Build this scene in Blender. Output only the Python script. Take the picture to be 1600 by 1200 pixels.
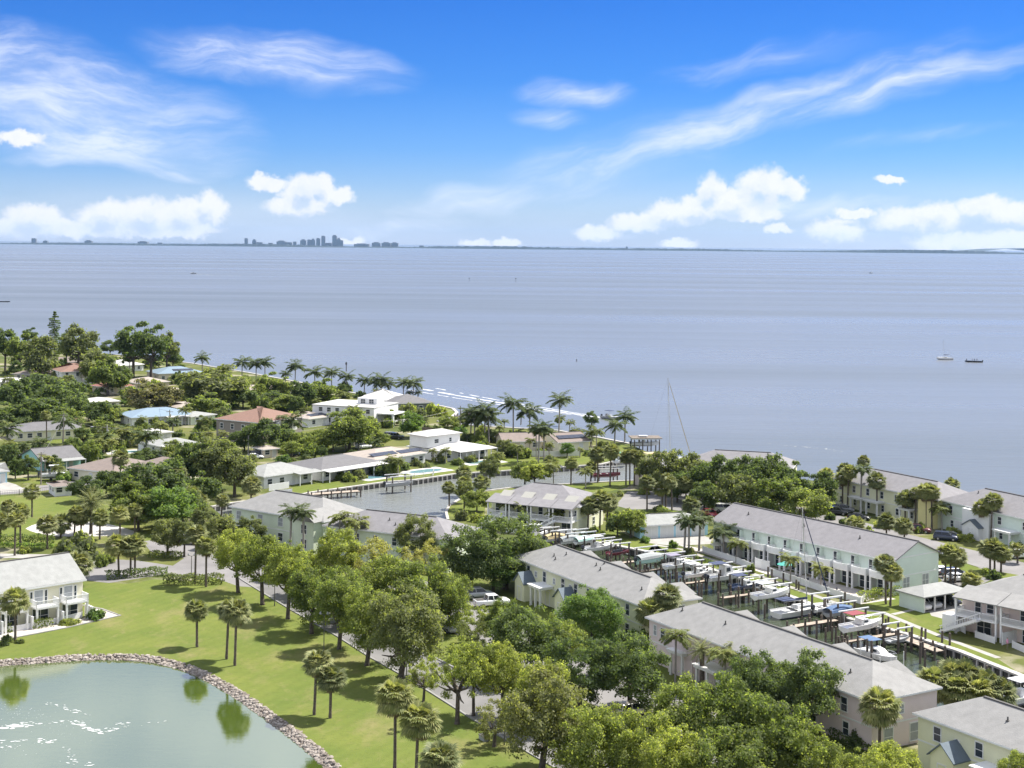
import bpy, bmesh, math, random
import numpy as np
from mathutils import Vector, Matrix, Quaternion
from mathutils.geometry import tessellate_polygon
R = math.radians
random.seed(7)
for o in list(bpy.data.objects): bpy.data.objects.remove(o, do_unlink=True)
SC = bpy.context.scene
COL = SC.collection

# ------------------------------------------------------------------ camera
FPX, CAMH, U0, V0, ROLL = 2300.0, 58.0, 800.0, 382.0, 0.0094   # photo pixels
cd = bpy.data.cameras.new('camera'); cam = bpy.data.objects.new('camera', cd); COL.objects.link(cam)
cam.location = (0, 0, CAMH)
cam.rotation_mode = 'XYZ'
cd.sensor_fit = 'HORIZONTAL'; cd.sensor_width = 36.0
cd.lens = 36.0*FPX/1600.0
cd.clip_start = 1.0; cd.clip_end = 120000
# the lens is shifted down (verticals stay upright, as in the photograph), then rolled a little
cam.matrix_world = Matrix.Translation((0, 0, CAMH)) @ Matrix.Rotation(R(90), 4, 'X') @ Matrix.Rotation(ROLL, 4, 'Z')
_b = 600-V0
cd.shift_x = math.sin(ROLL)*0.0
cd.shift_y = -_b/1600.0
SC.camera = cam
SC.render.resolution_x = 1024; SC.render.resolution_y = 768

# ------------------------------------------------------------------ sun + sky
SUN_EL = R(56); SUN_AZ = math.atan2(0.84, 0.54)          # clockwise from +Y
SUNV = Vector((math.sin(SUN_AZ)*math.cos(SUN_EL), math.cos(SUN_AZ)*math.cos(SUN_EL), math.sin(SUN_EL)))
ld = bpy.data.lights.new('sun', 'SUN'); ld.energy = 4.3; ld.angle = R(0.6); ld.color = (1.0, 0.955, 0.88)
sun = bpy.data.objects.new('sun', ld); COL.objects.link(sun)
sun.rotation_mode = 'QUATERNION'; sun.rotation_quaternion = (-SUNV).to_track_quat('-Z', 'Y'); sun.location = SUNV*500
SC.view_settings.view_transform = 'Standard'; SC.view_settings.look = 'None'
SC.view_settings.gamma = 1.0; SC.view_settings.use_curve_mapping = False
SC.view_settings.exposure = 1.2
SC.cycles.diffuse_bounces = 8; SC.cycles.max_bounces = 14

world = bpy.data.worlds.new('World'); SC.world = world; world.use_nodes = True
wn = world.node_tree; wn.nodes.clear(); WL = wn.links
def wnode(t, **kw):
    n = wn.nodes.new(t)
    for k, v in kw.items(): setattr(n, k, v)
    return n
def wm(op, a, b=None, c=None, clamp=False):
    n = wnode('ShaderNodeMath', operation=op, use_clamp=clamp)
    for i, x in enumerate((a, b, c)):
        if x is None: continue
        if isinstance(x, (int, float)): n.inputs[i].default_value = x
        else: WL.new(x, n.inputs[i])
    return n.outputs[0]
def wmr(x, a, b, c=0.0, d=1.0, smooth=True):
    n = wnode('ShaderNodeMapRange', interpolation_type='SMOOTHSTEP' if smooth else 'LINEAR', clamp=True)
    WL.new(x, n.inputs[0])
    for i, q in enumerate((a, b, c, d)): n.inputs[1+i].default_value = q
    return n.outputs[0]
def wmix(f, a, b, blend='MIX'):
    n = wnode('ShaderNodeMix', data_type='RGBA', blend_type=blend)
    for s, x in ((n.inputs[0], f), (n.inputs[6], a), (n.inputs[7], b)):
        if isinstance(x, (int, float)): s.default_value = x
        elif isinstance(x, tuple): s.default_value = (*x, 1)
        else: WL.new(x, s)
    return n.outputs[2]
sky = wnode('ShaderNodeTexSky', sky_type='NISHITA'); sky.sun_disc = False
sky.sun_elevation = SUN_EL; sky.sun_rotation = SUN_AZ
sky.air_density = 1.0; sky.dust_density = 0.35; sky.ozone_density = 2.0
tc = wnode('ShaderNodeTexCoord')
sx = wnode('ShaderNodeSeparateXYZ'); WL.new(tc.outputs['Generated'], sx.inputs[0])
az = wm('ARCTAN2', sx.outputs[0], sx.outputs[1]); el = wm('ARCSINE', sx.outputs[2])
cx = wnode('ShaderNodeCombineXYZ')
WL.new(wm('MULTIPLY', az, FPX), cx.inputs[0]); WL.new(wm('MULTIPLY', el, FPX), cx.inputs[1])
PV = cx.outputs[0]
def skyp(u, v):
    a = math.atan((u-U0)/FPX)
    v = v-ROLL*(u-U0)
    return a*FPX, math.atan((V0-v)/FPX*math.cos(a))*FPX
def noise(vec, scale, detail=5, rough=0.55, sx=1.0, sy=1.0, rot=0.0, dist=0.0):
    mp = wnode('ShaderNodeMapping', vector_type='TEXTURE'); WL.new(vec, mp.inputs[0])
    mp.inputs[2].default_value = (0, 0, rot); mp.inputs[3].default_value = (sx, sy, 1)
    n = wnode('ShaderNodeTexNoise'); WL.new(mp.outputs[0], n.inputs['Vector'])
    n.inputs['Scale'].default_value = scale; n.inputs['Detail'].default_value = detail
    n.inputs['Roughness'].default_value = rough; n.inputs['Distortion'].default_value = dist
    return n
def blob(vec, u, v, ru, rv, rot=0.0):
    x, y = skyp(u, v)
    mp = wnode('ShaderNodeMapping', vector_type='TEXTURE'); WL.new(vec, mp.inputs[0])
    mp.inputs[1].default_value = (x, y, 0); mp.inputs[2].default_value = (0, 0, rot); mp.inputs[3].default_value = (ru, rv, 1)
    g = wnode('ShaderNodeTexGradient', gradient_type='SPHERICAL'); WL.new(mp.outputs[0], g.inputs[0])
    return g.outputs['Fac']
def vmax(lst):
    r = lst[0]
    for x in lst[1:]: r = wm('MAXIMUM', r, x)
    return r
# clear-sky colour: Nishita, deepened with height above the horizon
elp = wm('MULTIPLY', el, FPX)
ramp = wnode('ShaderNodeValToRGB'); WL.new(wmr(elp, 0, 420, smooth=False), ramp.inputs[0])
cr = ramp.color_ramp; cr.elements[0].position = 0.0; cr.elements[0].color = SKY_LO = (0.50, 0.62, 1.03, 1)
cr.elements[1].position = 1.0; cr.elements[1].color = (0.072, 0.285, 0.76, 1)
for p_, c_ in ((0.12, (0.44, 0.59, 0.98, 1)), (0.35, (0.235, 0.455, 0.92, 1)), (0.6, (0.122, 0.352, 0.83, 1))):
    e = cr.elements.new(p_); e.color = c_
skycol = wmix(1.0, sky.outputs[0], ramp.outputs[0], 'MULTIPLY')
# cirrus
warp = noise(PV, 0.006, 3, 0.5)
wv = wnode('ShaderNodeVectorMath', operation='MULTIPLY_ADD'); WL.new(warp.outputs['Color'], wv.inputs[0])
wv.inputs[1].default_value = (70, 70, 0); WL.new(PV, wv.inputs[2])
WV = wv.outputs[0]
cir = []
for (u, v, ru, rv, rot, a) in [
    (180, 85, 330, 105, -0.22, 1.0), (60, 30, 240, 90, -0.1, .8), (250, 150, 260, 55, -0.08, 1.0), (180, 170, 120, 25, .1, .7), (500, 25, 260, 60, -0.12, .95), (590, 50, 110, 40, .2, .8),
    (345, 193, 110, 22, 0.0, .5), (960, 75, 110, 35, -.05, .75), (925, 117, 80, 28, 0.0, .75),
    (1180, 130, 560, 45, 0.33, .75), (1470, 60, 330, 42, 0.25, .8), (1000, 195, 330, 75, 0.27, .55), (820, 240, 240, 38, 0.16, .75), (700, 285, 170, 30, .08, .7),
    (1330, 245, 230, 24, 0.06, .8), (1100, 267, 120, 14, .08, .6), (1500, 145, 220, 22, .12, .35), (1010, 300, 90, 14, 0, .5), (1300, 20, 300, 40, .12, .4)]:
    cir.append(wm('MULTIPLY', blob(WV, u-35, v+35, ru, rv, rot), a))
# unseen thin cloud, added fuller all round and overhead to lift the fill light
azp = wm('ABSOLUTE', wm('MULTIPLY', az, FPX))
fill_cloud = wm('MAXIMUM', wmr(elp, 400, 760), wmr(azp, 840, 1150))
cmask = wm('MAXIMUM', vmax(cir), wm('MULTIPLY', fill_cloud, 0.95))
n1 = noise(WV, 0.017, 9, 0.66, 4.2, 1.0, -0.10, 0.35)
n2 = noise(WV, 0.020, 9, 0.66, 5.4, 1.0, 0.26, 0.25)
side = wmr(wm('MULTIPLY', az, FPX), -260, 120)
cn = wm('ADD', wm('MULTIPLY', n1.outputs['Fac'], wm('SUBTRACT', 1.0, side)), wm('MULTIPLY', n2.outputs['Fac'], side))
wisp = wmr(cn, 0.33, 0.72)
mk = wm('POWER', cmask, 0.7)
cirf = wm('ADD', wm('MULTIPLY', wmr(wm('MULTIPLY', mk, wm('ADD', wisp, .35)), 0.10, 1.05), 0.66), wm('ADD', wm('MULTIPLY', wmr(mk, .15, .9), .17), wm('MULTIPLY', fill_cloud, .22)), clamp=True)
# a thin milky veil low over the horizon
veil = noise(PV, 0.008, 4, 0.5, 5, 1)
cirf = wm('MAXIMUM', cirf, wm('MULTIPLY', wmr(elp, 130, 0), wmr(veil.outputs['Fac'], .35, .7, .05, .45)))
# cumulus
d1 = noise(PV, 0.045, 6, 0.62); d2 = noise(PV, 0.016, 2, 0.5)
wv2 = wnode('ShaderNodeVectorMath', operation='MULTIPLY_ADD'); WL.new(d1.outputs['Color'], wv2.inputs[0])
wv2.inputs[1].default_value = (38, 32, 0); WL.new(PV, wv2.inputs[2])
CV = wv2.outputs[0]
cum = []; cumu = []
wv3 = wnode('ShaderNodeVectorMath', operation='ADD'); WL.new(CV, wv3.inputs[0]); wv3.inputs[1].default_value = (6, 17, 0); CU = wv3.outputs[0]
for (u, v, ru, rv) in [
    (36, 213, 46, 15), (55, 342, 62, 32), (20, 352, 60, 26), (90, 352, 60, 22), (170, 338, 62, 34), (230, 335, 70, 36), (290, 332, 60, 30), (330, 322, 34, 34), (140, 356, 90, 18), (260, 356, 110, 16),
    (420, 282, 44, 17), (480, 297, 52, 36), (470, 318, 70, 22), (525, 303, 42, 18), (505, 288, 30, 22),
    (545, 376, 34, 10), (745, 378, 32, 12), (793, 378, 30, 12),
    (935, 362, 46, 18), (1000, 345, 66, 20), (1060, 330, 70, 26), (1115, 300, 34, 40), (1095, 322, 50, 26), (1150, 315, 60, 30), (1195, 290, 54, 40), (1235, 293, 38, 24), (1170, 330, 70, 16), (1060, 378, 40, 10),
    (1218, 354, 28, 11), (1310, 356, 58, 24), (1340, 330, 40, 10), (1395, 278, 28, 9), (1430, 340, 76, 26), (1470, 335, 50, 32), (1545, 322, 60, 24), (1590, 330, 60, 22), (1500, 375, 90, 20), (1580, 374, 70, 22)]:
    cum.append(blob(CV, u+17, v-13, ru*.95, rv*1.0)); cumu.append(blob(CU, u+17, v-13, ru*.95, rv*1.0))
# low cumulus ring added outside the frame to raise the fill light
ringn = noise(PV, 0.007, 4, 0.55, 1.5, 1.0)
ringb = wm('MULTIPLY', wm('MULTIPLY', wmr(ringn.outputs['Fac'], .45, .62), wmr(azp, 850, 1000)), wm('MULTIPLY', wmr(elp, 230, 60), .6))
cf = wm('MAXIMUM', vmax(cum), ringb)
lit0 = wmr(vmax(cumu), 1.0, .30)
cumf = wm('MULTIPLY', wmr(cf, 0.02, 0.46), wmr(lit0, 0, .6, .42, 1.0))
shade = noise(CV, 0.035, 5, 0.62)
# towering tops catch the sun, bases are greyer
up = wnode('ShaderNodeVectorMath', operation='ADD'); WL.new(CV, up.inputs[0]); up.inputs[1].default_value = (6, 9, 0)
lit = wm('ADD', wm('MULTIPLY', wmr(vmax(cumu), .95, .18), .85), wm('MULTIPLY', wmr(shade.outputs['Fac'], .62, .40), .35), clamp=True)
cumcol = wmix(lit, (4.7, 5.2, 6.4), (6.6, 6.5, 6.45))
skyc = wmix(cirf, skycol, (5.6, 6.0, 7.0))
skyc = wmix(wm('MULTIPLY', cumf, 0.86), skyc, cumcol)
bg = wnode('ShaderNodeBackground'); WL.new(skyc, bg.inputs[0]); bg.inputs[1].default_value = 0.071
world.cycles.sampling_method = 'MANUAL'; world.cycles.sample_map_resolution = 256
wo = wnode('ShaderNodeOutputWorld'); WL.new(bg.outputs[0], wo.inputs[0])

# ------------------------------------------------------------------ helpers
CR, SR = math.cos(ROLL), math.sin(ROLL)
def G(u, v, z=0.0):
    """world x, y of the point at height z that the photograph shows at pixel u, v"""
    a, b = u-U0, v-V0
    x = a*CR+b*SR; y = -a*SR+b*CR
    k = (CAMH-z)/y
    return (x*k, FPX*k)
def G3(u, v, z=0.0):
    x, y = G(u, v, z); return Vector((x, y, z))
def hpx(u, v, vtop):
    """height in metres of an upright thing whose foot is at u, v and whose top is at vtop"""
    b = (v-V0)*CR-(u-U0)*SR
    return (v-vtop)/b*CAMH
def mpp(u, v):
    return CAMH/((v-V0)*CR-(u-U0)*SR)

MATS = {}
def mat(name, col, rough=0.6, var=0.0, scale=1.0, bump=0.0, bscale=20.0, metal=0.0, col2=None, spec=0.5, detail=4, lo=.35, hi=.65, coat=0.0, orand=0.0):
    if name in MATS: return MATS[name]
    m = bpy.data.materials.new(name); m.use_nodes = True; nt = m.node_tree; L = nt.links
    b = nt.nodes['Principled BSDF']
    b.inputs['Roughness'].default_value = rough; b.inputs['Metallic'].default_value = metal
    b.inputs['Specular IOR Level'].default_value = spec; b.inputs['Coat Weight'].default_value = coat
    b.inputs['Base Color'].default_value = (*col, 1)
    c2 = col2 or tuple(c*(1-var) for c in col)
    if var or col2 or bump:
        g = nt.nodes.new('ShaderNodeNewGeometry')
    if var or col2:
        n = nt.nodes.new('ShaderNodeTexNoise'); n.inputs['Scale'].default_value = scale; n.inputs['Detail'].default_value = detail
        n.inputs['Roughness'].default_value = 0.6
        L.new(g.outputs['Position'], n.inputs['Vector'])
        mr = nt.nodes.new('ShaderNodeMapRange'); L.new(n.outputs['Fac'], mr.inputs[0]); mr.inputs[1].default_value = lo; mr.inputs[2].default_value = hi
        mx = nt.nodes.new('ShaderNodeMix'); mx.data_type = 'RGBA'
        L.new(mr.outputs[0], mx.inputs[0]); mx.inputs[6].default_value = (*c2, 1); mx.inputs[7].default_value = (*col, 1)
        L.new(mx.outputs[2], b.inputs['Base Color'])
    if bump:
        n = nt.nodes.new('ShaderNodeTexNoise'); n.inputs['Scale'].default_value = bscale; n.inputs['Detail'].default_value = 4
        L.new(g.outputs['Position'], n.inputs['Vector'])
        bp = nt.nodes.new('ShaderNodeBump'); bp.inputs['Strength'].default_value = bump; bp.inputs['Distance'].default_value = 0.1
        L.new(n.outputs['Fac'], bp.inputs['Height']); L.new(bp.outputs[0], b.inputs['Normal'])
    MATS[name] = m
    return m

def props(o, label=None, cat=None, group=None, kind=None):
    if label: o['label'] = label
    if cat: o['category'] = cat
    if group: o['group'] = group
    if kind: o['kind'] = kind
    return o
def obj(name, me, parent=None, loc=None, rotz=0.0, label=None, cat=None, group=None, kind=None, scale=None):
    o = bpy.data.objects.new(name, me); COL.objects.link(o)
    if parent: o.parent = parent
    if loc is not None: o.location = loc
    if rotz: o.rotation_euler = (0, 0, rotz)
    if scale is not None: o.scale = scale
    return props(o, label, cat, group, kind)
def thing(name, label, cat, loc=(0, 0, 0), rotz=0.0, group=None, scale=None):
    return obj(name, None, None, loc, rotz, label, cat, group, None, scale)

class MB:
    """collects faces and becomes ONE mesh"""
    def __init__(s): s.v = []; s.f = []; s.m = []
    def add(s, vs, fs, mi=0):
        o = len(s.v); s.v += [tuple(p) for p in vs]
        for f in fs: s.f.append(tuple(i+o for i in f)); s.m.append(mi)
        return s
    def poly(s, pts, mi=0): return s.add(pts, [tuple(range(len(pts)))], mi)
    def box(s, x0, x1, y0, y1, z0, z1, mi=0, M=None):
        vs = [Vector((x, y, z)) for z in (z0, z1) for y in (y0, y1) for x in (x0, x1)]
        if M: vs = [M @ q for q in vs]
        return s.add(vs, [(0, 2, 3, 1), (4, 5, 7, 6), (0, 1, 5, 4), (1, 3, 7, 5), (3, 2, 6, 7), (2, 0, 4, 6)], mi)
    def bar(s, p, q, w, h=None, mi=0):
        p, q = Vector(p), Vector(q); h = h or w; d = q-p
        if d.length < 1e-6: return s
        M = d.to_track_quat('X', 'Z').to_matrix().to_4x4(); M.translation = p
        return s.box(0, d.length, -w/2, w/2, -h/2, h/2, mi, M)
    def tube(s, pts, rad, n=6, mi=0, cap=True):
        pts = [Vector(p) for p in pts]; rad = rad if hasattr(rad, '__len__') else [rad]*len(pts)
        o = len(s.v); up = Vector((0.13, 0.07, 1)).normalized(); N = len(pts)
        for i, p in enumerate(pts):
            d = (pts[min(i+1, N-1)]-pts[max(i-1, 0)]).normalized()
            a = d.cross(up if abs(d.dot(up)) < .95 else Vector((1, 0, 0))).normalized(); b = d.cross(a)
            for k in range(n):
                t = 2*math.pi*k/n
                s.v.append(tuple(p+(a*math.cos(t)+b*math.sin(t))*rad[i]))
        for i in range(N-1):
            for k in range(n):
                s.f.append((o+i*n+k, o+i*n+(k+1) % n, o+(i+1)*n+(k+1) % n, o+(i+1)*n+k)); s.m.append(mi)
        if cap:
            s.f.append(tuple(o+k for k in range(n))[::-1]); s.m.append(mi)
            s.f.append(tuple(o+(N-1)*n+k for k in range(n))); s.m.append(mi)
        return s
    def prism(s, pts, z0, z1, mi=0):
        n = len(pts)
        vs = [(p[0], p[1], z0) for p in pts]+[(p[0], p[1], z1) for p in pts]
        return s.add(vs, [tuple(range(n))[::-1], tuple(range(n, 2*n))]+[(i, (i+1) % n, n+(i+1) % n, n+i) for i in range(n)], mi)
    def loft(s, rings, mi=0, cap=True, closed=True):
        n = len(rings[0]); o = len(s.v)
        for r in rings: s.v += [tuple(p) for p in r]
        for i in range(len(rings)-1):
            for k in range(n if closed else n-1):
                s.f.append((o+i*n+k, o+i*n+(k+1) % n, o+(i+1)*n+(k+1) % n, o+(i+1)*n+k)); s.m.append(mi)
        if cap:
            s.f.append(tuple(o+k for k in range(n))[::-1]); s.m.append(mi)
            q = o+(len(rings)-1)*n; s.f.append(tuple(q+k for k in range(n))); s.m.append(mi)
        return s
    def mesh(s, name, mats, smooth=False):
        me = bpy.data.meshes.new(name); me.from_pydata(s.v, [], s.f)
        for m in (mats if isinstance(mats, (list, tuple)) else [mats]): me.materials.append(m)
        if any(s.m): me.polygons.foreach_set('material_index', s.m)
        bm = bmesh.new(); bm.from_mesh(me); bmesh.ops.recalc_face_normals(bm, faces=bm.faces); bm.to_mesh(me); bm.free()
        if smooth: me.polygons.foreach_set('use_smooth', [True]*len(me.polygons))
        me.update(); return me
    def build(s, name, mats, parent=None, smooth=False, **kw):
        return obj(name, s.mesh(name, mats, smooth), parent, **kw)

def sheet(name, pts, z, m, kind='structure', sub=0, **kw):
    """flat ground sheet from an outline of x, y points"""
    tris = tessellate_polygon([[Vector((p[0], p[1], 0)) for p in pts]])
    mb = MB(); mb.v = [(p[0], p[1], z) for p in pts]
    for t in tris: mb.f.append(tuple(t)); mb.m.append(0)
    o = mb.build(name, m, kind=kind, **kw)
    me = o.data
    if len(me.polygons) and me.polygons[0].normal.z < 0:
        me.flip_normals()
    return o
def strip_pts(cl, w):
    """outline of a band of width w along a centre line"""
    cl = [Vector((p[0], p[1])) for p in cl]; Lf, Rt = [], []
    for i, p in enumerate(cl):
        d = (cl[min(i+1, len(cl)-1)]-cl[max(i-1, 0)]).normalized(); n = Vector((-d.y, d.x))
        ww = w[i] if hasattr(w, '__len__') else w
        Lf.append(p+n*ww/2); Rt.append(p-n*ww/2)
    return Lf+Rt[::-1]
def smooth_line(pts, n=6):
    P = [Vector((p[0], p[1])) for p in pts]; out = []
    for i in range(len(P)-1):
        a, b, c, d = P[max(i-1, 0)], P[i], P[i+1], P[min(i+2, len(P)-1)]
        for k in range(n):
            t = k/n
            out.append(0.5*((2*b)+(c-a)*t+(2*a-5*b+4*c-d)*t*t+(3*b-a-3*c+d)*t**3))
    out.append(P[-1]); return out

# ------------------------------------------------------------------ water, land, far shore
def water_mat(name, deep, rough, scales, bump, dist=0.6, spec=0.5, streak=None):
    m = bpy.data.materials.new(name); m.use_nodes = True; nt = m.node_tree; L = nt.links; b = nt.nodes['Principled BSDF']
    b.inputs['Base Color'].default_value = (*deep, 1); b.inputs['Roughness'].default_value = rough; b.inputs['IOR'].default_value = 1.33
    b.inputs['Specular IOR Level'].default_value = spec
    g = nt.nodes.new('ShaderNodeNewGeometry'); prev = None
    for (sx_, sy_, st) in scales:
        mp = nt.nodes.new('ShaderNodeMapping'); mp.inputs[3].default_value = (sx_, sy_, 1); L.new(g.outputs['Position'], mp.inputs[0])
        n = nt.nodes.new('ShaderNodeTexNoise'); n.inputs['Scale'].default_value = 1; n.inputs['Detail'].default_value = 5; n.inputs['Roughness'].default_value = .6
        L.new(mp.outputs[0], n.inputs['Vector'])
        bp = nt.nodes.new('ShaderNodeBump'); bp.inputs['Strength'].default_value = bump*st; bp.inputs['Distance'].default_value = dist
        L.new(n.outputs['Fac'], bp.inputs['Height'])
        if prev: L.new(prev.outputs[0], bp.inputs['Normal'])
        prev = bp
    L.new(prev.outputs[0], b.inputs['Normal'])
    if streak:
        mp = nt.nodes.new('ShaderNodeMapping'); mp.inputs[3].default_value = streak[0]; mp.inputs[2].default_value = (0, 0, streak[3]); L.new(g.outputs['Position'], mp.inputs[0])
        n = nt.nodes.new('ShaderNodeTexNoise'); n.inputs['Scale'].default_value = 1; n.inputs['Detail'].default_value = 6; n.inputs['Roughness'].default_value = .62
        L.new(mp.outputs[0], n.inputs['Vector'])
        mr = nt.nodes.new('ShaderNodeMapRange'); L.new(n.outputs['Fac'], mr.inputs[0]); mr.inputs[1].default_value = .32; mr.inputs[2].default_value = .68
        mx = nt.nodes.new('ShaderNodeMix'); mx.data_type = 'RGBA'; L.new(mr.outputs[0], mx.inputs[0])
        mx.inputs[6].default_value = (*streak[1], 1); mx.inputs[7].default_value = (*streak[2], 1); L.new(mx.outputs[2], b.inputs['Base Color'])
        # calm slicks are smoother than the rippled water between them
        mr2 = nt.nodes.new('ShaderNodeMapRange'); L.new(n.outputs['Fac'], mr2.inputs[0]); mr2.inputs[1].default_value = .35; mr2.inputs[2].default_value = .65
        mr2.inputs[3].default_value = rough*1.25; mr2.inputs[4].default_value = rough*.7; L.new(mr2.outputs[0], b.inputs['Roughness'])
    MATS[name] = m; return m
M_SEA = water_mat('sea_water', (0.20, 0.22, 0.27), 0.32, [(0.02, 0.06, .6), (0.12, 0.3, 1.0)], 0.30, 1.0, 0.5,
                  ((0.0005, 0.0042, 1), (0.086, 0.104, 0.124), (0.158, 0.166, 0.174), 0.06))
M_CANAL = water_mat('canal_water', (0.040, 0.052, 0.028), 0.06, [(0.7, 1.1, 1.0), (2.5, 3.5, .5)], 0.22, 0.25, 0.6)
M_CANAL2 = water_mat('open_canal_water', (0.17, 0.18, 0.17), 0.14, [(0.35, 0.9, 1.0), (1.2, 2.6, .6)], 0.5, 0.35, 0.6)
M_POND = water_mat('pond_water', (0.060, 0.092, 0.016), 0.025, [(0.5, 1.4, 1.0), (2.5, 5.0, .5)], 0.05, 0.12, 1.0); M_POND.node_tree.nodes['Principled BSDF'].inputs['IOR'].default_value = 2.8
ZS = -1.2
sheet('sea', [(-60000, 300), (-60000, 60000), (60000, 60000), (60000, 300)], ZS, M_SEA)

def ground_mat():
    m = bpy.data.materials.new('ground'); m.use_nodes = True; nt = m.node_tree; L = nt.links; b = nt.nodes['Principled BSDF']
    b.inputs['Roughness'].default_value = 0.95; b.inputs['Specular IOR Level'].default_value = 0.1
    g = nt.nodes.new('ShaderNodeNewGeometry')
    def nz(s, d=4):
        n = nt.nodes.new('ShaderNodeTexNoise'); n.inputs['Scale'].default_value = s; n.inputs['Detail'].default_value = d; L.new(g.outputs['Position'], n.inputs['Vector']); return n.outputs['Fac']
    def mx(f, a, c2, lo, hi):
        mr = nt.nodes.new('ShaderNodeMapRange'); L.new(f, mr.inputs[0]); mr.inputs[1].default_value = lo; mr.inputs[2].default_value = hi
        x = nt.nodes.new('ShaderNodeMix'); x.data_type = 'RGBA'; L.new(mr.outputs[0], x.inputs[0])
        if isinstance(a, tuple): x.inputs[6].default_value = (*a, 1)
        else: L.new(a, x.inputs[6])
        x.inputs[7].default_value = (*c2, 1); return x.outputs[2]
    c = mx(nz(.05), (0.065, 0.085, 0.022), (0.125, 0.13, 0.040), .38, .62)
    c = mx(nz(.09, 5), c, (0.26, 0.235, 0.17), .54, .66)
    c = mx(nz(2.0), c, (0.06, 0.085, 0.02), .58, .75)
    L.new(c, b.inputs['Base Color']); return m
M_GROUND = ground_mat()
def lawn_mat(name, a, b2, dry, lo=.56, hi=.72):
    m = bpy.data.materials.new(name); m.use_nodes = True; nt = m.node_tree; L = nt.links; b = nt.nodes['Principled BSDF']
    b.inputs['Roughness'].default_value = 0.9; b.inputs['Specular IOR Level'].default_value = 0.1
    g = nt.nodes.new('ShaderNodeNewGeometry'); prev = None
    for (s, sc, c, l, h) in ((0.10, (1, 1, 1), b2, .35, .65), (0.11, (1, .5, 1), dry, lo, hi), (0.6, (1, .6, 1), dry, .56, .90), (1.6, (1, 1, 1), tuple(q*.72 for q in a), .5, .8), (7.0, (1, 1, 1), tuple(q*1.25 for q in a), .52, .8)):
        mp = nt.nodes.new('ShaderNodeMapping'); mp.inputs[3].default_value = sc; L.new(g.outputs['Position'], mp.inputs[0])
        n = nt.nodes.new('ShaderNodeTexNoise'); n.inputs['Scale'].default_value = s; n.inputs['Detail'].default_value = 6; n.inputs['Roughness'].default_value = .65; L.new(mp.outputs[0], n.inputs['Vector'])
        mr = nt.nodes.new('ShaderNodeMapRange'); L.new(n.outputs['Fac'], mr.inputs[0]); mr.inputs[1].default_value = l; mr.inputs[2].default_value = h; mr.inputs[4].default_value = .85
        x = nt.nodes.new('ShaderNodeMix'); x.data_type = 'RGBA'; L.new(mr.outputs[0], x.inputs[0])
        if prev is None: x.inputs[6].default_value = (*a, 1)
        else: L.new(prev, x.inputs[6])
        x.inputs[7].default_value = (*c, 1); prev = x.outputs[2]
    # faint mowing lines
    mp = nt.nodes.new('ShaderNodeMapping'); mp.inputs[2].default_value = (0, 0, R(28)); L.new(g.outputs['Position'], mp.inputs[0])
    wv_ = nt.nodes.new('ShaderNodeTexWave'); wv_.inputs['Scale'].default_value = .16; wv_.inputs['Distortion'].default_value = 1.6; wv_.inputs['Detail'].default_value = 3; L.new(mp.outputs[0], wv_.inputs['Vector'])
    mr = nt.nodes.new('ShaderNodeMapRange'); L.new(wv_.outputs['Fac'], mr.inputs[0]); mr.inputs[3].default_value = .965; mr.inputs[4].default_value = 1.025
    hv = nt.nodes.new('ShaderNodeHueSaturation'); L.new(prev, hv.inputs['Color']); L.new(mr.outputs[0], hv.inputs['Value']); prev = hv.outputs[0]
    L.new(prev, b.inputs['Base Color'])
    n = nt.nodes.new('ShaderNodeTexNoise'); n.inputs['Scale'].default_value = 9; n.inputs['Detail'].default_value = 5; L.new(g.outputs['Position'], n.inputs['Vector'])
    bp = nt.nodes.new('ShaderNodeBump'); bp.inputs['Strength'].default_value = .6; bp.inputs['Distance'].default_value = .08; L.new(n.outputs['Fac'], bp.inputs['Height']); L.new(bp.outputs[0], b.inputs['Normal'])
    return m
M_LAWN = lawn_mat('lawn', (0.098, 0.130, 0.028), (0.145, 0.163, 0.038), (0.225, 0.185, 0.092), .52, .74)
M_LAWN2 = lawn_mat('garden_lawn', (0.10, 0.132, 0.025), (0.145, 0.16, 0.04), (0.225, 0.185, 0.085), .6, .8)
M_ASPH = mat('asphalt', (0.175, 0.17, 0.166), .9, .30, .12, .2, 8)
M_ASPH2 = mat('pale_asphalt', (0.20, 0.19, 0.186), .9, .25, .15, .2, 8)
M_CONC = mat('concrete', (0.33, 0.315, 0.29), .85, .22, .4, .1, 10)
M_SAND = mat('white_sand', (0.50, 0.475, 0.44), .9, .12, .6)
M_PAVE = mat('pavers', (0.46, 0.42, 0.38), .85, .2, 1.0)
M_SEAWALL = mat('seawall_concrete', (0.46, 0.44, 0.41), .9, .35, .8)
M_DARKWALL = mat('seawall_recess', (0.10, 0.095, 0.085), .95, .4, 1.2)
M_TRUNKWOOD = mat('weathered_timber', (0.20, 0.165, 0.135), .9, .45, 2.5)
M_PILE = mat('pile_timber', (0.135, 0.11, 0.09), .9, .5, 3)
M_DECK = mat('deck_timber', (0.42, 0.35, 0.28), .9, .3, 2)

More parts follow.
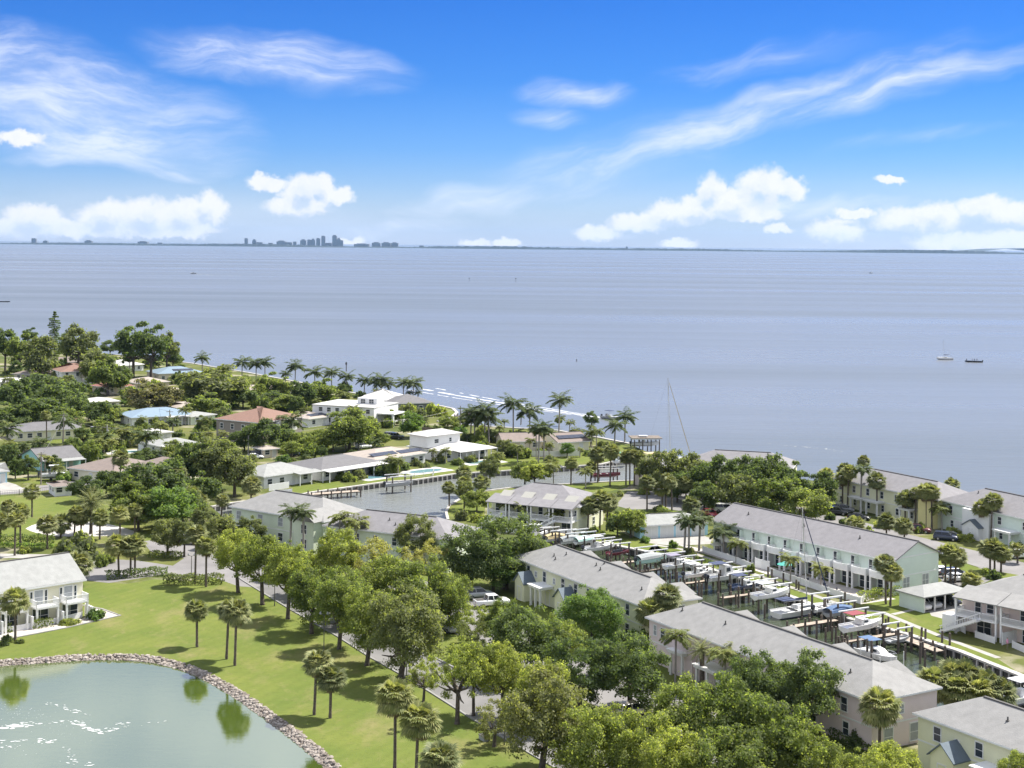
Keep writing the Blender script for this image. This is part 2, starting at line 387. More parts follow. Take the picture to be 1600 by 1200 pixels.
# outlines (traced in the picture, put down on the ground plane)
far_shore_line = [(-420, 760)]+[G(*p) for p in [(60, 545), (200, 556), (300, 568), (390, 583), (480, 600), (560, 616), (640, 630), (690, 635), (708, 639), (714, 645), (706, 652), (690, 655), (684, 659), (720, 664), (800, 669), (870, 673), (940, 685), (985, 694), (1004, 703), (1030, 714)]]
OUTER = far_shore_line+[(70, 372), (84, 356), (100, 335), (128, 300), (190, 220), (420, 130), (420, -120), (-420, -120)]
PONDB = [G(*p) for p in [(-60, 1040), (0, 1033), (60, 1029), (140, 1024), (220, 1025), (280, 1036), (330, 1056), (380, 1085), (430, 1120), (490, 1165), (530, 1200)]]
PONDB = [tuple(p) for p in smooth_line(PONDB, 4)]
POND = PONDB+[(-12, 148), (-14, 128), (-40, 118), (-85, 122), (-100, 150), (-92, 190)]
CAN_FAR = [G(*p) for p in [(330, 792), (356, 787), (400, 781), (448, 777), (490, 769), (604, 753), (648, 750), (708, 741), (786, 736), (936, 726), (964, 720)]]
CAN_NEAR = [G(*p) for p in [(990, 751), (964, 752), (876, 757), (800, 762), (752, 768), (722, 778), (702, 790), (697, 800), (700, 812)]]+[(-20, 301), (-58, 305)]
CANAL1 = CAN_FAR+[(37, 400), (40, 368)]+CAN_NEAR
def off(p, d, n): return (p[0]+n[0]*d, p[1]+n[1]*d)
E1 = (0.485, -0.8745); E2 = (0.8745, 0.485)
BAS_FAR = [G(834, 846), G(880, 840), G(960, 852), G(1010, 862), G(1064, 874), G(1150, 902), G(1240, 934), G(1330, 968), G(1420, 992), G(1500, 1018), G(1600, 1058), G(1720, 1108)]
BAS_FAR[-1] = (76.5, 188)
BASIN = BAS_FAR+[(93, 155), (78, 146), (58, 176), (38, 215), (18, 253), (8, 268)]

def ring_wall(mb, loop, z0, z1, mi):
    n = len(loop)
    for i in range(n):
        a, b = loop[i], loop[(i+1) % n]
        mb.add([(a[0], a[1], z0), (b[0], b[1], z0), (b[0], b[1], z1), (a[0], a[1], z1)], [(0, 1, 2, 3)], mi)
lm = MB()
loops = [OUTER, POND, CANAL1, BASIN]
allp = [Vector((p[0], p[1], 0)) for l in loops for p in l]
lm.v = [tuple(p) for p in allp]
for t in tessellate_polygon([[Vector((p[0], p[1], 0)) for p in l] for l in loops]):
    lm.f.append(tuple(t)); lm.m.append(0)
for l in loops: ring_wall(lm, l, -2.5, 0.0, 1)
land = lm.build('ground', [M_GROUND, M_SEAWALL], kind='structure')

sheet('pond_water', [off(p, 0, (0, 0)) for p in POND], -0.45, M_POND)
sheet('canal_water', BASIN, -1.15, M_CANAL)
sheet('canal_water', CANAL1, -1.15, M_CANAL2)

# far shore with the distant towers
M_FAR = mat('far_trees', (0.03, 0.042, 0.04), 1.0, .3, .002)
M_FARB = mat('far_concrete', (0.17, 0.175, 0.19), .8, .2, .004)
M_FARG = mat('far_glass', (0.10, 0.13, 0.16), .3)
YF = 19000.0
def farx(u, y=YF): return (u-U0)/FPX*y
rng = random.Random(3)
fs = MB(); n = 700
prof = []
for i in range(n+1):
    x = -9500+19000*i/n
    h = 22+14*math.sin(i*.05)*math.sin(i*.013+1)+rng.uniform(-5, 7)
    prof.append((x, max(12, h)))
yy = lambda x: 18600-1400*(x/9500)
for i in range(n):
    (x0, h0), (x1, h1) = prof[i], prof[i+1]
    a, b = yy(x0), yy(x1)
    fs.add([(x0, a, ZS-1), (x1, b, ZS-1), (x1, b+40, h1), (x0, a+40, h0), (x1, b+900, h1*.8), (x0, a+900, h0*.8), (x1, b+1000, ZS-1), (x0, a+1000, ZS-1)], [(0, 1, 2, 3), (3, 2, 4, 5), (5, 4, 6, 7)])
fs.build('far_wooded_shore', M_FAR, kind='stuff', label='dark wooded shoreline on the far side of the bay', cat='woodland')
def tower(u0, u1, vt, tiers=None, lab=None):
    k = 1.0
    y = yy(farx((u0+u1)/2))+300
    vb = 388.5+ROLL*((u0+u1)/2-U0)-5
    x0, x1 = farx(u0, y), farx(u1, y)
    h = (vb-vt)/FPX*y+30
    t = thing('tower_building', lab, 'building', ((x0+x1)/2, y, 0), 0, 'far city buildings')
    w = x1-x0
    b = MB(); b.box(-w/2, w/2, 0, w*.8, -4, h*(.86 if tiers else 1.0)); b.build('wall', M_FARB, t)
    c = MB(); c.box(-w*.3 if tiers else -w*.38, w*.28 if tiers else w*.3, w*.1, w*.6, h*(.86 if tiers else 1.0), h*(1.0 if tiers else 1.06)); c.build('roof_block', M_FARB, t)
    for j in range(3):
        g = MB(); g.box(-w/2+w*(.12+.28*j), -w/2+w*(.30+.28*j), -3, 0.0, 25, h*.82); g.build('window_band', M_FARG, t)
FT = [(382, 387, 371, 0, 'slim grey tower standing alone left of the far downtown'), (394, 400, 372, 1, 'stepped tower beside the slim lone tower in the far skyline'),
      (400, 410, 377, 0, 'low wide block at the foot of the stepped tower in the far skyline'), (419, 426, 378, 0, 'small low block between the slim towers and the broad downtown slab'), (432, 446, 374, 1, 'broad grey slab building in the far downtown'), (446, 456, 377, 0, 'low wing next to the broad far slab'),
      (458, 463, 376, 0, 'short narrow tower between the broad slab and the stepped pair'), (469, 478, 372, 1, 'stepped mid-height tower left of the downtown cluster'), (480, 486, 373, 0, 'tower at the left end of the dense downtown cluster'), (486, 492, 371, 1, 'stepped tower inside the dense downtown cluster'),
      (494, 500, 371, 0, 'narrow tower just left of the two tallest far towers'), (502, 508, 367.5, 0, 'second tallest tower of the far skyline, slim and square'), (508, 518, 378, 0, 'low podium between the two tallest far towers'),
      (519, 526, 366.5, 0, 'tallest tower of the far skyline'), (526, 532, 370, 1, 'stepped tower leaning against the tallest far tower'), (531, 536, 374, 0, 'lower tower closing the right end of the downtown cluster'),
      (553, 576, 378.5, 1, 'long low far block right of downtown'), (581, 594, 376.5, 1, 'first wide waterfront block of the far trio'), (596, 610, 376.5, 1, 'middle wide waterfront block of the far trio'), (611, 622, 376.8, 1, 'last wide waterfront block of the far trio'),
      (655, 662, 382, 0, 'tiny block alone on the far shore right of downtown'), (49, 56, 371, 0, 'upright block on the far shore at its wooded left end'), (67, 74, 374, 1, 'low stepped block beside the upright block on the far shore'), (132, 143, 373.5, 1, 'wide stepped hotel block alone on the wooded far shore'),
      (215, 230, 375, 1, 'domed wide hall on the far shore'), (246, 253, 377.5, 0, 'small block right of the wide far hall'), (904, 926, 386, 1, 'long low works building on the far shore past downtown'), (978, 981, 383.5, 0, 'single thin chimney-like tower on the far shore'), (1108, 1128, 388.5, 1, 'distant low plant building on the far shore')]
for a in FT: tower(*a)
hill = MB()
for (cx_, w_, h_) in ((farx(1600, 24000), 900, 75),):
    pts = [(cx_-w_+2*w_*i/24, 24000, ZS if i in (0, 24) else ZS+h_*math.sin(math.pi*i/24)**1.3) for i in range(25)]
    hill.loft([[(p[0], p[1], p[2]) for p in pts], [(p[0], p[1]+1500, p[2]*.9) for p in pts]], cap=False, closed=False)
hill.build('far_hill', M_FAR, kind='structure')

def build_haze():
    hz = MB(); hz.box(-30000, 30000, -200, 27500, -4.0, 330)
    m = bpy.data.materials.new('haze_air'); m.use_nodes = True; nt = m.node_tree; nt.nodes.clear()
    v = nt.nodes.new('ShaderNodeVolumePrincipled'); o = nt.nodes.new('ShaderNodeOutputMaterial')
    v.inputs['Color'].default_value = (0.40, 0.64, 1.0, 1); v.inputs['Density'].default_value = 1.5e-5; v.inputs['Anisotropy'].default_value = 0.2
    nt.links.new(v.outputs[0], o.inputs['Volume'])
    hz.build('haze', m, kind='stuff', label='pale blue haze filling the air over the bay', cat='haze')
build_haze()

# ------------------------------------------------------------------ ground sheets: roads, lawns, paths
M_MULCH = mat('mulch', (0.10, 0.075, 0.05), .95, .4, 1.5)
M_KERB = mat('kerb_concrete', (0.25, 0.245, 0.235), .85, .2, 1)
GP = lambda *ps: [G(*p) for p in ps]
# park lawn between the boulevard and the pond
BL = [G(*p) for p in [(397, 917), (460, 955), (530, 995), (580, 1027), (625, 1052), (667, 1077), (735, 1120), (795, 1157), (865, 1197)]]
BL = [(-47.5, 256.0)]+BL+[(16, 146), (40, 104)]
ring = [p for p in PONDB]
lawn_pts = ring+[(-12, 148), (-5, 120), (30, 104)]+[off(p, -.35, E2) for p in BL[::-1]]+[G(300, 908), G(240, 905), G(200, 912), G(128, 909), G(60, 930), (-100, 215)]
sheet('lawn', lawn_pts, 0.004, M_LAWN)
# boulevard, junction, side street
sheet('road', BL+[off(p, 7.4, E2) for p in BL[::-1]], 0.008, M_ASPH)
sheet('road', GP((100, 915), (128, 906), (170, 911), (260, 897), (330, 901), (372, 916), (400, 918), (430, 905), (420, 885), (345, 862), (318, 852), (300, 838), (252, 842), (222, 846), (236, 862), (288, 872), (270, 884), (215, 876), (160, 873), (60, 885)), 0.012, M_ASPH2)
kb = MB()
def kerb(name, line, w=.3, h=.13, m=None, z0=0.0):
    mb = MB(); pts = strip_pts(line, w); n = len(pts)
    mb.v = [(p[0], p[1], z) for z in (z0-.02, z0+h) for p in pts]
    h2 = n//2
    for i in range(h2-1):
        a, b, c, d = i, i+1, n-2-i, n-1-i
        mb.f.append((n+a, n+b, n+c, n+d)); mb.f.append((a, b, n+b, n+a)); mb.f.append((d, c, n+c, n+d)); mb.m += [0, 0, 0]
    mb.f += [(0, n, 2*n-1, n-1), (h2-1, h2, n+h2, n+h2-1)]; mb.m += [0, 0]
    return mb.build(name, m or M_KERB, kind='structure')
kerb('kerb', [off(p, -.2, E2) for p in BL])
kerb('kerb', [off(p, 7.6, E2) for p in BL])
# shaded lawn and parking court between the boulevard and the town houses
PK0 = [off(p, 16.5, E2) for p in BL[1:]]
sheet('lawn', [off(p, 7.8, E2) for p in BL[1:]]+[off(p, 15.8, E2) for p in BL[1:][::-1]], 0.004, M_LAWN)
sheet('parking_court', [off(p, 16.0, E2) for p in BL[1:]]+[off(p, 27.5, E2) for p in BL[1:][::-1]], 0.008, M_ASPH2)
sheet('lawn', [off(p, 27.8, E2) for p in BL[1:]]+[off(p, 36, E2) for p in BL[1:][::-1]], 0.004, M_LAWN2)
# left green with the sand court and the street behind it
sheet('lawn', GP((-80, 772), (110, 775), (150, 782), (200, 800), (245, 830), (248, 846), (200, 845), (150, 850), (-80, 850)), 0.004, M_LAWN)
sheet('sand_court', [tuple(p) for p in smooth_line(GP((40, 826), (60, 818), (110, 814), (165, 818), (215, 832), (200, 836), (150, 838), (90, 838), (55, 832), (40, 826)), 3)][:-1], 0.010, M_SAND)
sheet('street', strip_pts(GP((-90, 775), (20, 768), (90, 760), (170, 748)), 7.0), 0.008, M_ASPH2)
sheet('driveway', GP((-30, 755), (8, 752), (25, 757), (42, 766), (-20, 772)), 0.012, M_CONC)
sheet('garden_path', GP((0, 865), (60, 866), (110, 866), (112, 871), (50, 872), (0, 872)), 0.008, M_CONC)
# canal-side gardens
sheet('lawn', GP((452, 776), (494, 768), (545, 761), (528, 752), (500, 749), (458, 757), (455, 765)), 0.004, M_LAWN2)
sheet('lawn', GP((564, 758), (604, 752), (604, 744), (572, 748)), 0.004, M_LAWN2)
sheet('lawn', GP((604, 752), (706, 740.5), (700, 734), (660, 737), (604, 745)), 0.006, M_LAWN2)
sheet('lawn', GP((680, 738), (790, 735), (850, 730), (960, 719), (985, 700), (960, 690), (930, 700), (900, 712), (860, 716), (790, 712), (782, 722), (690, 732)), 0.004, M_LAWN2)
sheet('lawn', GP((672, 650), (706, 650), (712, 645), (705, 640), (690, 637), (680, 640), (672, 645)), 0.004, M_LAWN2)
sheet('lawn', GP((66, 692), (120, 692), (160, 684), (190, 676), (170, 670), (120, 676)), 0.004, M_LAWN2)
sheet('lawn', GP((5, 752), (60, 756), (88, 752), (70, 744), (20, 748)), 0.014, M_LAWN2)
sheet('lawn', GP((200, 680), (262, 672), (255, 664), (215, 668)), 0.004, M_LAWN2)
# villa peninsula
sheet('lawn', GP((701, 806), (699, 797), (706, 790), (726, 779), (756, 769), (802, 763), (880, 758), (990, 752), (980, 762), (930, 772), (900, 778), (860, 770), (760, 776), (756, 812), (740, 818)), 0.004, M_LAWN2)
sheet('lawn', GP((820, 832), (880, 838), (960, 850), (1012, 860), (1042, 862), (1010, 842), (985, 838), (960, 826), (880, 838)), 0.004, M_LAWN2)
sheet('parking_lot', GP((962, 790), (980, 768), (1060, 766), (1130, 772), (1180, 780), (1290, 800), (1420, 835), (1620, 884), (1620, 905), (1560, 896), (1440, 858), (1330, 832), (1220, 800), (1130, 795), (1080, 812), (1075, 800), (1040, 795), (985, 796)), 0.008, M_ASPH2)
sheet('lawn', GP((985, 797), (1040, 796), (1068, 802), (1060, 808), (1000, 812), (985, 806)), 0.006, M_LAWN2)
sheet('lawn', GP((1430, 856), (1470, 868), (1530, 888), (1600, 900), (1600, 912), (1520, 898), (1460, 880), (1425, 862)), 0.012, M_LAWN2)
sheet('driveway', GP((1000, 842), (1100, 837), (1112, 842), (1110, 850), (1050, 853), (1010, 848)), 0.008, M_CONC)
sheet('driveway', GP((1450, 952), (1520, 946), (1540, 960), (1535, 975), (1500, 980), (1478, 968), (1455, 962)), 0.010, M_CONC)
sheet('parking_lot', GP((1466, 900), (1500, 885), (1540, 888), (1560, 900), (1530, 915), (1480, 918)), 0.010, M_ASPH2)
# lawn strip and path along the boat basin
PATH = GP((1022, 851), (1064, 858), (1150, 887), (1240, 919), (1328, 950), (1380, 957), (1415, 972), (1485, 1000), (1560, 1028))
sheet('lawn', [off(p, -.3, E2) for p in PATH]+[off(p, .2, E2) for p in BAS_FAR[3:-1][::-1]], 0.004, M_LAWN2)
sheet('lawn', GP((1345, 945), (1400, 930), (1500, 950), (1478, 970), (1500, 985), (1470, 992), (1415, 970), (1370, 952)), 0.005, M_LAWN2)
sheet('path', strip_pts(PATH, 1.1), 0.012, M_CONC)
sheet('path', strip_pts(GP((1395, 960), (1430, 952), (1455, 956)), .9), 0.016, M_CONC)
sheet('patio', GP((1050, 848), (1100, 858), (1400, 936), (1345, 944), (1200, 898), (1064, 853)), 0.007, M_PAVE)
sheet('patio', GP((-20, 990), (60, 981), (130, 966), (150, 950), (188, 962), (100, 982), (0, 1001)), 0.009, M_PAVE)
kerb('path_edging', GP((-20, 1005), (0, 1001), (100, 982), (188, 962), (160, 952), (128, 946)), .35, .10)

# ------------------------------------------------------------------ buildings
M_WHITE = mat('white_paint', (0.76, 0.76, 0.75), .55, .06, .8)
M_GLASS = mat('window_glass', (0.035, 0.045, 0.055), .12, 0, spec=.6)
M_SHADE = mat('window_blind', (0.34, 0.36, 0.37), .5, .2, 2)
M_DOOR = mat('panel_door', (0.62, 0.63, 0.62), .5)
def wallm(n, c): return mat('wall_'+n, c, .75, .07, .5, .05, 14)
W_LEMON = wallm('lemon', (0.760, 0.760, 0.551)); W_PINK = wallm('pink', (0.75, 0.635, 0.625)); W_YELLOW = wallm('yellow', (0.760, 0.750, 0.522))
W_MINT = wallm('mint', (0.646, 0.731, 0.646)); W_CREAM = wallm('cream', (0.760, 0.722, 0.551)); W_PALE = wallm('pale_green', (0.665, 0.731, 0.570))
W_WHITE = wallm('white', (0.760, 0.760, 0.741)); W_BEIGE = wallm('beige', (0.627, 0.551, 0.437)); W_TAUPE = wallm('taupe', (0.257, 0.228, 0.199)); W_AQUA = wallm('aqua', (0.361, 0.627, 0.627)); W_BLUE = wallm('light_blue', (0.399, 0.646, 0.760))
def roofm(n, c, var=.22, sc=.9): return mat('roof_'+n, c, .85, var, sc, .3, 6, lo=.3, hi=.7, detail=12)
RF_GREY = roofm('grey_shingle', (0.250, 0.246, 0.238)); RF_LAV = roofm('mauve_grey_shingle', (0.205, 0.197, 0.205)); RF_PALE = roofm('pale_shingle', (0.279, 0.283, 0.271)); RF_DARK = roofm('dark_shingle', (0.139, 0.135, 0.139), .2)
RF_BROWN = roofm('brown_shingle', (0.205, 0.164, 0.143), .22); RF_TERRA = roofm('terracotta_tile', (0.221, 0.127, 0.094), .25, 2); RF_WHITE = roofm('white_metal', (0.443, 0.435, 0.418), .06); RF_TAN = roofm('tan_shingle', (0.344, 0.295, 0.254), .2)
RF_BLUE = roofm('pale_blue_metal', (0.180, 0.246, 0.312), .1); RF_SLATE = roofm('slate_blue', (0.131, 0.164, 0.193), .15); RF_RED = roofm('red_tile', (0.262, 0.107, 0.082), .2)
_wc = {}
def win_meshes(w, h, style):
    k = (round(w, 2), round(h, 2), style)
    if k not in _wc:
        f = MB(); t = .11
        f.box(-w/2-t, w/2+t, -.06, 0, h, h+t*1.3); f.box(-w/2-t*1.3, w/2+t*1.3, -.09, 0, -t, 0)
        f.box(-w/2-t, -w/2, -.06, 0, 0, h); f.box(w/2, w/2+t, -.06, 0, 0, h)
        if style != 'door':
            f.box(-w/2, w/2, -.055, -.03, h*.5-.03, h*.5+.03)
        if w > 1.5: f.box(-.04, .04, -.057, -.03, 0, h)
        p = MB(); p.box(-w/2, w/2, -.03, -.001, 0.0, h)
        _wc[k] = (f.mesh('window_frame', M_WHITE), p.mesh('window_pane', M_DOOR if style == 'door' else (M_SHADE if style == 'blind' else M_GLASS)))
    return _wc[k]
def window(parent, face, a, z, w=1.0, h=1.4, L=10, W=10, style='win', y0=0.0, name=None):
    """face: 'f' front, 'r' right end, 'b' back, 'l' left end; a: distance along the face"""
    if face == 'f': p, rz = (a, y0, z), 0
    elif face == 'r': p, rz = (L, a, z), math.pi/2
    elif face == 'b': p, rz = (a, W, z), math.pi
    else: p, rz = (0, a, z), -math.pi/2
    f, g = win_meshes(w, h, style)
    nm = name or ('door' if style == 'door' else 'window')
    o = obj(nm, f, parent, p, rz); obj('pane' if nm == 'window' else 'leaf', g, o)
    return o
def hip_roof(L, W, z0, z1, ov=.45, hipl=True, hipr=True, th=.16, hx=None):
    mb = MB(); x0, x1, y0, y1 = -ov, L+ov, -ov, W+ov; hx = hx if hx is not None else (y1-y0)/2
    r0 = x0+(hx if hipl else 0); r1 = x1-(hx if hipr else 0); ym = (y0+y1)/2
    mb.add([(x0, y0, z0-th), (x1, y0, z0-th), (x1, y1, z0-th), (x0, y1, z0-th), (x0, y0, z0), (x1, y0, z0), (x1, y1, z0), (x0, y1, z0), (r0, ym, z1), (r1, ym, z1)],
           [(3, 2, 1, 0), (0, 1, 5, 4), (1, 2, 6, 5), (2, 3, 7, 6), (3, 0, 4, 7), (4, 5, 9, 8), (6, 7, 8, 9), (5, 6, 9), (7, 4, 8)])
    return mb
def gable_roof(L, W, z0, z1, ov=.4, th=.18, ox=.35):
    """two slopes of some thickness, ridge along x"""
    mb = MB(); ym = W/2; s = (z1-z0)/(ym); zo = z0-ov*s
    a = [(-ov, zo), (ym, z1), (W+ov, zo)]
    prof = [(y, z) for y, z in a]+[(W+ov, zo-th), (ym, z1-th*1.2), (-ov, zo-th)]
    mb.loft([[(-ox, y, z) for y, z in prof], [(L+ox, y, z) for y, z in prof]])
    return mb
def walls(L, W, h, gl=None, gr=None, gz=None):
    mb = MB(); mb.box(0, L, 0, W, -.3, h)
    if gz:
        mb.add([(0, 0, h), (0, W, h), (0, W/2, gz), (L, 0, h), (L, W, h), (L, W/2, gz)], [(0, 2, 1), (3, 4, 5), (0, 3, 5, 2), (1, 2, 5, 4)])
    return mb
M_RIDGE = mat('ridge_shadow_cap', (0.10, 0.095, 0.09), .9, .2, 2)  # dark cap strip; its colour stands in for the ridge vent's shadow line
FOOT = []
class B:
    """a building: local x along its front, local y into its depth, front at y = 0"""
    def __init__(s, name, label, A, Bp=None, ang=None, L=None, W=10, h=6.0, ridge=8.5, wall=None, roof=None, kind='hip', hips=(1, 1), ov=.45, cat='building', group=None, band=True, hx=None):
        a = Vector(G(*A)) if len(A) > 1 and A[0] is not None else None
        if Bp is not None:
            b = Vector(G(*Bp)); d = b-a; ang = math.atan2(d.y, d.x); L = L or d.length
        s.L, s.W, s.h, s.ang = L, W, h, ang
        s.t = thing(name, label, cat, (a.x, a.y, 0), ang, group)
        s.org = a; FOOT.append((a.x, a.y, ang, L, W))
        if kind == 'gable':
            walls(L, W, h, gz=ridge-.12).build('wall', wall, s.t); s.roof = gable_roof(L, W, h, ridge, ov).build('roof', roof, s.t)
        elif kind == 'flat':
            walls(L, W, h).build('wall', wall, s.t)
            r = MB(); r.box(-.15, L+.15, -.15, W+.15, h, h+.25); r.box(.3, L-.3, .3, W-.3, h+.25, h+.253); s.roof = r.build('roof', roof, s.t)
        else:
            walls(L, W, h).build('wall', wall, s.t); s.roof = hip_roof(L, W, h, ridge, ov, hips[0], hips[1], hx=hx).build('roof', roof, s.t)
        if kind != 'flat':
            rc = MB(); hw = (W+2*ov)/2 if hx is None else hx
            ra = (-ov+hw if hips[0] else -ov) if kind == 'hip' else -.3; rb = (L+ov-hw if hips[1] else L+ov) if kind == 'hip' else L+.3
            if rb-ra > 1: rc.box(ra, rb, W/2-.17, W/2+.17, ridge-.09, ridge+.07); rc.build('ridge_shadow_cap', M_RIDGE, s.roof)
            f = MB(); q = ov+.03
            zf = h-.02 if kind == 'hip' else h-ov*(ridge-h)/(W/2)-.02
            f.box(-q, L+q, -q, -q+.06, zf-.22, zf-.001); f.box(-q, L+q, W+q-.06, W+q, zf-.22, zf-.001)
            if kind == 'hip': f.box(-q, -q+.06, -q, W+q, zf-.22, zf-.003); f.box(L+q-.06, L+q, -q, W+q, zf-.22, zf-.003)
            f.build('fascia', M_WHITE, s.t, kind='stuff')
        if band and h > 5:
            bd = MB(); e = .035; bd.box(-e, L+e, -e, W+e, 2.85, 3.02); bd.build('belt_course', M_WHITE, s.t)
    def win(s, face, a, z, w=1.0, h=1.4, style='win', y0=0.0, name=None):
        return window(s.t, face, a, z, w, h, s.L, s.W, style, y0, name)
    def part(s, name, mb, m, parent=None, **kw): return mb.build(name, m, parent or s.t, **kw)
    def gable_porch(s, x, w=3.0, d=2.2, h=3.1, gz=4.5, wall=None, roof=None):
        p = MB(); p.box(x-w/2, x+w/2, -d, -.002, -.2, h)
        p.add([(x-w/2, -d, h), (x+w/2, -d, h), (x, -d, gz), (x-w/2, -.002, h), (x+w/2, -.002, h), (x, -.002, gz)], [(0, 1, 2), (0, 2, 5, 3), (1, 4, 5, 2)])
        pp = s.part('porch', p, wall)
        sl = (gz-h)/(w/2); o = .3; prof = [(x-w/2-o, h-o*sl+.06), (x, gz+.08), (x+w/2+o, h-o*sl+.06), (x+w/2+o, h-o*sl-.08), (x, gz-.06), (x-w/2-o, h-o*sl-.08)]
        r = MB(); r.loft([[(q[0], -d-.3, q[1]) for q in prof], [(q[0], .05, q[1]) for q in prof]]); s.part('porch_roof', r, roof or RF_SLATE, pp)
        f, g = win_meshes(1.1, 2.1, 'door'); o1 = obj('door', f, pp, (x, -d, .05))
        f, g2 = win_meshes(.7, .9, 'win'); o2 = obj('window', f, pp, (x-w/2, -d/2, 1.2), -math.pi/2)
    def portico(s, x, w=3.4, d=2.4, h=3.0, n=2, round_top=False):
        b = MB(); b.box(x-w/2-.2, x+w/2+.2, -d-.2, -.01, h, h+.32); b.box(x-w/2-.35, x+w/2+.35, -d-.35, -.01, h+.32, h+.45)
        pp = s.part('portico', b, M_WHITE)
        for i in range(n):
            q = MB(); xx = x-w/2+.15+(w-.3)*i/(n-1); q.box(xx-.15, xx+.15, -d, -d+.3, -.1, h); s.part('column', q, M_WHITE, pp)
        f, g = win_meshes(1.2, 2.2, 'door'); obj('door', f, pp, (x, 0, .05)); 
    def balcony(s, x, w=3.0, d=1.9, z=2.9, y0=0.0, ph=1.0, face='f', curved=True, post=True, rail=None, floor_m=None):
        M = Matrix.Identity(4) if face == 'f' else Matrix.Translation((s.L, 0, 0)) @ Matrix.Rotation(math.pi/2, 4, 'Z')
        fl = MB(); fl.box(x-w/2, x+w/2, y0-d, y0-.01, z-.22, z, 0, M); pp = s.part('balcony', fl, M_WHITE)
        if rail == 'open':
            r = MB(); railing(r, [(x-w/2+.05, y0-.05, z), (x-w/2+.05, y0-d+.05, z), (x+w/2-.05, y0-d+.05, z), (x+w/2-.05, y0-.05, z)], M=M)
            s.part('railing', r, M_WHITE, pp, kind='stuff')
        else:
            n = 6; r = MB(); pts = []
            for i in range(n+1):
                t = i/n; pts.append((x-w/2+w*t, y0-d-(.35*math.sin(math.pi*t) if curved else 0)))
            outl = [(x-w/2, y0)]+pts+[(x+w/2, y0)]
            for i in range(len(outl)-1):
                a, c = Vector((*outl[i], 0)), Vector((*outl[i+1], 0)); 
                r.bar(M @ (a+Vector((0, 0, z+.42))), M @ (c+Vector((0, 0, z+.42))), .07, .88); r.bar(M @ (a+Vector((0, 0, z+ph))), M @ (c+Vector((0, 0, z+ph))), .13, .1)
            s.part('parapet', r, M_WHITE, pp, kind='stuff')
        if post:
            for sx_ in (-1, 1):
                q = MB(); xx = x+sx_*(w/2-.16); q.box(xx-.14, xx+.14, y0-d+.04, y0-d+.32, -.1, z-.22, 0, M); s.part('column', q, M_WHITE, pp)
    def vents(s, pts, ridge, ov=.45):
        for (x, fy) in pts:   # fy 0 eave .. 1 ridge on the front slope
            y = -ov+(s.W/2+ov)*fy; z = s.h+(ridge-s.h)*fy
            v = MB(); v.tube([(x, y, z-.1), (x, y, z+.45)], .09, 6); v.tube([(x, y, z-.02), (x, y, z+.06)], .22, 6); s.part('vent_pipe', v, M_DARKMETAL, s.roof)
M_DARKMETAL = mat('dark_metal', (0.09, 0.085, 0.08), .5, .2, 3)
def railing(mb, line, h=1.0, M=None, gap=.16, r=.03):
    M = M or Matrix.Identity(4)
    for i in range(len(line)-1):
        a, b = Vector(line[i]), Vector(line[i+1]); d = b-a; n = max(2, int(d.length/gap))
        mb.bar(M @ (a+Vector((0, 0, h))), M @ (b+Vector((0, 0, h))), .1, .09); mb.bar(M @ (a+Vector((0, 0, .12))), M @ (b+Vector((0, 0, .12))), .07, .07)
        for k in range(n+1):
            p = a+d*k/n; w = .12 if k in (0, n) else .065
            mb.bar(M @ (p+Vector((0, 0, 0))), M @ (p+Vector((0, 0, h))), w, w*.6)

GT = 'long two-storey town house rows'
# lemon town house row by the boulevard
b = B('town_house', 'lemon yellow two-storey town house row with slate porches, behind the white pickup', (806, 925), ang=R(-60.5), L=37, W=10, h=5.9, ridge=8.4, wall=W_LEMON, roof=RF_GREY, group=None)
LEMON = b
for i, x in enumerate((4.2, 9.3, 15.0, 18.8, 22.5, 27.0, 33.2)):
    b.win('f', x, 3.6, .9, 1.6)
    if i in (4, 5, 6): b.win('f', x, .9, .9, 1.4)
for x in (6.6, 12.3, 17.2): b.win('f', x, 3.9, .6, .8, 'blind')
b.gable_porch(5.0, wall=W_LEMON); b.gable_porch(17.6, wall=W_LEMON); b.portico(10.3, 3.2, n=3); b.gable_porch(30, wall=W_LEMON)
b.win('r', 3, 3.6); b.win('r', 7, 3.6); b.win('r', 3, .9); b.win('l', 5, 3.6)
b.vents([(8, .55), (10, .75), (9.3, .45), (19, .75), (21, .65), (20, .9), (33.5, .5)], 8.4)
def rear_gables(b, xs, w=3.0, d=.6, ridge=8.0):
    for x in xs:
        wl = MB(); wl.box(x-w/2, x+w/2, b.W-.01, b.W+d, 2.9, b.h); q = b.part('rear_bay', wl, M_WHITE)
        r = MB(); o = .4; z0, z1 = b.h+.05, ridge-.85
        r.add([(x-w/2-o, b.W+d+o, z0), (x+w/2+o, b.W+d+o, z0), (x+w/2+o, b.W*.62, z0+.02), (x-w/2-o, b.W*.62, z0+.02), (x, b.W+d-1.0, z1), (x, b.W*.56, z1)],
              [(0, 1, 4), (1, 2, 5, 4), (3, 0, 4, 5), (0, 3, 2, 1), (2, 3, 5)])
        b.part('rear_bay_roof', r, RF_GREY, q)
        for sx_ in (-1, 1):
            c = MB(); c.box(x+sx_*(w/2-.2)-.15, x+sx_*(w/2-.2)+.15, b.W+d-.35, b.W+d-.05, -.1, 2.9); b.part('column', c, M_WHITE, q)
rear_gables(b, (8, 17, 26, 33.5), ridge=8.4)
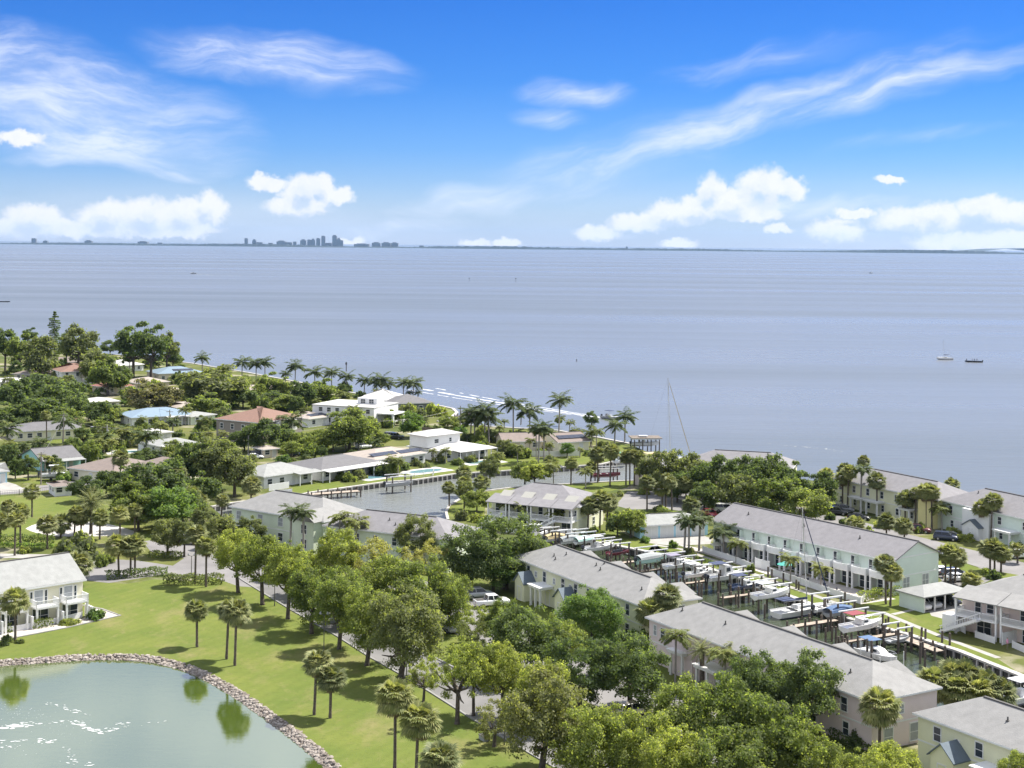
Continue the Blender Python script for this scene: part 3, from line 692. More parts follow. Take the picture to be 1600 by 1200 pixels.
# pink row
b = B('town_house', 'long pink two-storey town house row with white portico frames beside the boat basin', (1014, 1032), ang=R(-59.0), L=43, W=10.5, h=6.1, ridge=8.7, wall=W_PINK, roof=RF_GREY)
PINK = b
for x in (3.2, 14.0, 18.6, 26.0, 33.0, 38.5): b.win('f', x, 3.6, .95, 1.6)
for x in (1.4, 6.8, 11): b.win('f', x, 3.9, .6, 1.3, 'blind')
for x in (6.0, 15.3, 33.3, 38.8): b.win('f', x, .9, .9, 1.5)
b.portico(8.2, 2.8, 1.6, 3.1, 2); b.portico(16.0, 4.6, 2.6, 2.9, 3); b.portico(30.0, 3.0, 2.4, 2.9, 2)
for a in (2.6, 6.8): b.win('r', a, .4, 1.4, 2.0, 'blind')
b.win('r', 4.6, 3.9, .8, 1.0, 'blind'); b.win('l', 5, 3.6)
b.vents([(4, .55), (13, .6), (37, .5)], 8.7)
rear_gables(b, (9, 18.5, 28, 37), ridge=8.7)
gb = MB(); gb.box(5.6, 10.8, -.9, -.005, 0, 5.4); b.part('front_bay', gb, W_PINK)
# pale yellow row, near right
b = B('town_house', 'pale yellow two-storey town house with slate porch roof in front of the fan palm clump', (1434, 1196), ang=R(-58.2), L=30, W=10, h=5.9, ridge=8.3, wall=W_YELLOW, roof=RF_GREY)
for x in (2.8, 8.6, 14.5, 20): b.win('f', x, 3.55, .95, 1.5)
for x in (2.6,): b.win('f', x, .9, .95, 1.5)
b.win('f', 5.6, 3.8, .55, .6, 'blind'); b.gable_porch(5.6, 3.2, 2.4, wall=W_YELLOW); b.portico(11.5, 3.2, n=2); b.win('l', 5, 3.6); b.win('l', 3, .9)
b.vents([(10, .6), (13, .65), (15, .4)], 8.3)
# mint row with balconies facing the basin
b = B('town_house', 'mint green town house row with a line of white balconies facing the boats', (1115, 809, 6.2), (1398, 872, 6.2), W=11.5, h=6.0, ridge=8.5, wall=W_MINT, roof=RF_LAV, kind='gable', ov=.5)
MINT = b; nb = 11
for i in range(nb):
    x = b.L*(i+.5)/nb
    if i > 0: b.balcony(x, b.L/nb-.75, 2.2, 2.9)
    b.win('f', x+.9, 3.05, .8, 2.0)
    b.win('f', x-.1, .1, 2.7, 2.3, 'win', name='patio_door')  # wide dark glass also stands in for the shaded recess under the balcony
    fn = MB(); fn.box(x+b.L/nb/2-.06, x+b.L/nb/2+.06, -1.4, -.01, -.1, 2.9); b.part('party_wall', fn, M_WHITE)
    fn = MB(); fn.box(x+b.L/nb/2-.04, x+b.L/nb/2+.04, -.9, -.01, 2.9, 5.2); b.part('privacy_screen', fn, W_MINT)
for a in (3, 8): b.win('r', a, .6, 1.6, 2.0, 'blind')
tr = MB(); tr.box(b.L+.002, b.L+.04, -.1, b.W+.1, 5.95, 6.12); b.part('gable_trim', tr, M_WHITE)
b.vents([(6, .6), (20, .6), (33, .6)], 8.5)
# far-right yellow and green blocks
b = B('town_house', 'yellow two-storey town house behind the tall fan palms at the bay edge', (1304, 788), (1465, 826), W=11, h=6.0, ridge=8.6, wall=W_YELLOW, roof=RF_LAV)
for i in range(7): b.win('f', 2+i*b.L/7.2, 3.7, .9, 1.4); b.win('f', 2.3+i*b.L/7.2, .9, .8, 1.3)
b.portico(9, 3.6, 2, 2.7, 2); b.portico(14, 3.6, 2, 2.7, 2); b.portico(24, 3, 2, 2.7, 2)
ey = MB(); ey.box(b.L*.86, b.L+.004, -1.2, -.004, -.1, 5.6); b.part('front_bay', ey, wallm('strong_yellow', (0.760, 0.684, 0.323)))
b = B('town_house', 'light green two-storey town house with blue porch roof at the bay edge', (1472, 826), (1640, 868), W=12, h=6.0, ridge=8.9, wall=W_MINT, roof=RF_LAV)
for x in (2.5, 8.2, 16.0, 22.5, 27): b.win('f', x, 3.7, .9, 1.4); b.win('f', x+.4, .9, .8, 1.3)
b.gable_porch(10.8, 4.2, 2.6, 2.7, 3.9, wall=W_WHITE, roof=RF_SLATE); b.portico(19, 4, 2.4, 2.7, 2); b.win('f', 5, .1, 2.4, 2.2, 'door')
wb = MB(); wb.box(7.2, 14.5, -1.4, -.004, -.1, 5.6); b.part('front_bay', wb, W_WHITE)
b.vents([(6, .7), (18, .8), (20, .6)], 8.9)
# grey roofed block behind the dark trees by the bay
b = B('town_house', 'town house whose grey hip roof shows behind the dark trees by the bay', (1075, 722, 6.0), (1236, 731, 6.0), W=11, h=6.0, ridge=8.6, wall=W_CREAM, roof=RF_LAV)
for i in range(6): b.win('f', 2+i*b.L/6.4, 3.7, .9, 1.4)
b = B('town_house', 'pale pink house end between the canal palms and the dark trees', (992, 757), (1030, 766), W=9, h=5.2, ridge=6.6, wall=W_PINK, roof=RF_LAV)
b.win('f', 2, 3.2); b.win('f', 4, .9); b.win('l', 4, 3.2)
# left yellow balcony row by the pond
b = B('town_house', 'cream balcony town house on the pond lawn', (0, 985), (129, 963), W=11.5, h=6.0, ridge=8.9, wall=W_CREAM, roof=RF_PALE, kind='gable')
u_ = Vector((math.cos(b.ang), math.sin(b.ang)))
b.t.location -= (u_*9).to_3d(); b.L0 = b.L
for c in list(b.t.children_recursive): bpy.data.objects.remove(c, do_unlink=True)
b.L = b.L+9
walls(b.L, b.W, 6.0, gz=8.78).build('wall', W_CREAM, b.t); b.roof = gable_roof(b.L, b.W, 6.0, 8.9, .45).build('roof', RF_PALE, b.t)
f_ = MB(); f_.box(-.3, b.L+.4, -.52, -.46, 5.5, 5.72); b.part('fascia', f_, M_WHITE)
rc = MB(); rc.box(-.3, b.L+.3, b.W/2-.17, b.W/2+.17, 8.81, 8.97); b.part('ridge_shadow_cap', rc, M_RIDGE, b.roof)
for k_, x in enumerate((b.L-1.9, b.L-6.6, b.L-11.4, b.L-16)):
    b.balcony(x, 3.6, 2.3, 2.9, rail='open'); b.win('f', x-.5, 2.95, 1.3, 2.1, 'blind', name='window'); b.win('f', x-.2, .1, 2.4, 2.2, name='patio_door')
    for sx_ in (-1, 1): b.win('f', x-.5+sx_*1.15, 2.95, .35, 2.0)
    pw = MB(); pw.box(x+2.2, x+2.45, -2.6, -.01, -.1, 1.9); b.part('party_wall', pw, M_WHITE)
CREAM = b
# cream building behind the boulevard trees (two wings and a front gable)
b = B('town_house', 'pale green canal-side building with feather palms in front, grey hip roof', (362, 838), (505, 864), W=12, h=6.0, ridge=9.0, wall=W_PALE, roof=RF_GREY)
for x in (2, 8, 13.5): b.win('f', x, 3.7, 1.2, 1.5, 'blind'); b.win('f', x, .9, 1.2, 1.4)
q = MB(); q.box(b.L-5.5, b.L-.4, -2.2, -.004, -.1, 6.0); q.add([(b.L-5.5, -2.2, 6), (b.L-.4, -2.2, 6), (b.L-2.95, -2.2, 7.6)], [(0, 1, 2)]); gp = b.part('front_gable', q, W_PALE)
q = MB(); xa, xb, xm = b.L-5.9, b.L, b.L-2.95
q.add([(xa, -2.5, 5.95), (xm, -2.5, 7.8), (xb, -2.5, 5.95), (xa, 5, 6.0), (xm, 5, 7.85), (xb, 5, 6.0)], [(0, 1, 4, 3), (1, 2, 5, 4), (0, 2, 1)]); b.part('gable_roof', q, RF_GREY, gp)
window(gp, 'f', b.L-2.9, 3.6, 1.3, 1.6, y0=-2.2); window(gp, 'f', b.L-2.9, .9, 1.3, 1.6, y0=-2.2)
b = B('town_house', 'grey roofed wing of the canal-side building behind the golden trees', (508, 820, 6.0), (700, 842, 6.0), W=11, h=6.0, ridge=8.5, wall=W_PALE, roof=RF_LAV)
for i in range(7): b.win('f', 3+i*4.0, 3.7, .9, 1.4)
b.vents([(12, .6), (14, .4)], 8.5)

# villas with outside stairs
def stairs(b, x0, x1, y0, y1, z0=0.0, z1=2.9, name='stair'):
    """flight rising along local x from x0 to x1"""
    n = 15; s_ = MB()
    for i in range(n):
        xa = x0+(x1-x0)*i/n; xb = x0+(x1-x0)*(i+1)/n; z = z0+(z1-z0)*(i+1)/n
        s_.box(min(xa, xb), max(xa, xb), y0, y1, z-.28, z)
    st = b.part(name, s_, M_WHITE, kind='stuff')
    for y in (y0, y1):
        r = MB(); sl = (z1-z0)/(x1-x0)
        r.bar((x0, y, z0+.95), (x1, y, z1+.95), .1, .12); r.bar((x0, y, z0+.1), (x1, y, z1+.1), .12, .38)
        for k in range(15): xx = x0+(x1-x0)*(k+.5)/15; r.bar((xx, y, z0+sl*(xx-x0)), (xx, y, z0+sl*(xx-x0)+.95), .05, .05)
        b.part('handrail', r, M_WHITE, st, kind='stuff')
def villa(label, A, Bp, ang=None, L=None, W=12, wall=None, roof=None, h=5.8, ridge=8.6, bays=4, stair_at=(), panels=True, d=2.6, hips=(1, 1)):
    b = B('villa', label, A, Bp, ang=ang, L=L, W=W, h=h, ridge=ridge, wall=wall, roof=roof, hips=hips, ov=.5)
    L = b.L
    # veranda roofs reach over the balconies, deck below
    for i in range(bays):
        xa, xb = L*i/bays+.25, L*(i+1)/bays-.25; xm = (xa+xb)/2
        dk = MB(); dk.box(xa, xb, -d, -.006, 2.65, 2.88); dd = b.part('veranda', dk, M_WHITE)
        r = MB(); railing(r, [(xa+.1, -.1, 2.88), (xa+.1, -d+.1, 2.88), (xb-.1, -d+.1, 2.88), (xb-.1, -.1, 2.88)], .95); b.part('railing', r, M_WHITE, dd, kind='stuff')
        for xx in (xa+.15, xb-.15):
            c = MB(); c.box(xx-.13, xx+.13, -d+.02, -d+.28, -.1, h-.3); b.part('column', c, M_WHITE, dd)
        r = MB(); sl = (ridge-h)/(W/2)
        r.add([(xa-.2, -d-.4, h-.25), (xb+.2, -d-.4, h-.25), (xb+.2, 1.4, h+.06+1.9*sl), (xa-.2, 1.4, h+.06+1.9*sl), (xa-.2, -d-.4, h-.38), (xb+.2, -d-.4, h-.38), (xb+.2, 1.4, h), (xa-.2, 1.4, h)],
              [(0, 1, 2, 3), (4, 7, 6, 5), (0, 4, 5, 1), (1, 5, 6, 2), (3, 7, 4, 0)]); b.part('veranda_roof', r, roof, dd)
        b.win('f', xm-1.0, 2.95, .9, 2.0); b.win('f', xm+1.0, 3.4, 1.0, 1.3); b.win('f', xm, .1, 2.2, 2.1, name='patio_door')
        if panels:
            r = MB(); z_ = lambda y: h+.13+(y+.5)*sl; w_ = 1.25
            px = xb-1.8
            r.add([(px-w_, -.9, h+.10), (px+w_, -.9, h+.10), (px+w_, 2.6, z_(2.6)+.02), (px-w_, 2.6, z_(2.6)+.02)], [(0, 1, 2, 3)]); 
            b.part('roof_panel', r, RF_PANEL, b.roof)
    for (xa, xb) in stair_at: stairs(b, xa, xb, -d-1.3, -d-.05)
    return b
RF_PANEL = roofm('cream_skylight_panel', (0.29, 0.285, 0.255), .05)
b = villa('cream two-storey villa with paired outside stairs at the head of the boat basin', (768, 822), (903, 836), W=13, wall=W_LEMON, roof=RF_LAV, bays=4, stair_at=((-1.0, 4.2), (10.2, 15.6)))
b.win('f', b.L-.7, 3.6, .7, 1.2); b.win('r', 4, 3.6); b.win('r', 8, .9)
fe = MB(); fe.box(b.L-2.6, b.L+.4, -4.3, -4.2, -.1, 1.8); b.part('privacy_screen', fe, M_WHITE)
fe = MB(); fe.box(5.2, 8.4, -4.3, -4.2, -.1, 1.8); b.part('privacy_screen', fe, M_WHITE)
b = villa('white veranda villa with pink walls and a long outside stair above the seawall', (1503, 984), None, ang=R(-47), L=22, W=13, wall=wallm('blush', (0.741, 0.627, 0.570)), roof=RF_GREY, bays=3, stair_at=((-1.5, 4.6),), panels=False)
b.win('l', 4, 3.4); b.win('l', 8, .9)
sh = MB(); sh.box(-2.4, .2, -1.6, .5, -.1, 2.3); b.part('store_cupboard', sh, M_WHITE)

# open carport and garage row
def carport():
    a = Vector(G(1405, 947)); t = thing('carport', 'light green open carport with two parked cars beside the fan palms', 'carport', (a.x, a.y, 0), R(-58))
    Lx, Wy = 5.2, 9.6
    w = MB(); w.box(0, Lx, 0, .15, -.1, 2.5); w.box(0, .15, .15, Wy, -.1, 2.5); w.build('wall', W_MINT, t)
    r = hip_roof(Lx, Wy, 2.55, 3.6, .5, hx=2.5); 
    mb = MB(); x0, x1, y0, y1 = -.5, Lx+.5, -.5, Wy+.5
    mb.add([(x0, y0, 2.45), (x1, y0, 2.45), (x1, y1, 2.45), (x0, y1, 2.45), (x0, y0, 2.62), (x1, y0, 2.62), (x1, y1, 2.62), (x0, y1, 2.62), (Lx/2, 2.6, 3.7), (Lx/2, Wy-2.6, 3.7)],
           [(3, 2, 1, 0), (0, 1, 5, 4), (1, 2, 6, 5), (2, 3, 7, 6), (3, 0, 4, 7), (5, 6, 9, 8), (7, 4, 8, 9), (4, 5, 8), (6, 7, 9)])
    mb.build('roof', RF_PALE, t)
    for y in (.15, 2.5, 4.85, 7.2, Wy-.2):
        c = MB(); c.box(Lx-.2, Lx-.02, y, y+.18, -.1, 2.5); c.build('post', M_WHITE, t)
    fl = MB(); fl.box(.2, Lx, .2, Wy, -.05, .02); fl.build('floor_slab', M_CONC, t)
    return t, Lx
CARPORT = carport()
b = B('garage_row', 'low white garage row with pale blue door surrounds and grey roof', (1000, 842), (1106, 836), W=7.5, h=2.7, ridge=4.1, wall=W_BLUE, roof=RF_PALE, band=False, cat='garage')
for i in range(4): b.win('f', 2.4+i*(b.L-1.2)/4, .05, 2.7, 2.2, 'door', name='garage_door')
b.win('l', 3.5, .1, 1.0, 2.0, 'door')

# ------------------------------------------------------------------ bay-side houses of the old neighbourhood
M_SOLAR = mat('solar_glass', (0.035, 0.04, 0.06), .2, .2, 2)
def house(label, A, Bp, W, wall, roof, h=2.8, ridge=4.6, kind='hip', wins=None, solar=None, name='house', door=None):
    b = B(name, label, A, Bp, W=W, h=h, ridge=ridge, wall=wall, roof=roof, kind=kind, band=False, cat='house', ov=.5)
    L = b.L; n = wins if wins is not None else max(2, int(L/3.6))
    for i in range(n):
        if i == n//2: b.win('f', L*(i+.5)/n, .05, 1.0, 2.05, 'door')
        else: b.win('f', L*(i+.5)/n, .9, 1.3, 1.2)
        if h > 5: b.win('f', L*(i+.5)/n, 3.8, 1.1, 1.4)
    for a in (W*.3, W*.7):
        b.win('l', a, .9, 1.1, 1.2); b.win('r', a, .9, 1.1, 1.2)
        if h > 5: b.win('l', a, 3.8, 1.0, 1.4); b.win('r', a, 3.8, 1.0, 1.4)
    if solar:
        sl = (ridge-h)/(W/2); nr, nc = 2, 5
        for (x0, fy) in solar:
            for i in range(nr):
                for j in range(nc):
                    y0 = -.3+W/2*fy+i*1.05; xx = x0+j*1.75
                    p = MB(); z_ = lambda y: h+(y+.5)*sl*(W/2)/(W/2+.5)+.14
                    p.add([(xx, y0, z_(y0)), (xx+1.7, y0, z_(y0)), (xx+1.7, y0+1.0, z_(y0+1.0)), (xx, y0+1.0, z_(y0+1.0)), (xx, y0, z_(y0)-.05), (xx+1.7, y0, z_(y0)-.05), (xx+1.7, y0+1, z_(y0+1)-.05), (xx, y0+1, z_(y0+1)-.05)],
                          [(0, 1, 2, 3), (7, 6, 5, 4), (0, 4, 5, 1), (1, 5, 6, 2), (2, 6, 7, 3), (3, 7, 4, 0)])
                    b.part('solar_panel', p, M_SOLAR, b.roof)
    return b
def patio_roof(b, x0, x1, d, h0, m, posts=3, h1=None):
    r = MB(); h1 = h1 or h0+.25
    r.add([(x0, -d, h0), (x1, -d, h0), (x1, .3, h1), (x0, .3, h1), (x0, -d, h0-.14), (x1, -d, h0-.14), (x1, .3, h1-.14), (x0, .3, h1-.14)], [(0, 1, 2, 3), (7, 6, 5, 4), (0, 4, 5, 1), (1, 5, 6, 2), (2, 6, 7, 3), (3, 7, 4, 0)])
    p = b.part('patio_roof', r, m)
    for i in range(posts):
        q = MB(); x = x0+.2+(x1-x0-.4)*i/(posts-1); q.box(x-.09, x+.09, -d+.1, -d+.28, -.1, h0-.1); b.part('post', q, M_WHITE, p)
b = house('white canal house with pale grey hip roof and open lawn', (412, 764), (486, 753), 10.5, W_WHITE, RF_PALE, 3.0, 4.9); patio_roof(b, b.L-6, b.L+1.5, 3, 2.8, RF_PALE)
fe = MB(); fe.box(-1, 5, -3.2, -3.1, -.1, 1.5); b.part('yard_fence', fe, M_WHITE)
b = house('low canal house with dark grey roof and long white patio roof', (502, 752), (592, 738), 13, W_WHITE, RF_DARK, 2.9, 4.7); patio_roof(b, -.4, b.L+.3, 3.4, 2.6, RF_WHITE, 5)
b = house('grey roofed canal house with solar panels over white patio doors', (585, 736), (664, 724), 13, W_WHITE, RF_TAN, 2.9, 4.5, solar=((1.0, .25), (10.5, .2)), wins=6)
b = house('white canal house with a raised upper storey and pool terrace', (692, 722), (762, 713), 14, W_WHITE, RF_WHITE, 2.9, 4.1); patio_roof(b, 3, b.L+.5, 3.6, 2.7, RF_WHITE, 7)
u2 = MB(); u2.box(-1.0, 11.0, 5.5, 12.5, 3.2, 6.4); q = b.part('upper_storey', u2, W_WHITE)
hr = hip_roof(12.0, 7.0, 6.4, 7.5, .6); hr.v = [(x-1.0, y+5.5, z) for x, y, z in hr.v]; b.part('upper_roof', hr, RF_WHITE, q)
window(q, 'f', 2.5, 4.3, 1.4, 1.0, y0=5.5); window(q, 'f', 7.5, 4.3, .8, 1.0, y0=5.5)
b = house('small house with red-brown gable roof behind the garden wall', (786, 704), (846, 703), 11, W_BEIGE, RF_BROWN, 2.7, 4.3, kind='gable')
b = house('cream house with red-brown roof beside the royal palm', (872, 706), (920, 703), 11, W_CREAM, RF_BROWN, 2.8, 4.6, kind='gable', solar=((1.0, .3),))
b = house('bay-front house with dark hip roof and screened porch by the point lawn', (614, 645), (676, 643), 14, mat('screen_mesh', (0.16, 0.17, 0.17), .7, .2, 1), RF_DARK, 3.2, 5.6, wins=5)
b = house('bay-front house with big white metal hip roof', (560, 640), (626, 641), 16, W_WHITE, RF_WHITE, 3.4, 6.6)
b = B('house', 'white modern two-storey flat-roofed house with roof terrace', (488, 662), (584, 668), W=17, h=6.0, ridge=6.2, wall=W_WHITE, roof=RF_WHITE, kind='flat', band=False, cat='house')
for x in (3, 6, 9, 15, 20): b.win('f', x, 4.2, 1.3, 1.3); b.win('f', x, .9, 1.3, 1.3)
tb = MB(); tb.box(12, 19, 8, 13, 6.2, 8.2); q = b.part('roof_pavilion', tb, W_WHITE); window(q, 'f', 14, 6.5, 1.6, 1.3, y0=8); window(q, 'f', 17, 6.5, 1.6, 1.3, y0=8)
pc = MB(); pc.box(b.L, b.L+6, 2, 10, 4.0, 4.4); q = b.part('entrance_canopy', pc, W_WHITE)
for y in (2.1, 9.3): c = MB(); c.box(b.L+5.2, b.L+5.8, y, y+.6, -.1, 4.0); b.part('column', c, W_WHITE, q)
b = house('tall taupe two-storey house with terracotta hip roof', (338, 688), (405, 695), 19, W_TAUPE, RF_TERRA, 6.4, 9.6)
lg = MB(); lg.box(b.L, b.L+1.4, 7, 15, 3.0, 5.9); q = b.part('loggia', lg, M_WHITE)
for a in (8.3, 10.2, 12.0, 13.7): window(q, 'r', a, 3.9, 1.3, 1.5, L=b.L+1.4)
b = house('low beige house with grey ridge roof behind the taupe house', (392, 622), (449, 621), 12, W_BEIGE, RF_TAN, 2.8, 4.4, kind='gable')
b = house('two-storey white house with orange-brown hip roof and blue windows', (96, 603), (146, 601), 15, W_WHITE, RF_TERRA, 5.6, 8.4)
b = house('long low brown-roofed house left of the two-storey white house', (22, 594), (94, 596), 13, W_BEIGE, RF_BROWN, 2.8, 4.9)
b = house('tan roofed house with white eaves under the olive trees near the bay', (74, 577), (140, 574), 13, W_WHITE, RF_BROWN, 2.8, 4.8)
b = house('white arched-roof house by the twin thin palms', (182, 582), (224, 579), 13, W_WHITE, RF_WHITE, 2.9, 5.0)
b = house('bay-side house with pale blue metal roof and one solar array', (248, 596), (318, 593), 15, W_BEIGE, RF_BLUE, 3.2, 5.4, solar=((7, .3),))
b = house('small grey-roofed house below the pale blue roof', (214, 610), (264, 607), 12, W_BEIGE, RF_TAN, 2.8, 4.5)
b = house('small house with bright red tile roof', (168, 617), (208, 614), 11, W_BEIGE, RF_RED, 2.8, 4.9)
b = house('flat white-roofed house half hidden by dark trees', (136, 642), (186, 639), 11, W_WHITE, RF_WHITE, 2.8, 3.9)
b = house('blue metal roofed house with pink trimmed porch', (206, 667), (302, 662), 14, W_WHITE, RF_BLUE, 2.9, 5.0); patio_roof(b, b.L-9, b.L, 3, 2.7, RF_WHITE, 5)
b = house('little grey-roofed house behind the blue metal roof', (278, 650), (308, 648), 11, W_WHITE, RF_TAN, 2.7, 4.1)
b = house('cream house with dark hip roof on the side street', (24, 690), (128, 684), 13, W_CREAM, RF_DARK, 2.9, 4.6, wins=7)
b = house('orange-roofed hut behind the cream street house', (100, 670), (128, 668), 8, W_BEIGE, RF_TERRA, 2.6, 3.9)
b = house('aqua gabled house with dark grey roof and boat in its drive', (64, 736), (126, 730), 12, W_AQUA, RF_DARK, 2.9, 5.0, kind='gable'); patio_roof(b, 0, b.L, 3.5, 2.5, RF_PALE, 3)
b = house('brown shingled house at the end of the side street', (108, 749), (176, 757), 16, W_CREAM, RF_BROWN, 2.9, 5.4)
q = hip_roof(15, 12, 2.9, 5.0, .5); q.v = [(x+b.L-4, y+9, z) for x, y, z in q.v]; b.part('wing_roof', q, RF_BROWN)
q = walls(15, 12, 2.85); q.v = [(x+b.L-4, y+9, z) for x, y, z in q.v]; b.part('wing_wall', q, W_CREAM)
b = house('small light blue house at the street corner', (-16, 756), (11, 754), 9, W_BLUE, RF_PALE, 2.8, 4.2)
b = house('low brown-roofed shed with white screen beside the green', (86, 776), (112, 774), 6, W_WHITE, RF_BROWN, 2.3, 3.1, wins=2)
b = house('flat pale-grey roofed house behind the tall hedge trees', (250, 713), (310, 707), 12, W_WHITE, RF_PALE, 2.8, 3.8); patio_roof(b, 0, 9, 4, 2.6, RF_WHITE, 5)
b = house('white-roofed house at the foot of the dark tree bank', (-4, 608), (44, 606), 12, W_WHITE, RF_WHITE, 2.8, 4.0)
b = house('small beige garden shed on the parking lane', (412, 716), (434, 714), 6, W_BEIGE, RF_TAN, 2.4, 3.0, wins=2)
b = house('small grey solar-roofed house beside the feather palm', (482, 668), (514, 664), 11, W_WHITE, RF_TAN, 2.8, 4.2, solar=((2.0, .25),))
b = house('low pale house with a white garage door behind the dark trees', (298, 664), (336, 660), 9, W_PALE, RF_PALE, 2.7, 3.6)
b = house('tan-roofed low house between the brown-leaved trees', (264, 626), (300, 622), 10, W_BEIGE, RF_TAN, 2.7, 4.2)
b = house('white-roofed beach house behind the shoreline palms', (466, 618), (500, 616), 10, W_WHITE, RF_WHITE, 2.8, 3.8)
b = house('white cottage behind the roadside hedge trees', (232, 692), (268, 688), 9, W_WHITE, RF_WHITE, 2.6, 3.4)

# ------------------------------------------------------------------ vegetation
def leaf_mat(name, c1, c2, trans=.66, tcol=None, warm=.0):
    m = bpy.data.materials.new(name); m.use_nodes = True; nt = m.node_tree; L = nt.links; nt.nodes.clear()
    out = nt.nodes.new('ShaderNodeOutputMaterial')
    gi = nt.nodes.new('ShaderNodeNewGeometry'); oi = nt.nodes.new('ShaderNodeObjectInfo')
    mx = nt.nodes.new('ShaderNodeMix'); mx.data_type = 'RGBA'; L.new(gi.outputs['Random Per Island'], mx.inputs[0])
    mx.inputs[6].default_value = (*c1, 1); mx.inputs[7].default_value = (*c2, 1)
    n = nt.nodes.new('ShaderNodeTexNoise'); n.inputs['Scale'].default_value = .55; n.inputs['Detail'].default_value = 2; L.new(gi.outputs['Position'], n.inputs['Vector'])
    mr = nt.nodes.new('ShaderNodeMapRange'); L.new(n.outputs['Fac'], mr.inputs[0]); mr.inputs[1].default_value = .3; mr.inputs[2].default_value = .7; mr.inputs[3].default_value = .80; mr.inputs[4].default_value = 1.22
    mo = nt.nodes.new('ShaderNodeMapRange'); L.new(oi.outputs['Random'], mo.inputs[0]); mo.inputs[3].default_value = .82; mo.inputs[4].default_value = 1.18
    mm = nt.nodes.new('ShaderNodeMath'); mm.operation = 'MULTIPLY'; L.new(mr.outputs[0], mm.inputs[0]); L.new(mo.outputs[0], mm.inputs[1])
    hs = nt.nodes.new('ShaderNodeHueSaturation'); L.new(mx.outputs[2], hs.inputs['Color']); L.new(mm.outputs[0], hs.inputs['Value'])
    mh = nt.nodes.new('ShaderNodeMapRange'); L.new(oi.outputs['Random'], mh.inputs[0]); mh.inputs[3].default_value = .515; mh.inputs[4].default_value = .497; L.new(mh.outputs[0], hs.inputs['Hue']); hs.inputs['Saturation'].default_value = .88
    d = nt.nodes.new('ShaderNodeBsdfPrincipled'); L.new(hs.outputs[0], d.inputs['Base Color']); d.inputs['Roughness'].default_value = .6; d.inputs['Specular IOR Level'].default_value = .25
    t = nt.nodes.new('ShaderNodeBsdfTranslucent')
    tm = nt.nodes.new('ShaderNodeMix'); tm.data_type = 'RGBA'; tm.blend_type = 'MULTIPLY'; tm.inputs[0].default_value = 1; L.new(hs.outputs[0], tm.inputs[6]); tm.inputs[7].default_value = (*(tcol or (1.5, 1.55, .6)), 1)
    L.new(tm.outputs[2], t.inputs['Color'])
    s = nt.nodes.new('ShaderNodeMixShader'); s.inputs[0].default_value = trans; L.new(d.outputs[0], s.inputs[1]); L.new(t.outputs[0], s.inputs[2]); L.new(s.outputs[0], out.inputs[0])
    MATS[name] = m; return m
LF = {'l': leaf_mat('leaf_yellow_green', (0.17, 0.21, 0.052), (0.32, 0.335, 0.088)),
      'm': leaf_mat('leaf_mid_green', (0.12, 0.165, 0.044), (0.24, 0.265, 0.078)),
      'd': leaf_mat('leaf_dark_green', (0.072, 0.110, 0.040), (0.155, 0.195, 0.066), .6),
      'o': leaf_mat('leaf_olive', (0.115, 0.14, 0.058), (0.215, 0.23, 0.095), .6),
      'b': leaf_mat('leaf_bronze', (0.10, 0.11, 0.042), (0.215, 0.185, 0.075), .45),
      'g': leaf_mat('leaf_golden', (0.19, 0.195, 0.06), (0.35, 0.33, 0.10), .5),
      't': leaf_mat('leaf_bright_green', (0.09, 0.165, 0.032), (0.20, 0.27, 0.06), .55),
      'k': leaf_mat('leaf_pale_brown_green', (0.165, 0.175, 0.065), (0.33, 0.315, 0.12), .55)}
PALM_L = leaf_mat('palm_frond', (0.095, 0.125, 0.040), (0.28, 0.285, 0.11), .3, (1.6, 1.5, .7))
PALM_Y = leaf_mat('palm_frond_sunlit', (0.13, 0.16, 0.045), (0.34, 0.335, 0.13), .42, (1.5, 1.5, .7))  # lighter frond copy; sunlight on the heads is put into its colour
FEATHER_L = leaf_mat('feather_frond', (0.060, 0.092, 0.030), (0.13, 0.16, 0.055), .4, (1.6, 1.5, .7))
FEATHER_Y = leaf_mat('feather_frond_yellow', (0.13, 0.165, 0.032), (0.20, 0.21, 0.05), .35, (1.6, 1.5, .7))
DEAD_L = leaf_mat('dead_frond', (0.16, 0.115, 0.062), (0.25, 0.185, 0.10), .2, (1.2, 1.1, .8))
M_BARK = mat('bark', (0.12, 0.098, 0.078), .95, .5, 3)
M_PBARK = mat('palm_bark', (0.155, 0.125, 0.10), .95, .5, 4)
M_RBARK = mat('royal_palm_bark', (0.34, 0.31, 0.28), .9, .25, 2)

def quads_mesh(name, V, mats, midx=None, k=4):
    """V: (n, k, 3) array of separate k-gons"""
    n = V.shape[0]; me = bpy.data.meshes.new(name)
    me.vertices.add(n*k); me.vertices.foreach_set('co', V.reshape(-1).astype(np.float32))
    me.loops.add(n*k); me.loops.foreach_set('vertex_index', np.arange(n*k, dtype=np.int32))
    me.polygons.add(n); me.polygons.foreach_set('loop_start', np.arange(0, n*k, k, dtype=np.int32)); me.polygons.foreach_set('loop_total', np.full(n, k, dtype=np.int32))
    for m in mats: me.materials.append(m)
    if midx is not None: me.polygons.foreach_set('material_index', midx.astype(np.int32))
    me.update(); return me
def leaf_quads(rng, C, N, size):
    """diamond leaves at centres C with normals N"""
    n = len(C); r = rng.normal(size=(n, 3)); N = N/np.linalg.norm(N, axis=1, keepdims=True)
    T = np.cross(N, r); T /= np.linalg.norm(T, axis=1, keepdims=True)+1e-9; Bn = np.cross(N, T)
    s = size*rng.uniform(.65, 1.35, (n, 1)); w = s*rng.uniform(.45, .75, (n, 1))
    bend = N*s*rng.uniform(-.25, .25, (n, 1))
    return np.stack([C-T*s, C-Bn*w+bend, C+T*s, C+Bn*w+bend], 1)
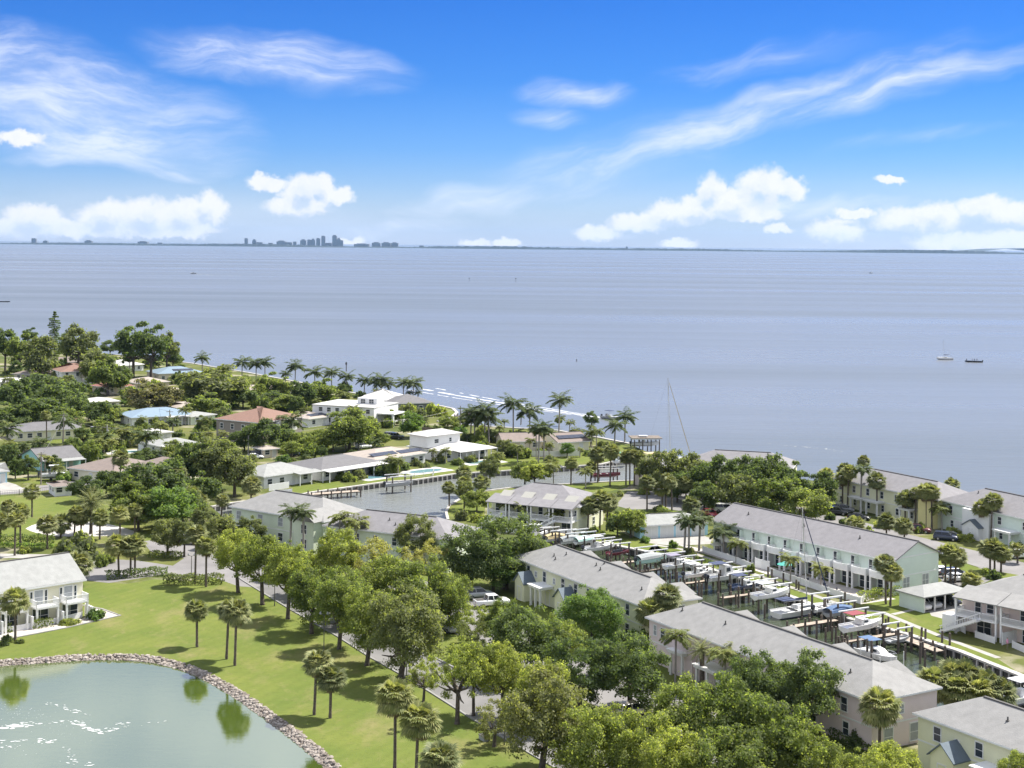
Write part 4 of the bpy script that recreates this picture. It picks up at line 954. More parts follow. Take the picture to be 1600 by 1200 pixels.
def crown_points(seed, clumps, per, flat=.75, lobes=0.0, r0=.5, r1=.95, cr=(.2, .34), low=-.6):
    rng = np.random.default_rng(seed); C, N = [], []
    k = 0; cents = []
    while k < clumps:
        d = rng.normal(size=3); d /= np.linalg.norm(d)
        if d[2] < low and rng.random() < .8: continue
        rr = rng.uniform(r0, r1)**.8
        # uneven outline
        az_ = math.atan2(d[1], d[0]); rr *= 1+lobes*math.sin(3*az_+seed)+lobes*.7*math.sin(5*az_+2.1*seed)
        c = d*rr*np.array([1, 1, flat]); cents.append((c, rng.uniform(*cr)*(1.15-.3*max(0, d[2])))); k += 1
    for c, r in cents:
        n = int(per*(r/.27)**2)
        d = rng.normal(size=(n, 3)); d /= np.linalg.norm(d, axis=1, keepdims=True)
        d[:, 2] = np.where(d[:, 2] < -.3, -d[:, 2], d[:, 2])
        rad = r*np.abs(.78+.26*rng.normal(size=(n, 1)))
        P = c+d*rad*np.array([1, 1, .78]); C.append(P)
        N.append(d+rng.normal(size=(n, 3))*.6+np.array([0, 0, .35]))
    return rng, np.concatenate(C), np.concatenate(N), cents
TREEV = {}
def tree_variant(key, seed, clumps, per, flat, leaf, lobes=.08, **kw):
    rng, C, N, cents = crown_points(seed, clumps, per, flat, lobes, **kw)
    k_ = np.percentile(np.hypot(C[:, 0], C[:, 1]), 97.5); kz = np.percentile(C[:, 2], 99.3)
    sc_ = np.array([1/k_, 1/k_, .9/kz]); C = C*sc_; cents = [(c*sc_, r) for c, r in cents]
    Vq = leaf_quads(rng, C, N, leaf)
    # trunk with limbs reaching to the clumps; unit tree: crown centre at 0, radius 1, foot at -1.35
    mb = MB(); zf = -1.35
    mb.tube([(0, 0, zf-.05), (.01, 0, zf+.06), (.02, .01, -.72), (.0, .02, -.42)], [.13, .085, .07, .055], 7)
    big = sorted(cents, key=lambda q: -q[1])[:11]
    for c, r in big:
        c = Vector(c); a = Vector((.01, .015, -.62+.2*random.random())); mid = a.lerp(c, .5)+Vector((0, 0, -.06))
        mb.tube([a, mid, c*.94], [.045, .028, .010], 5)
    TREEV[key] = (mb.mesh('trunk', M_BARK, True), Vq)
CROWNS = {}
def crown_mesh(var, lf):
    k = (var, lf)
    if k not in CROWNS: CROWNS[k] = quads_mesh('crown', TREEV[var][1], [LF[lf]])
    return CROWNS[k]
# broad park oaks (fine leaves, for the near rows), medium trees and far trees
for i in range(5): tree_variant('A%d' % i, 11+i, 100, 330, .85, .031, .11, cr=(.12, .26))
for i in range(2): tree_variant('S%d' % i, 31+i, 52, 330, .80, .032, .14, cr=(.11, .21))          # sparse, see-through
for i in range(4): tree_variant('M%d' % i, 51+i, 72, 185, .88, .048, .11, cr=(.15, .29))
for i in range(3): tree_variant('F%d' % i, 71+i, 46, 112, .9, .066, .12, cr=(.18, .34))
# shrubs sit on the ground
def shrub_variant(key, seed, clumps, per, leaf):
    rng, C, N, cents = crown_points(seed, clumps, per, .8, .08, low=-.1, cr=(.3, .45), r0=.3, r1=.75)
    C[:, 2] = np.abs(C[:, 2]+.05); TREEV[key] = (None, leaf_quads(rng, C, N, leaf))
for i in range(3): shrub_variant('H%d' % i, 91+i, 14, 90, .11)

def settle(u, v, m=.9):
    """keep a plant out of the buildings: bring its foot towards the viewer until it stands clear"""
    for _ in range(40):
        x, y = G(u, v); hit = False
        for (fx, fy, fa, fL, fW) in FOOT:
            dx, dy = x-fx, y-fy; a = dx*math.cos(fa)+dy*math.sin(fa); b_ = -dx*math.sin(fa)+dy*math.cos(fa)
            if -m < a < fL+m and -m < b_ < fW+m: hit = True; break
        if not hit: return v
        v += 1.5
    return v
def tree(u, v, vtop, wpx, lf, label, group, var=None, du=0.0, name='tree', cat='tree', trunk=True, zoff=0.0):
    """u, v: foot in the picture; vtop: its top; wpx: crown width in picture pixels"""
    v = settle(u, v); x, y = G(u, v); h = hpx(u, v, vtop); rw = max(.5, wpx*mpp(u, v)/2)
    near = y < 262
    if var is None: var = ('A%d' % random.randrange(5)) if near else (('M%d' % random.randrange(4)) if y < 420 else 'F%d' % random.randrange(3))
    rz = min(rw*1.1, h*.50)
    cz = h-rz*.98
    t = thing(name, label, cat, (x, y, zoff), random.uniform(0, 6.28), group)
    ofs = Vector((du*mpp(u, v), 0, 0)); ofs.rotate(Quaternion((0, 0, 1), -t.rotation_euler.z))
    tm = TREEV[var][0]
    if trunk and tm:
        s = cz/1.35; ts = min(rw, s*1.25)
        o = obj('trunk', tm, t, (0, 0, cz), 0, scale=(ts, ts, s))
        if du: # lean the trunk towards its crown
            o.rotation_euler = (0, 0, 0); o.matrix_local = Matrix.Translation((ofs.x, ofs.y, cz)) @ Matrix(((ts, 0, ofs.x/1.35*1.0, 0), (0, ts, ofs.y/1.35, 0), (0, 0, s, 0), (0, 0, 0, 1)))
    obj('crown', crown_mesh(var, lf), t, (ofs.x, ofs.y, cz), random.uniform(0, 6.28), scale=(rw*1.04, rw*1.04*random.uniform(.9, 1.08), rz*1.06))
    return t
def shrub(u, v, vtop, wpx, lf, label, group=None, cat='shrub', name='shrub', depth=1.0, ang=0.0):
    x, y = G(u, v); h = max(.4, hpx(u, v, vtop)); rw = max(.3, wpx*mpp(u, v)/2)
    return obj(name, crown_mesh('H%d' % random.randrange(3), lf), None, (x, y, -.03), ang or random.uniform(0, 6.28), label, cat, group, scale=(rw/.95, rw*depth/.95, h/.85))
def hedge(pts, w, h, lf, label, group=None):
    """clipped hedge along ground points: leaves over a box-like body"""
    rng = np.random.default_rng(len(pts)*7+int(abs(pts[0][0])*10)); P, N = [], []
    for i in range(len(pts)-1):
        a, b = np.array([*pts[i], 0.]), np.array([*pts[i+1], 0.]); L_ = np.linalg.norm(b-a); d = (b-a)/L_; q = np.array([-d[1], d[0], 0])
        n = int(L_*(w+2*h)*26); t = rng.uniform(0, 1, n); s = rng.uniform(-1, 1, n); top = rng.random(n) < w/(w+2*h)
        hh = h*(1+.12*np.sin(t*L_*1.7)+.1*rng.normal(size=n)*.4)
        z = np.where(top, hh, rng.uniform(0, 1, n)*hh); s2 = np.where(top, s, np.sign(s)*(1+.1*rng.normal(size=n)))
        c = a+d*(t*L_)[:, None]+q*(s2*w/2)[:, None]; c[:, 2] = z; P.append(c)
        nn = q*np.where(top, 0, np.sign(s))[:, None]+np.array([0, 0, 1.])*np.where(top, 1, .2)[:, None]+rng.normal(size=(n, 3))*.5; N.append(nn)
    P = np.concatenate(P); N = np.concatenate(N); o = P.mean(0)*np.array([1, 1, 0])
    me = quads_mesh('hedge', leaf_quads(rng, P-o, N, .16), [LF[lf]])
    body = MB()
    return obj('hedge', me, None, (o[0], o[1], 0), 0, label, 'hedge', group)

# ---- palms
def fan_palm_mesh(seed, nleaf=92, R_=1.28):
    """sabal head of radius about 1: folded fan leaves on stalks, a few dead ones below"""
    rng = np.random.default_rng(seed); V, mi = [], []
    for i in range(nleaf):
        dead = i < 11
        el_ = -1.25+.3*rng.random() if dead else math.asin(max(-1, min(1, -.62+1.58*(i-11)/(nleaf-12)+rng.normal()*.08)))
        a = i*2.39996+rng.normal()*.25; d = np.array([math.cos(a)*math.cos(el_), math.sin(a)*math.cos(el_), math.sin(el_)])
        st = rng.uniform(.42, .58)*(1.0 if not dead else .8); side = np.cross(d, [0, 0, 1.]); side /= np.linalg.norm(side)+1e-9; up = np.cross(side, d)
        base = d*st; w = .012
        V.append([side*w, -side*w, base-side*w, base+side*w]); mi.append(1 if dead else 0)
        nb = 12; fr = rng.uniform(.40, .58)*(1.0 if not dead else .75)
        for k in range(nb):
            t = (k/(nb-1)-.5)*2; ang = t*1.35
            dirv = d*math.cos(ang)+side*math.sin(ang); dirv = dirv+up*(-.10*abs(t))
            tip = base+dirv*fr*(1-.22*abs(t)); tip = tip-np.array([0, 0, 1.])*fr*(.30 if not dead else .5)*(.6+.4*abs(t))
            mid = base+dirv*fr*.55+up*.02; pw = np.cross(dirv, up); pw = pw/(np.linalg.norm(pw)+1e-9)*.044
            V.append([base, mid-pw, tip, mid+pw]); mi.append(1 if dead else 0)
    return np.array(V)*R_, np.array(mi)
def feather_palm_mesh(seed, nf=18, length=1.0, nl=19, droop=1.0, up0=1.15, up1=-.3, lw=.036, ll=.33):
    rng = np.random.default_rng(seed); V, mi = [], []
    for i in range(nf):
        el_ = up0+(up1-up0)*((i+.5)/nf)**.8+rng.normal()*.08; a = i*2.39996+rng.normal()*.2
        h = np.array([math.cos(a), math.sin(a), 0]); side = np.array([-h[1], h[0], 0]); L_ = length*rng.uniform(.85, 1.1)
        p = np.zeros(3); e = el_; pts = [p.copy()]
        ns = 8
        for s in range(ns):
            p = p+(h*math.cos(e)+np.array([0, 0, 1.])*math.sin(e))*L_/ns; pts.append(p.copy()); e -= droop*(1.3 if s > 2 else .7)/ns*(1.0+.25*rng.normal()*.3)
        for s in range(ns):
            w = .016*(1-s/ns)+.004; V.append([pts[s]-side*w, pts[s]+side*w, pts[s+1]+side*w*.8, pts[s+1]-side*w*.8]); mi.append(0)
        for k in range(nl):
            t = .12+.88*k/(nl-1); s = min(ns-1, int(t*ns)); f = t*ns-s; c = pts[s]*(1-f)+pts[s+1]*f; d = pts[s+1]-pts[s]; d /= np.linalg.norm(d)
            lenl = ll*math.sin(math.pi*min(.97, .18+.76*t))*length*rng.uniform(.85, 1.1)
            for sg in (-1, 1):
                o = side*sg*.80+d*.55+np.array([0, 0, rng.uniform(-.55, -.05)]); o /= np.linalg.norm(o); wv_ = np.cross(o, np.array([0, 0, 1.])); wv_ = wv_/(np.linalg.norm(wv_)+1e-9)*lw*1.1*length
                m_ = c+o*lenl*.5; V.append([c, m_-wv_, c+o*lenl+np.array([0, 0, -.12*lenl]), m_+wv_]); mi.append(0)
    return np.array(V), np.array(mi)
PH = {}
for i in range(4): V, mi = fan_palm_mesh(5+i); PH['sabal%d' % i] = quads_mesh('crown', V, [PALM_Y if i % 2 else PALM_L, DEAD_L], mi)
for i in range(3): V, mi = feather_palm_mesh(21+i, 17); PH['royal%d' % i] = quads_mesh('crown', V, [FEATHER_L], mi)
for i in range(3): V, mi = feather_palm_mesh(31+i, 17, droop=1.45, up0=1.2, up1=.0, ll=.34); PH['queen%d' % i] = quads_mesh('crown', V, [FEATHER_Y], mi)
V, mi = feather_palm_mesh(41, 64, nl=15, droop=.55, up0=1.35, up1=-.75, lw=.014, ll=.17); PH['date0'] = quads_mesh('crown', V, [PALM_L], mi)
def palm_trunk(bend, flare, m, seed):
    rng = random.Random(seed); mb = MB(); pts, rad = [], []
    for i in range(7):
        t = i/6; pts.append((bend*math.sin(t*1.5)*.5+rng.uniform(-.01, .01), rng.uniform(-.008, .008), t)); rad.append((1.0 if i else flare)*(1-.12*t)*(1.12 if i == 5 else 1))
    mb.tube(pts, [r for r in rad], 7); return mb.mesh('trunk', m, True), pts[-1]
def unit_trunk(bend, flare, m, seed):
    # radius 1 in x, y is scaled separately from the height, so build bend apart
    return palm_trunk(0.0, flare, m, seed)
PT = {'sabal': palm_trunk(0, 1.25, M_PBARK, 1)[0], 'royal': palm_trunk(0, 1.25, M_RBARK, 2)[0], 'queen': palm_trunk(0, 1.2, M_RBARK, 3)[0], 'date': palm_trunk(0, 1.1, M_PBARK, 4)[0]}
M_SHAFT = mat('crown_shaft', (0.12, 0.18, 0.05), .6, .2, 3)
def palm(u, v, vtop, kind, label, group=None, cr=None, lean=0.0):
    v = settle(u, v); x, y = G(u, v); h = hpx(u, v, vtop)
    t = thing('palm_tree', label, 'palm', (x, y, 0), 0, group)
    if kind == 'sabal': R_ = cr or min(1.75, h*.40)*random.uniform(.82, 1.14); hc = h-R_*.95; r = .19
    elif kind == 'royal': R_ = (cr or min(3.8, h*.38))*(1.15 if y < 330 else 1.32)*random.uniform(.92, 1.05); hc = h-R_*.6; r = .22
    elif kind == 'queen': R_ = cr or min(2.9, h*.42)*random.uniform(.92, 1.08); hc = h-R_*.66; r = .14
    else: R_ = cr or h*.6; hc = h-R_*.8; r = .35
    hc = max(.3, hc); a = random.uniform(-.075, .075)+lean; b_ = random.uniform(-.05, .05)
    o = obj('trunk', PT[kind], t); o.matrix_local = Matrix(((r, 0, a*hc, 0), (0, r, b_*hc, 0), (0, 0, hc+.25, -.15), (0, 0, 0, 1)))
    nv = {'sabal': 4, 'royal': 3, 'queen': 3, 'date': 1}[kind]
    obj('crown', PH['%s%d' % (kind, random.randrange(nv))], t, (a*hc, b_*hc, hc), random.uniform(0, 6.28), scale=(R_, R_, R_*random.uniform(.92, 1.05)))
    if kind == 'royal':
        q = MB(); q.tube([(a*hc, b_*hc, hc-1.3), (a*hc, b_*hc, hc-.6), (a*hc, b_*hc, hc+.1)], [.17, .2, .09], 7); q.build('crown_shaft', M_SHAFT, t, True)
    return t

# ---- park row along the boulevard (trunks on the lawn)
RW = 'row of shade trees on the lawn edge of the boulevard'
for (u, v, vt, w, du, lf, var, lab) in [
    (375, 926, 826, 74, -6, 'l', None, 'yellow-green shade tree at the junction end of the boulevard lawn row'),
    (411, 945, 836, 84, -2, 'l', None, 'second yellow-green shade tree from the junction in the lawn row'),
    (446, 967, 852, 80, 8, 'l', None, 'forked shade tree third from the junction in the lawn row'),
    (485, 990, 886, 84, 4, 'm', None, 'mid-green shade tree fourth from the junction in the lawn row'),
    (525, 1014, 898, 86, 10, 'm', None, 'mid-green shade tree fifth from the junction in the lawn row'),
    (566, 1040, 922, 92, 14, 'l', None, 'bright shade tree with pale trunk sixth from the junction in the lawn row'),
    (610, 1066, 922, 118, 28, 'o', None, 'large grey-green shade tree seventh from the junction in the lawn row'),
    (660, 1096, 1028, 56, 3, 'l', 'S0', 'small sparse yellow-green tree in the lawn row'),
    (712, 1131, 1000, 92, 4, 'l', 'S1', 'airy yellow-green tree with bent limb in the lawn row'),
    (771, 1167, 1090, 76, 2, 'k', 'S0', 'thin brownish tree with dark trunk in the lawn row'),
    (835, 1208, 1052, 138, 20, 'k', None, 'large pale brown-green tree at the near end of the lawn row')]:
    tree(u, v, vt, w, lf, lab, RW, var, du)
RR = 'shade trees between the boulevard and the parking court'
for (u, v, vt, w, lf, var, lab) in [
    (528, 930, 826, 76, 'l', None, 'light green tree in front of the pale green canal-side building'),
    (590, 940, 838, 92, 'g', 'S1', 'golden leaved tree with bare twigs beside the parking court'),
    (670, 928, 846, 62, 'g', 'S0', 'smaller golden leaved tree next to the big dark oak'),
    (545, 975, 888, 80, 'm', None, 'green tree across the boulevard from the fifth lawn tree'),
    (610, 968, 868, 100, 'm', None, 'dense green tree below the golden leaved tree'),
    (662, 985, 876, 112, 'm', None, 'broad green tree beside the parking court entrance'),
    (702, 988, 898, 78, 'm', None, 'green tree with forked trunk on the parking court edge'),
    (560, 960, 905, 60, 'o', None, 'olive tree tucked under the green boulevard trees'),
    (648, 870, 806, 66, 'o', None, 'olive tree in front of the grey roofed wing'),
    (690, 868, 812, 44, 'o', 'S1', 'sparse olive tree at the end of the grey roofed wing'),
    (480, 930, 862, 70, 'l', None, 'yellow-green tree across from the forked lawn tree'),
    (445, 905, 850, 54, 'm', None, 'small green tree at the bend of the boulevard'),
    (742, 1010, 945, 66, 'l', 'S0', 'sparse light tree beside the parked white pickup'),
    (790, 1020, 938, 70, 'm', None, 'green tree just below the parked white pickup'),
    (735, 1030, 965, 54, 'o', 'S1', 'thin grey-green tree in the parking court'),
    (812, 1062, 950, 112, 'd', None, 'large dark oak in front of the lemon town house'),
    (872, 1050, 968, 86, 'm', None, 'green oak beside the large dark oak'),
    (925, 1008, 922, 100, 't', None, 'round bright green tree against the lemon town house'),
    (740, 1118, 1002, 64, 'l', None, 'narrow yellow-green tree on the far kerb of the boulevard'),
    (785, 1120, 1008, 82, 'l', None, 'yellow-green tree on the far kerb beside the dark oaks'),
    (845, 1140, 1030, 84, 'l', None, 'yellow-green tree leaning over the boulevard'),
    (905, 1112, 998, 112, 'd', None, 'dark oak over the parking court, left of a pair'),
    (985, 1112, 992, 124, 'd', None, 'wide dark oak in front of the pink town house end'),
    (950, 1060, 1000, 70, 'd', None, 'dark oak between the two town house rows'),
    (930, 1235, 1104, 128, 'l', None, 'large yellow-green tree beside the brown-green tree'),
    (1010, 1240, 1112, 120, 'l', None, 'yellow-green tree at the lower end of the boulevard'),
    (1070, 1215, 1066, 120, 'm', None, 'high green tree in front of the pink porticos'),
    (1140, 1222, 1056, 140, 'm', None, 'broad green tree in the middle of the parking court trees'),
    (1200, 1238, 1092, 140, 'm', None, 'broad green tree below the dark flowering tree'),
    (1255, 1255, 1136, 110, 'l', None, 'light green tree at the foot of the parking court trees'),
    (1130, 1265, 1140, 130, 'm', None, 'green tree below the broad parking court trees'),
    (1050, 1270, 1140, 120, 'l', None, 'bright tree below the high green tree'),
    (1182, 1150, 1022, 108, 'd', None, 'dark flowering tree against the pink facade'),
    (1258, 1158, 1020, 112, 'd', None, 'second dark flowering tree against the pink facade'),
    (1222, 1140, 1036, 80, 'd', None, 'dark tree filling the gap between the two flowering trees'),
    (1385, 1268, 1162, 110, 'l', None, 'light tree in front of the pink gable end'),
    (1335, 1275, 1180, 80, 'l', None, 'smaller light tree below the pink gable end'),
    (1590, 1275, 1175, 60, 'l', None, 'light tree at the foot of the pale yellow town house')]:
    tree(u, v, vt, w, lf, lab, RR, var)
OK_ = 'big oaks between the canal-side building and the lemon town house'
for (u, v, vt, w, lf, lab) in [
    (735, 925, 826, 100, 'd', 'big dark oak beside the grey roofed wing'), (790, 920, 808, 118, 'd', 'tallest dark oak in front of the cream villa'),
    (832, 905, 838, 62, 'm', 'green oak touching the lemon roof corner'), (770, 925, 850, 90, 't', 'lower bright oak under the dark oaks'), (820, 915, 860, 60, 'd', 'low dark oak at the lemon wall')]:
    tree(u, v, vt, w, lf, lab, OK_)
# mangrove-like bank by the bay
MB_ = 'dark tree bank by the bay'
for (u, v, vt, w, lf, lab) in [
    (1012, 768, 712, 44, 'o', 'olive tree at the canal end of the dark bank'), (1042, 772, 704, 62, 'o', 'tall olive tree below the sailboat mast'), (1080, 778, 710, 64, 'o', 'olive tree left of the grey hip roof'),
    (1120, 788, 712, 74, 'd', 'dark tree hiding the grey hip roof'), (1160, 792, 714, 66, 'd', 'dark tree in the middle of the bay bank'), (1200, 790, 712, 72, 'd', 'dark tree before the right part of the grey hip roof'),
    (1238, 800, 722, 64, 'd', 'dark tree beside the bay-edge fan palms'), (1150, 806, 742, 66, 'o', 'lower olive tree over the parking lot'), (1215, 812, 748, 80, 'm', 'green tree over the mint roof'),
    (1262, 820, 764, 72, 'm', 'green tree at the back of the mint roof'), (1285, 800, 738, 50, 'd', 'dark tree against the yellow town house'), (1100, 800, 752, 46, 'd', 'dark tree above the parked red car'),
    (1058, 785, 738, 50, 'd', 'dark tree behind the parking lot fan palms'), (1180, 800, 770, 46, 'd', 'low dark tree behind the mint roof')]:
    tree(u, v, vt, w, lf, lab, MB_, 'M%d' % random.randrange(4))
# old neighbourhood
ON = 'garden trees among the bay-side houses'
NT = [
    (8, 580, 514, 44, 'd', 'at the wooded edge of the bay'), (30, 585, 522, 44, 'm', 'left of the tall column pine'), (46, 572, 512, 24, 'd', 'rising thin left of the column pine'), (62, 590, 526, 64, 'o', 'below the column pine'),
    (122, 580, 508, 54, 'o', 'right of the column pine with an open crown'), (104, 578, 522, 32, 'd', 'between the column pine and the open tree'), (138, 576, 536, 34, 'd', 'small one beside the open crowned tree'), (172, 554, 532, 30, 'd', 'alone at the water line'),
    (208, 590, 504, 62, 'd', 'tallest dark one on the shore'), (236, 592, 508, 58, 'd', 'second tallest dark one on the shore'), (260, 588, 520, 40, 'o', 'leaning grey one on the shore point'), (270, 575, 546, 34, 'd', 'low one on the shore point'),
    (150, 602, 546, 54, 'o', 'above the red tile roof'), (168, 612, 560, 60, 'm', 'beside the two-storey white house'), (188, 612, 570, 40, 'd', 'right above the red tile roof'),
    (62, 645, 584, 90, 'd', 'in the middle of the great dark bank'), (30, 652, 592, 66, 'd', 'at the left end of the great dark bank'), (98, 652, 600, 72, 'd', 'at the right end of the great dark bank'), (112, 640, 594, 44, 'd', 'below the two-storey white house'), (15, 640, 600, 46, 'm', 'beside the foot-of-bank white roof'), (60, 668, 622, 80, 'd', 'low in the great dark bank'), (20, 672, 628, 60, 'd', 'low left in the great dark bank'),
    (126, 658, 620, 44, 'd', 'before the flat white roof'), (152, 664, 628, 54, 'd', 'over the parked van'), (178, 660, 634, 46, 'm', 'left of the blue metal roof'), (105, 670, 636, 50, 'm', 'behind the cream street house'),
    (232, 648, 594, 72, 'b', 'with bronze leaves, larger'), (256, 644, 600, 54, 'b', 'with bronze leaves, smaller'), (214, 634, 604, 42, 'm', 'left of the bronze trees'), (275, 642, 610, 36, 'm', 'right of the bronze trees'),
    (336, 638, 570, 96, 'o', 'wide and olive behind the taupe house'), (308, 618, 582, 52, 'o', 'olive one near the pale blue roof'), (366, 624, 584, 50, 'm', 'beside the wide olive tree'), (300, 634, 600, 50, 'm', 'below the pale blue roof'), (320, 650, 615, 60, 'm', 'left above the terracotta roof'), (380, 638, 604, 50, 'd', 'above the terracotta ridge'),
    (418, 618, 582, 40, 'm', 'under the shoreline palms, left'), (442, 616, 590, 34, 'm', 'under the shoreline palms, middle'), (470, 640, 596, 46, 'd', 'dark one behind the flat-roofed house'), (500, 634, 592, 48, 'm', 'under the shoreline palms, right'), (452, 642, 616, 60, 'm', 'right above the terracotta roof'), (430, 634, 612, 50, 'd', 'right below the beige ridge roof'),
    (412, 708, 654, 62, 'd', 'in front of the taupe house'), (382, 704, 668, 44, 'd', 'at the taupe house corner'), (442, 704, 664, 46, 'd', 'before the taupe house loggia'), (546, 704, 640, 74, 'm', 'large one before the flat-roofed house'), (564, 698, 650, 52, 'm', 'right before the flat-roofed house'), (520, 706, 670, 62, 'm', 'round one over the dark grey roof'), (574, 692, 656, 42, 'd', 'dark one at the entrance canopy'), (498, 700, 672, 42, 'm', 'left of the round one'), (470, 708, 676, 44, 'm', 'beside the parking lane shed'), (455, 716, 690, 36, 'm', 'low one over the parking lane'),
    (592, 698, 676, 36, 'm', 'small one by the house lane'), (643, 684, 644, 42, 't', 'bright round one above the raised upper storey'), (616, 664, 640, 24, 'm', 'small one beside the entrance canopy'), (700, 672, 648, 34, 'm', 'before the dock on the point'), (715, 668, 650, 30, 'o', 'beside the dock on the point'),
    (330, 768, 686, 86, 'o', 'large olive one left of the white canal house'), (366, 776, 704, 66, 'o', 'touching the white canal house'), (302, 768, 692, 60, 'd', 'dark one left of the large olive tree'), (312, 796, 738, 60, 'd', 'over the canal head'), (350, 730, 690, 44, 'm', 'above the large olive tree'),
    (240, 806, 722, 110, 'd', 'dark and wide beside the green'), (206, 814, 746, 78, 'm', 'green one beside the green'), (262, 828, 762, 92, 't', 'brightest broad one beside the green'), (216, 830, 768, 70, 'm', 'green one over the sand court'), (292, 818, 764, 56, 'd', 'dark one by the road bend'), (166, 776, 736, 42, 'd', 'dark one before the brown shingled house'), (134, 784, 744, 50, 'd', 'dark one beside the shed'), (190, 775, 730, 60, 'd', 'dark one hiding the brown shingled house'), (275, 770, 712, 60, 'd', 'dark one behind the brightest broad one'), (228, 730, 700, 40, 'd', 'behind the brown wing roof'),
    (320, 836, 796, 42, 'o', 'olive one left of the pale green building'), (346, 856, 806, 52, 'o', 'olive one at the pale green building corner'), (392, 856, 808, 48, 'o', 'olive one before the pale green building'), (262, 868, 812, 56, 'o', 'round multi-stemmed one on the road island'), (288, 870, 812, 40, 'o', 'second multi-stemmed one on the road island'),
    (24, 748, 716, 24, 'd', 'beside the aqua gable, left'), (44, 750, 712, 30, 'd', 'beside the aqua gable, right'), (112, 712, 684, 28, 'd', 'in the garden above the aqua house'), (130, 706, 664, 26, 'd', 'tall in the garden of the cream street house'),
    (765, 755, 712, 36, 'o', 'rust-tinged one over the canal'), (835, 760, 720, 50, 'l', 'yellow-green one behind the cream villa'), (820, 756, 722, 40, 'm', 'green one behind the cream villa'), (745, 800, 766, 44, 'm', 'green one left of the cream villa'), (725, 796, 752, 32, 'o', 'olive one on the canal corner lawn'), (985, 840, 796, 50, 'm', 'dense low one beside the garage row'), (965, 838, 800, 40, 'd', 'dark low one beside the cream villa')]
for (u, v, vt, w, lf, where) in NT:
    kind = {'d': 'dark green', 'm': 'green', 'o': 'olive grey', 'b': 'bronze', 't': 'bright green', 'l': 'yellow-green'}[lf]
    tree(u, v, vt, w, lf, '%s garden tree %s' % (kind, where), ON)
# scattered low planting among the gardens
rs = random.Random(5)
TONE = {'d': 'dark green', 'm': 'mid-green', 'o': 'olive', 't': 'bright green', 'l': 'yellow-green', 'b': 'bronze'}
SH = [('among the far bay-side houses', [(20, 610), (50, 612), (160, 640), (200, 650), (275, 660), (300, 655), (320, 672), (260, 652), (190, 600), (240, 612), (140, 612), (110, 618), (60, 608), (330, 645), (290, 605), (352, 612), (400, 632), (470, 622), (440, 640), (410, 640), (350, 655), (485, 648), (510, 625), (535, 612), (560, 622), (600, 632), (640, 650), (585, 660), (605, 668), (80, 600), (150, 585), (230, 575), (275, 600), (10, 625), (200, 625), (250, 665)], 24),
      ('in the side street gardens', [(140, 700), (165, 705), (185, 700), (150, 716), (210, 690), (225, 712), (195, 722), (240, 700), (280, 682), (300, 720), (325, 712), (345, 745), (20, 726), (10, 715), (90, 745), (100, 752), (60, 712), (235, 680), (310, 690), (270, 735), (295, 735), (180, 762), (150, 770), (120, 772), (390, 722), (372, 730), (445, 722), (480, 716), (340, 670), (35, 705)], 26),
      ('along the canal gardens', [(500, 742), (518, 746), (536, 750), (548, 752), (558, 748), (590, 742), (600, 730), (625, 735), (650, 728), (668, 730), (684, 722), (715, 726), (735, 722), (612, 742), (780, 718), (800, 712), (820, 716), (842, 712), (862, 722), (676, 650), (655, 655), (635, 650), (688, 648), (800, 690), (830, 690), (770, 690), (752, 700), (920, 712), (940, 700), (905, 696), (718, 692), (740, 690), (722, 676), (760, 680), (785, 684)], 24),
      ('around the villas and garages', [(955, 812), (975, 812), (1000, 808), (1060, 812), (1075, 806), (1035, 806), (940, 800), (930, 838), (1050, 856), (1075, 868), (1008, 848), (965, 775), (1005, 772), (1030, 800), (1085, 816), (745, 815), (720, 812), (905, 845), (1180, 800), (1205, 806), (1230, 812), (1255, 822), (1330, 840), (1355, 838), (1295, 812), (1315, 820), (1380, 825), (1440, 832), (1490, 835), (1510, 845), (1560, 858), (1590, 862), (1515, 905), (1540, 900), (1555, 905), (1480, 940), (1575, 915)], 22)]
for where, pts, sz in SH:
    for (u, v) in pts:
        w = sz*rs.uniform(.7, 1.3); hh = w*rs.uniform(.45, .8)
        lf_ = rs.choice('mmdotl'); nm_ = TONE[lf_]+(' low' if hh < sz*.6 else ' tall')+' garden shrub '+where
        shrub(u+rs.uniform(-3, 3), v, v-hh, w, lf_, nm_, nm_)
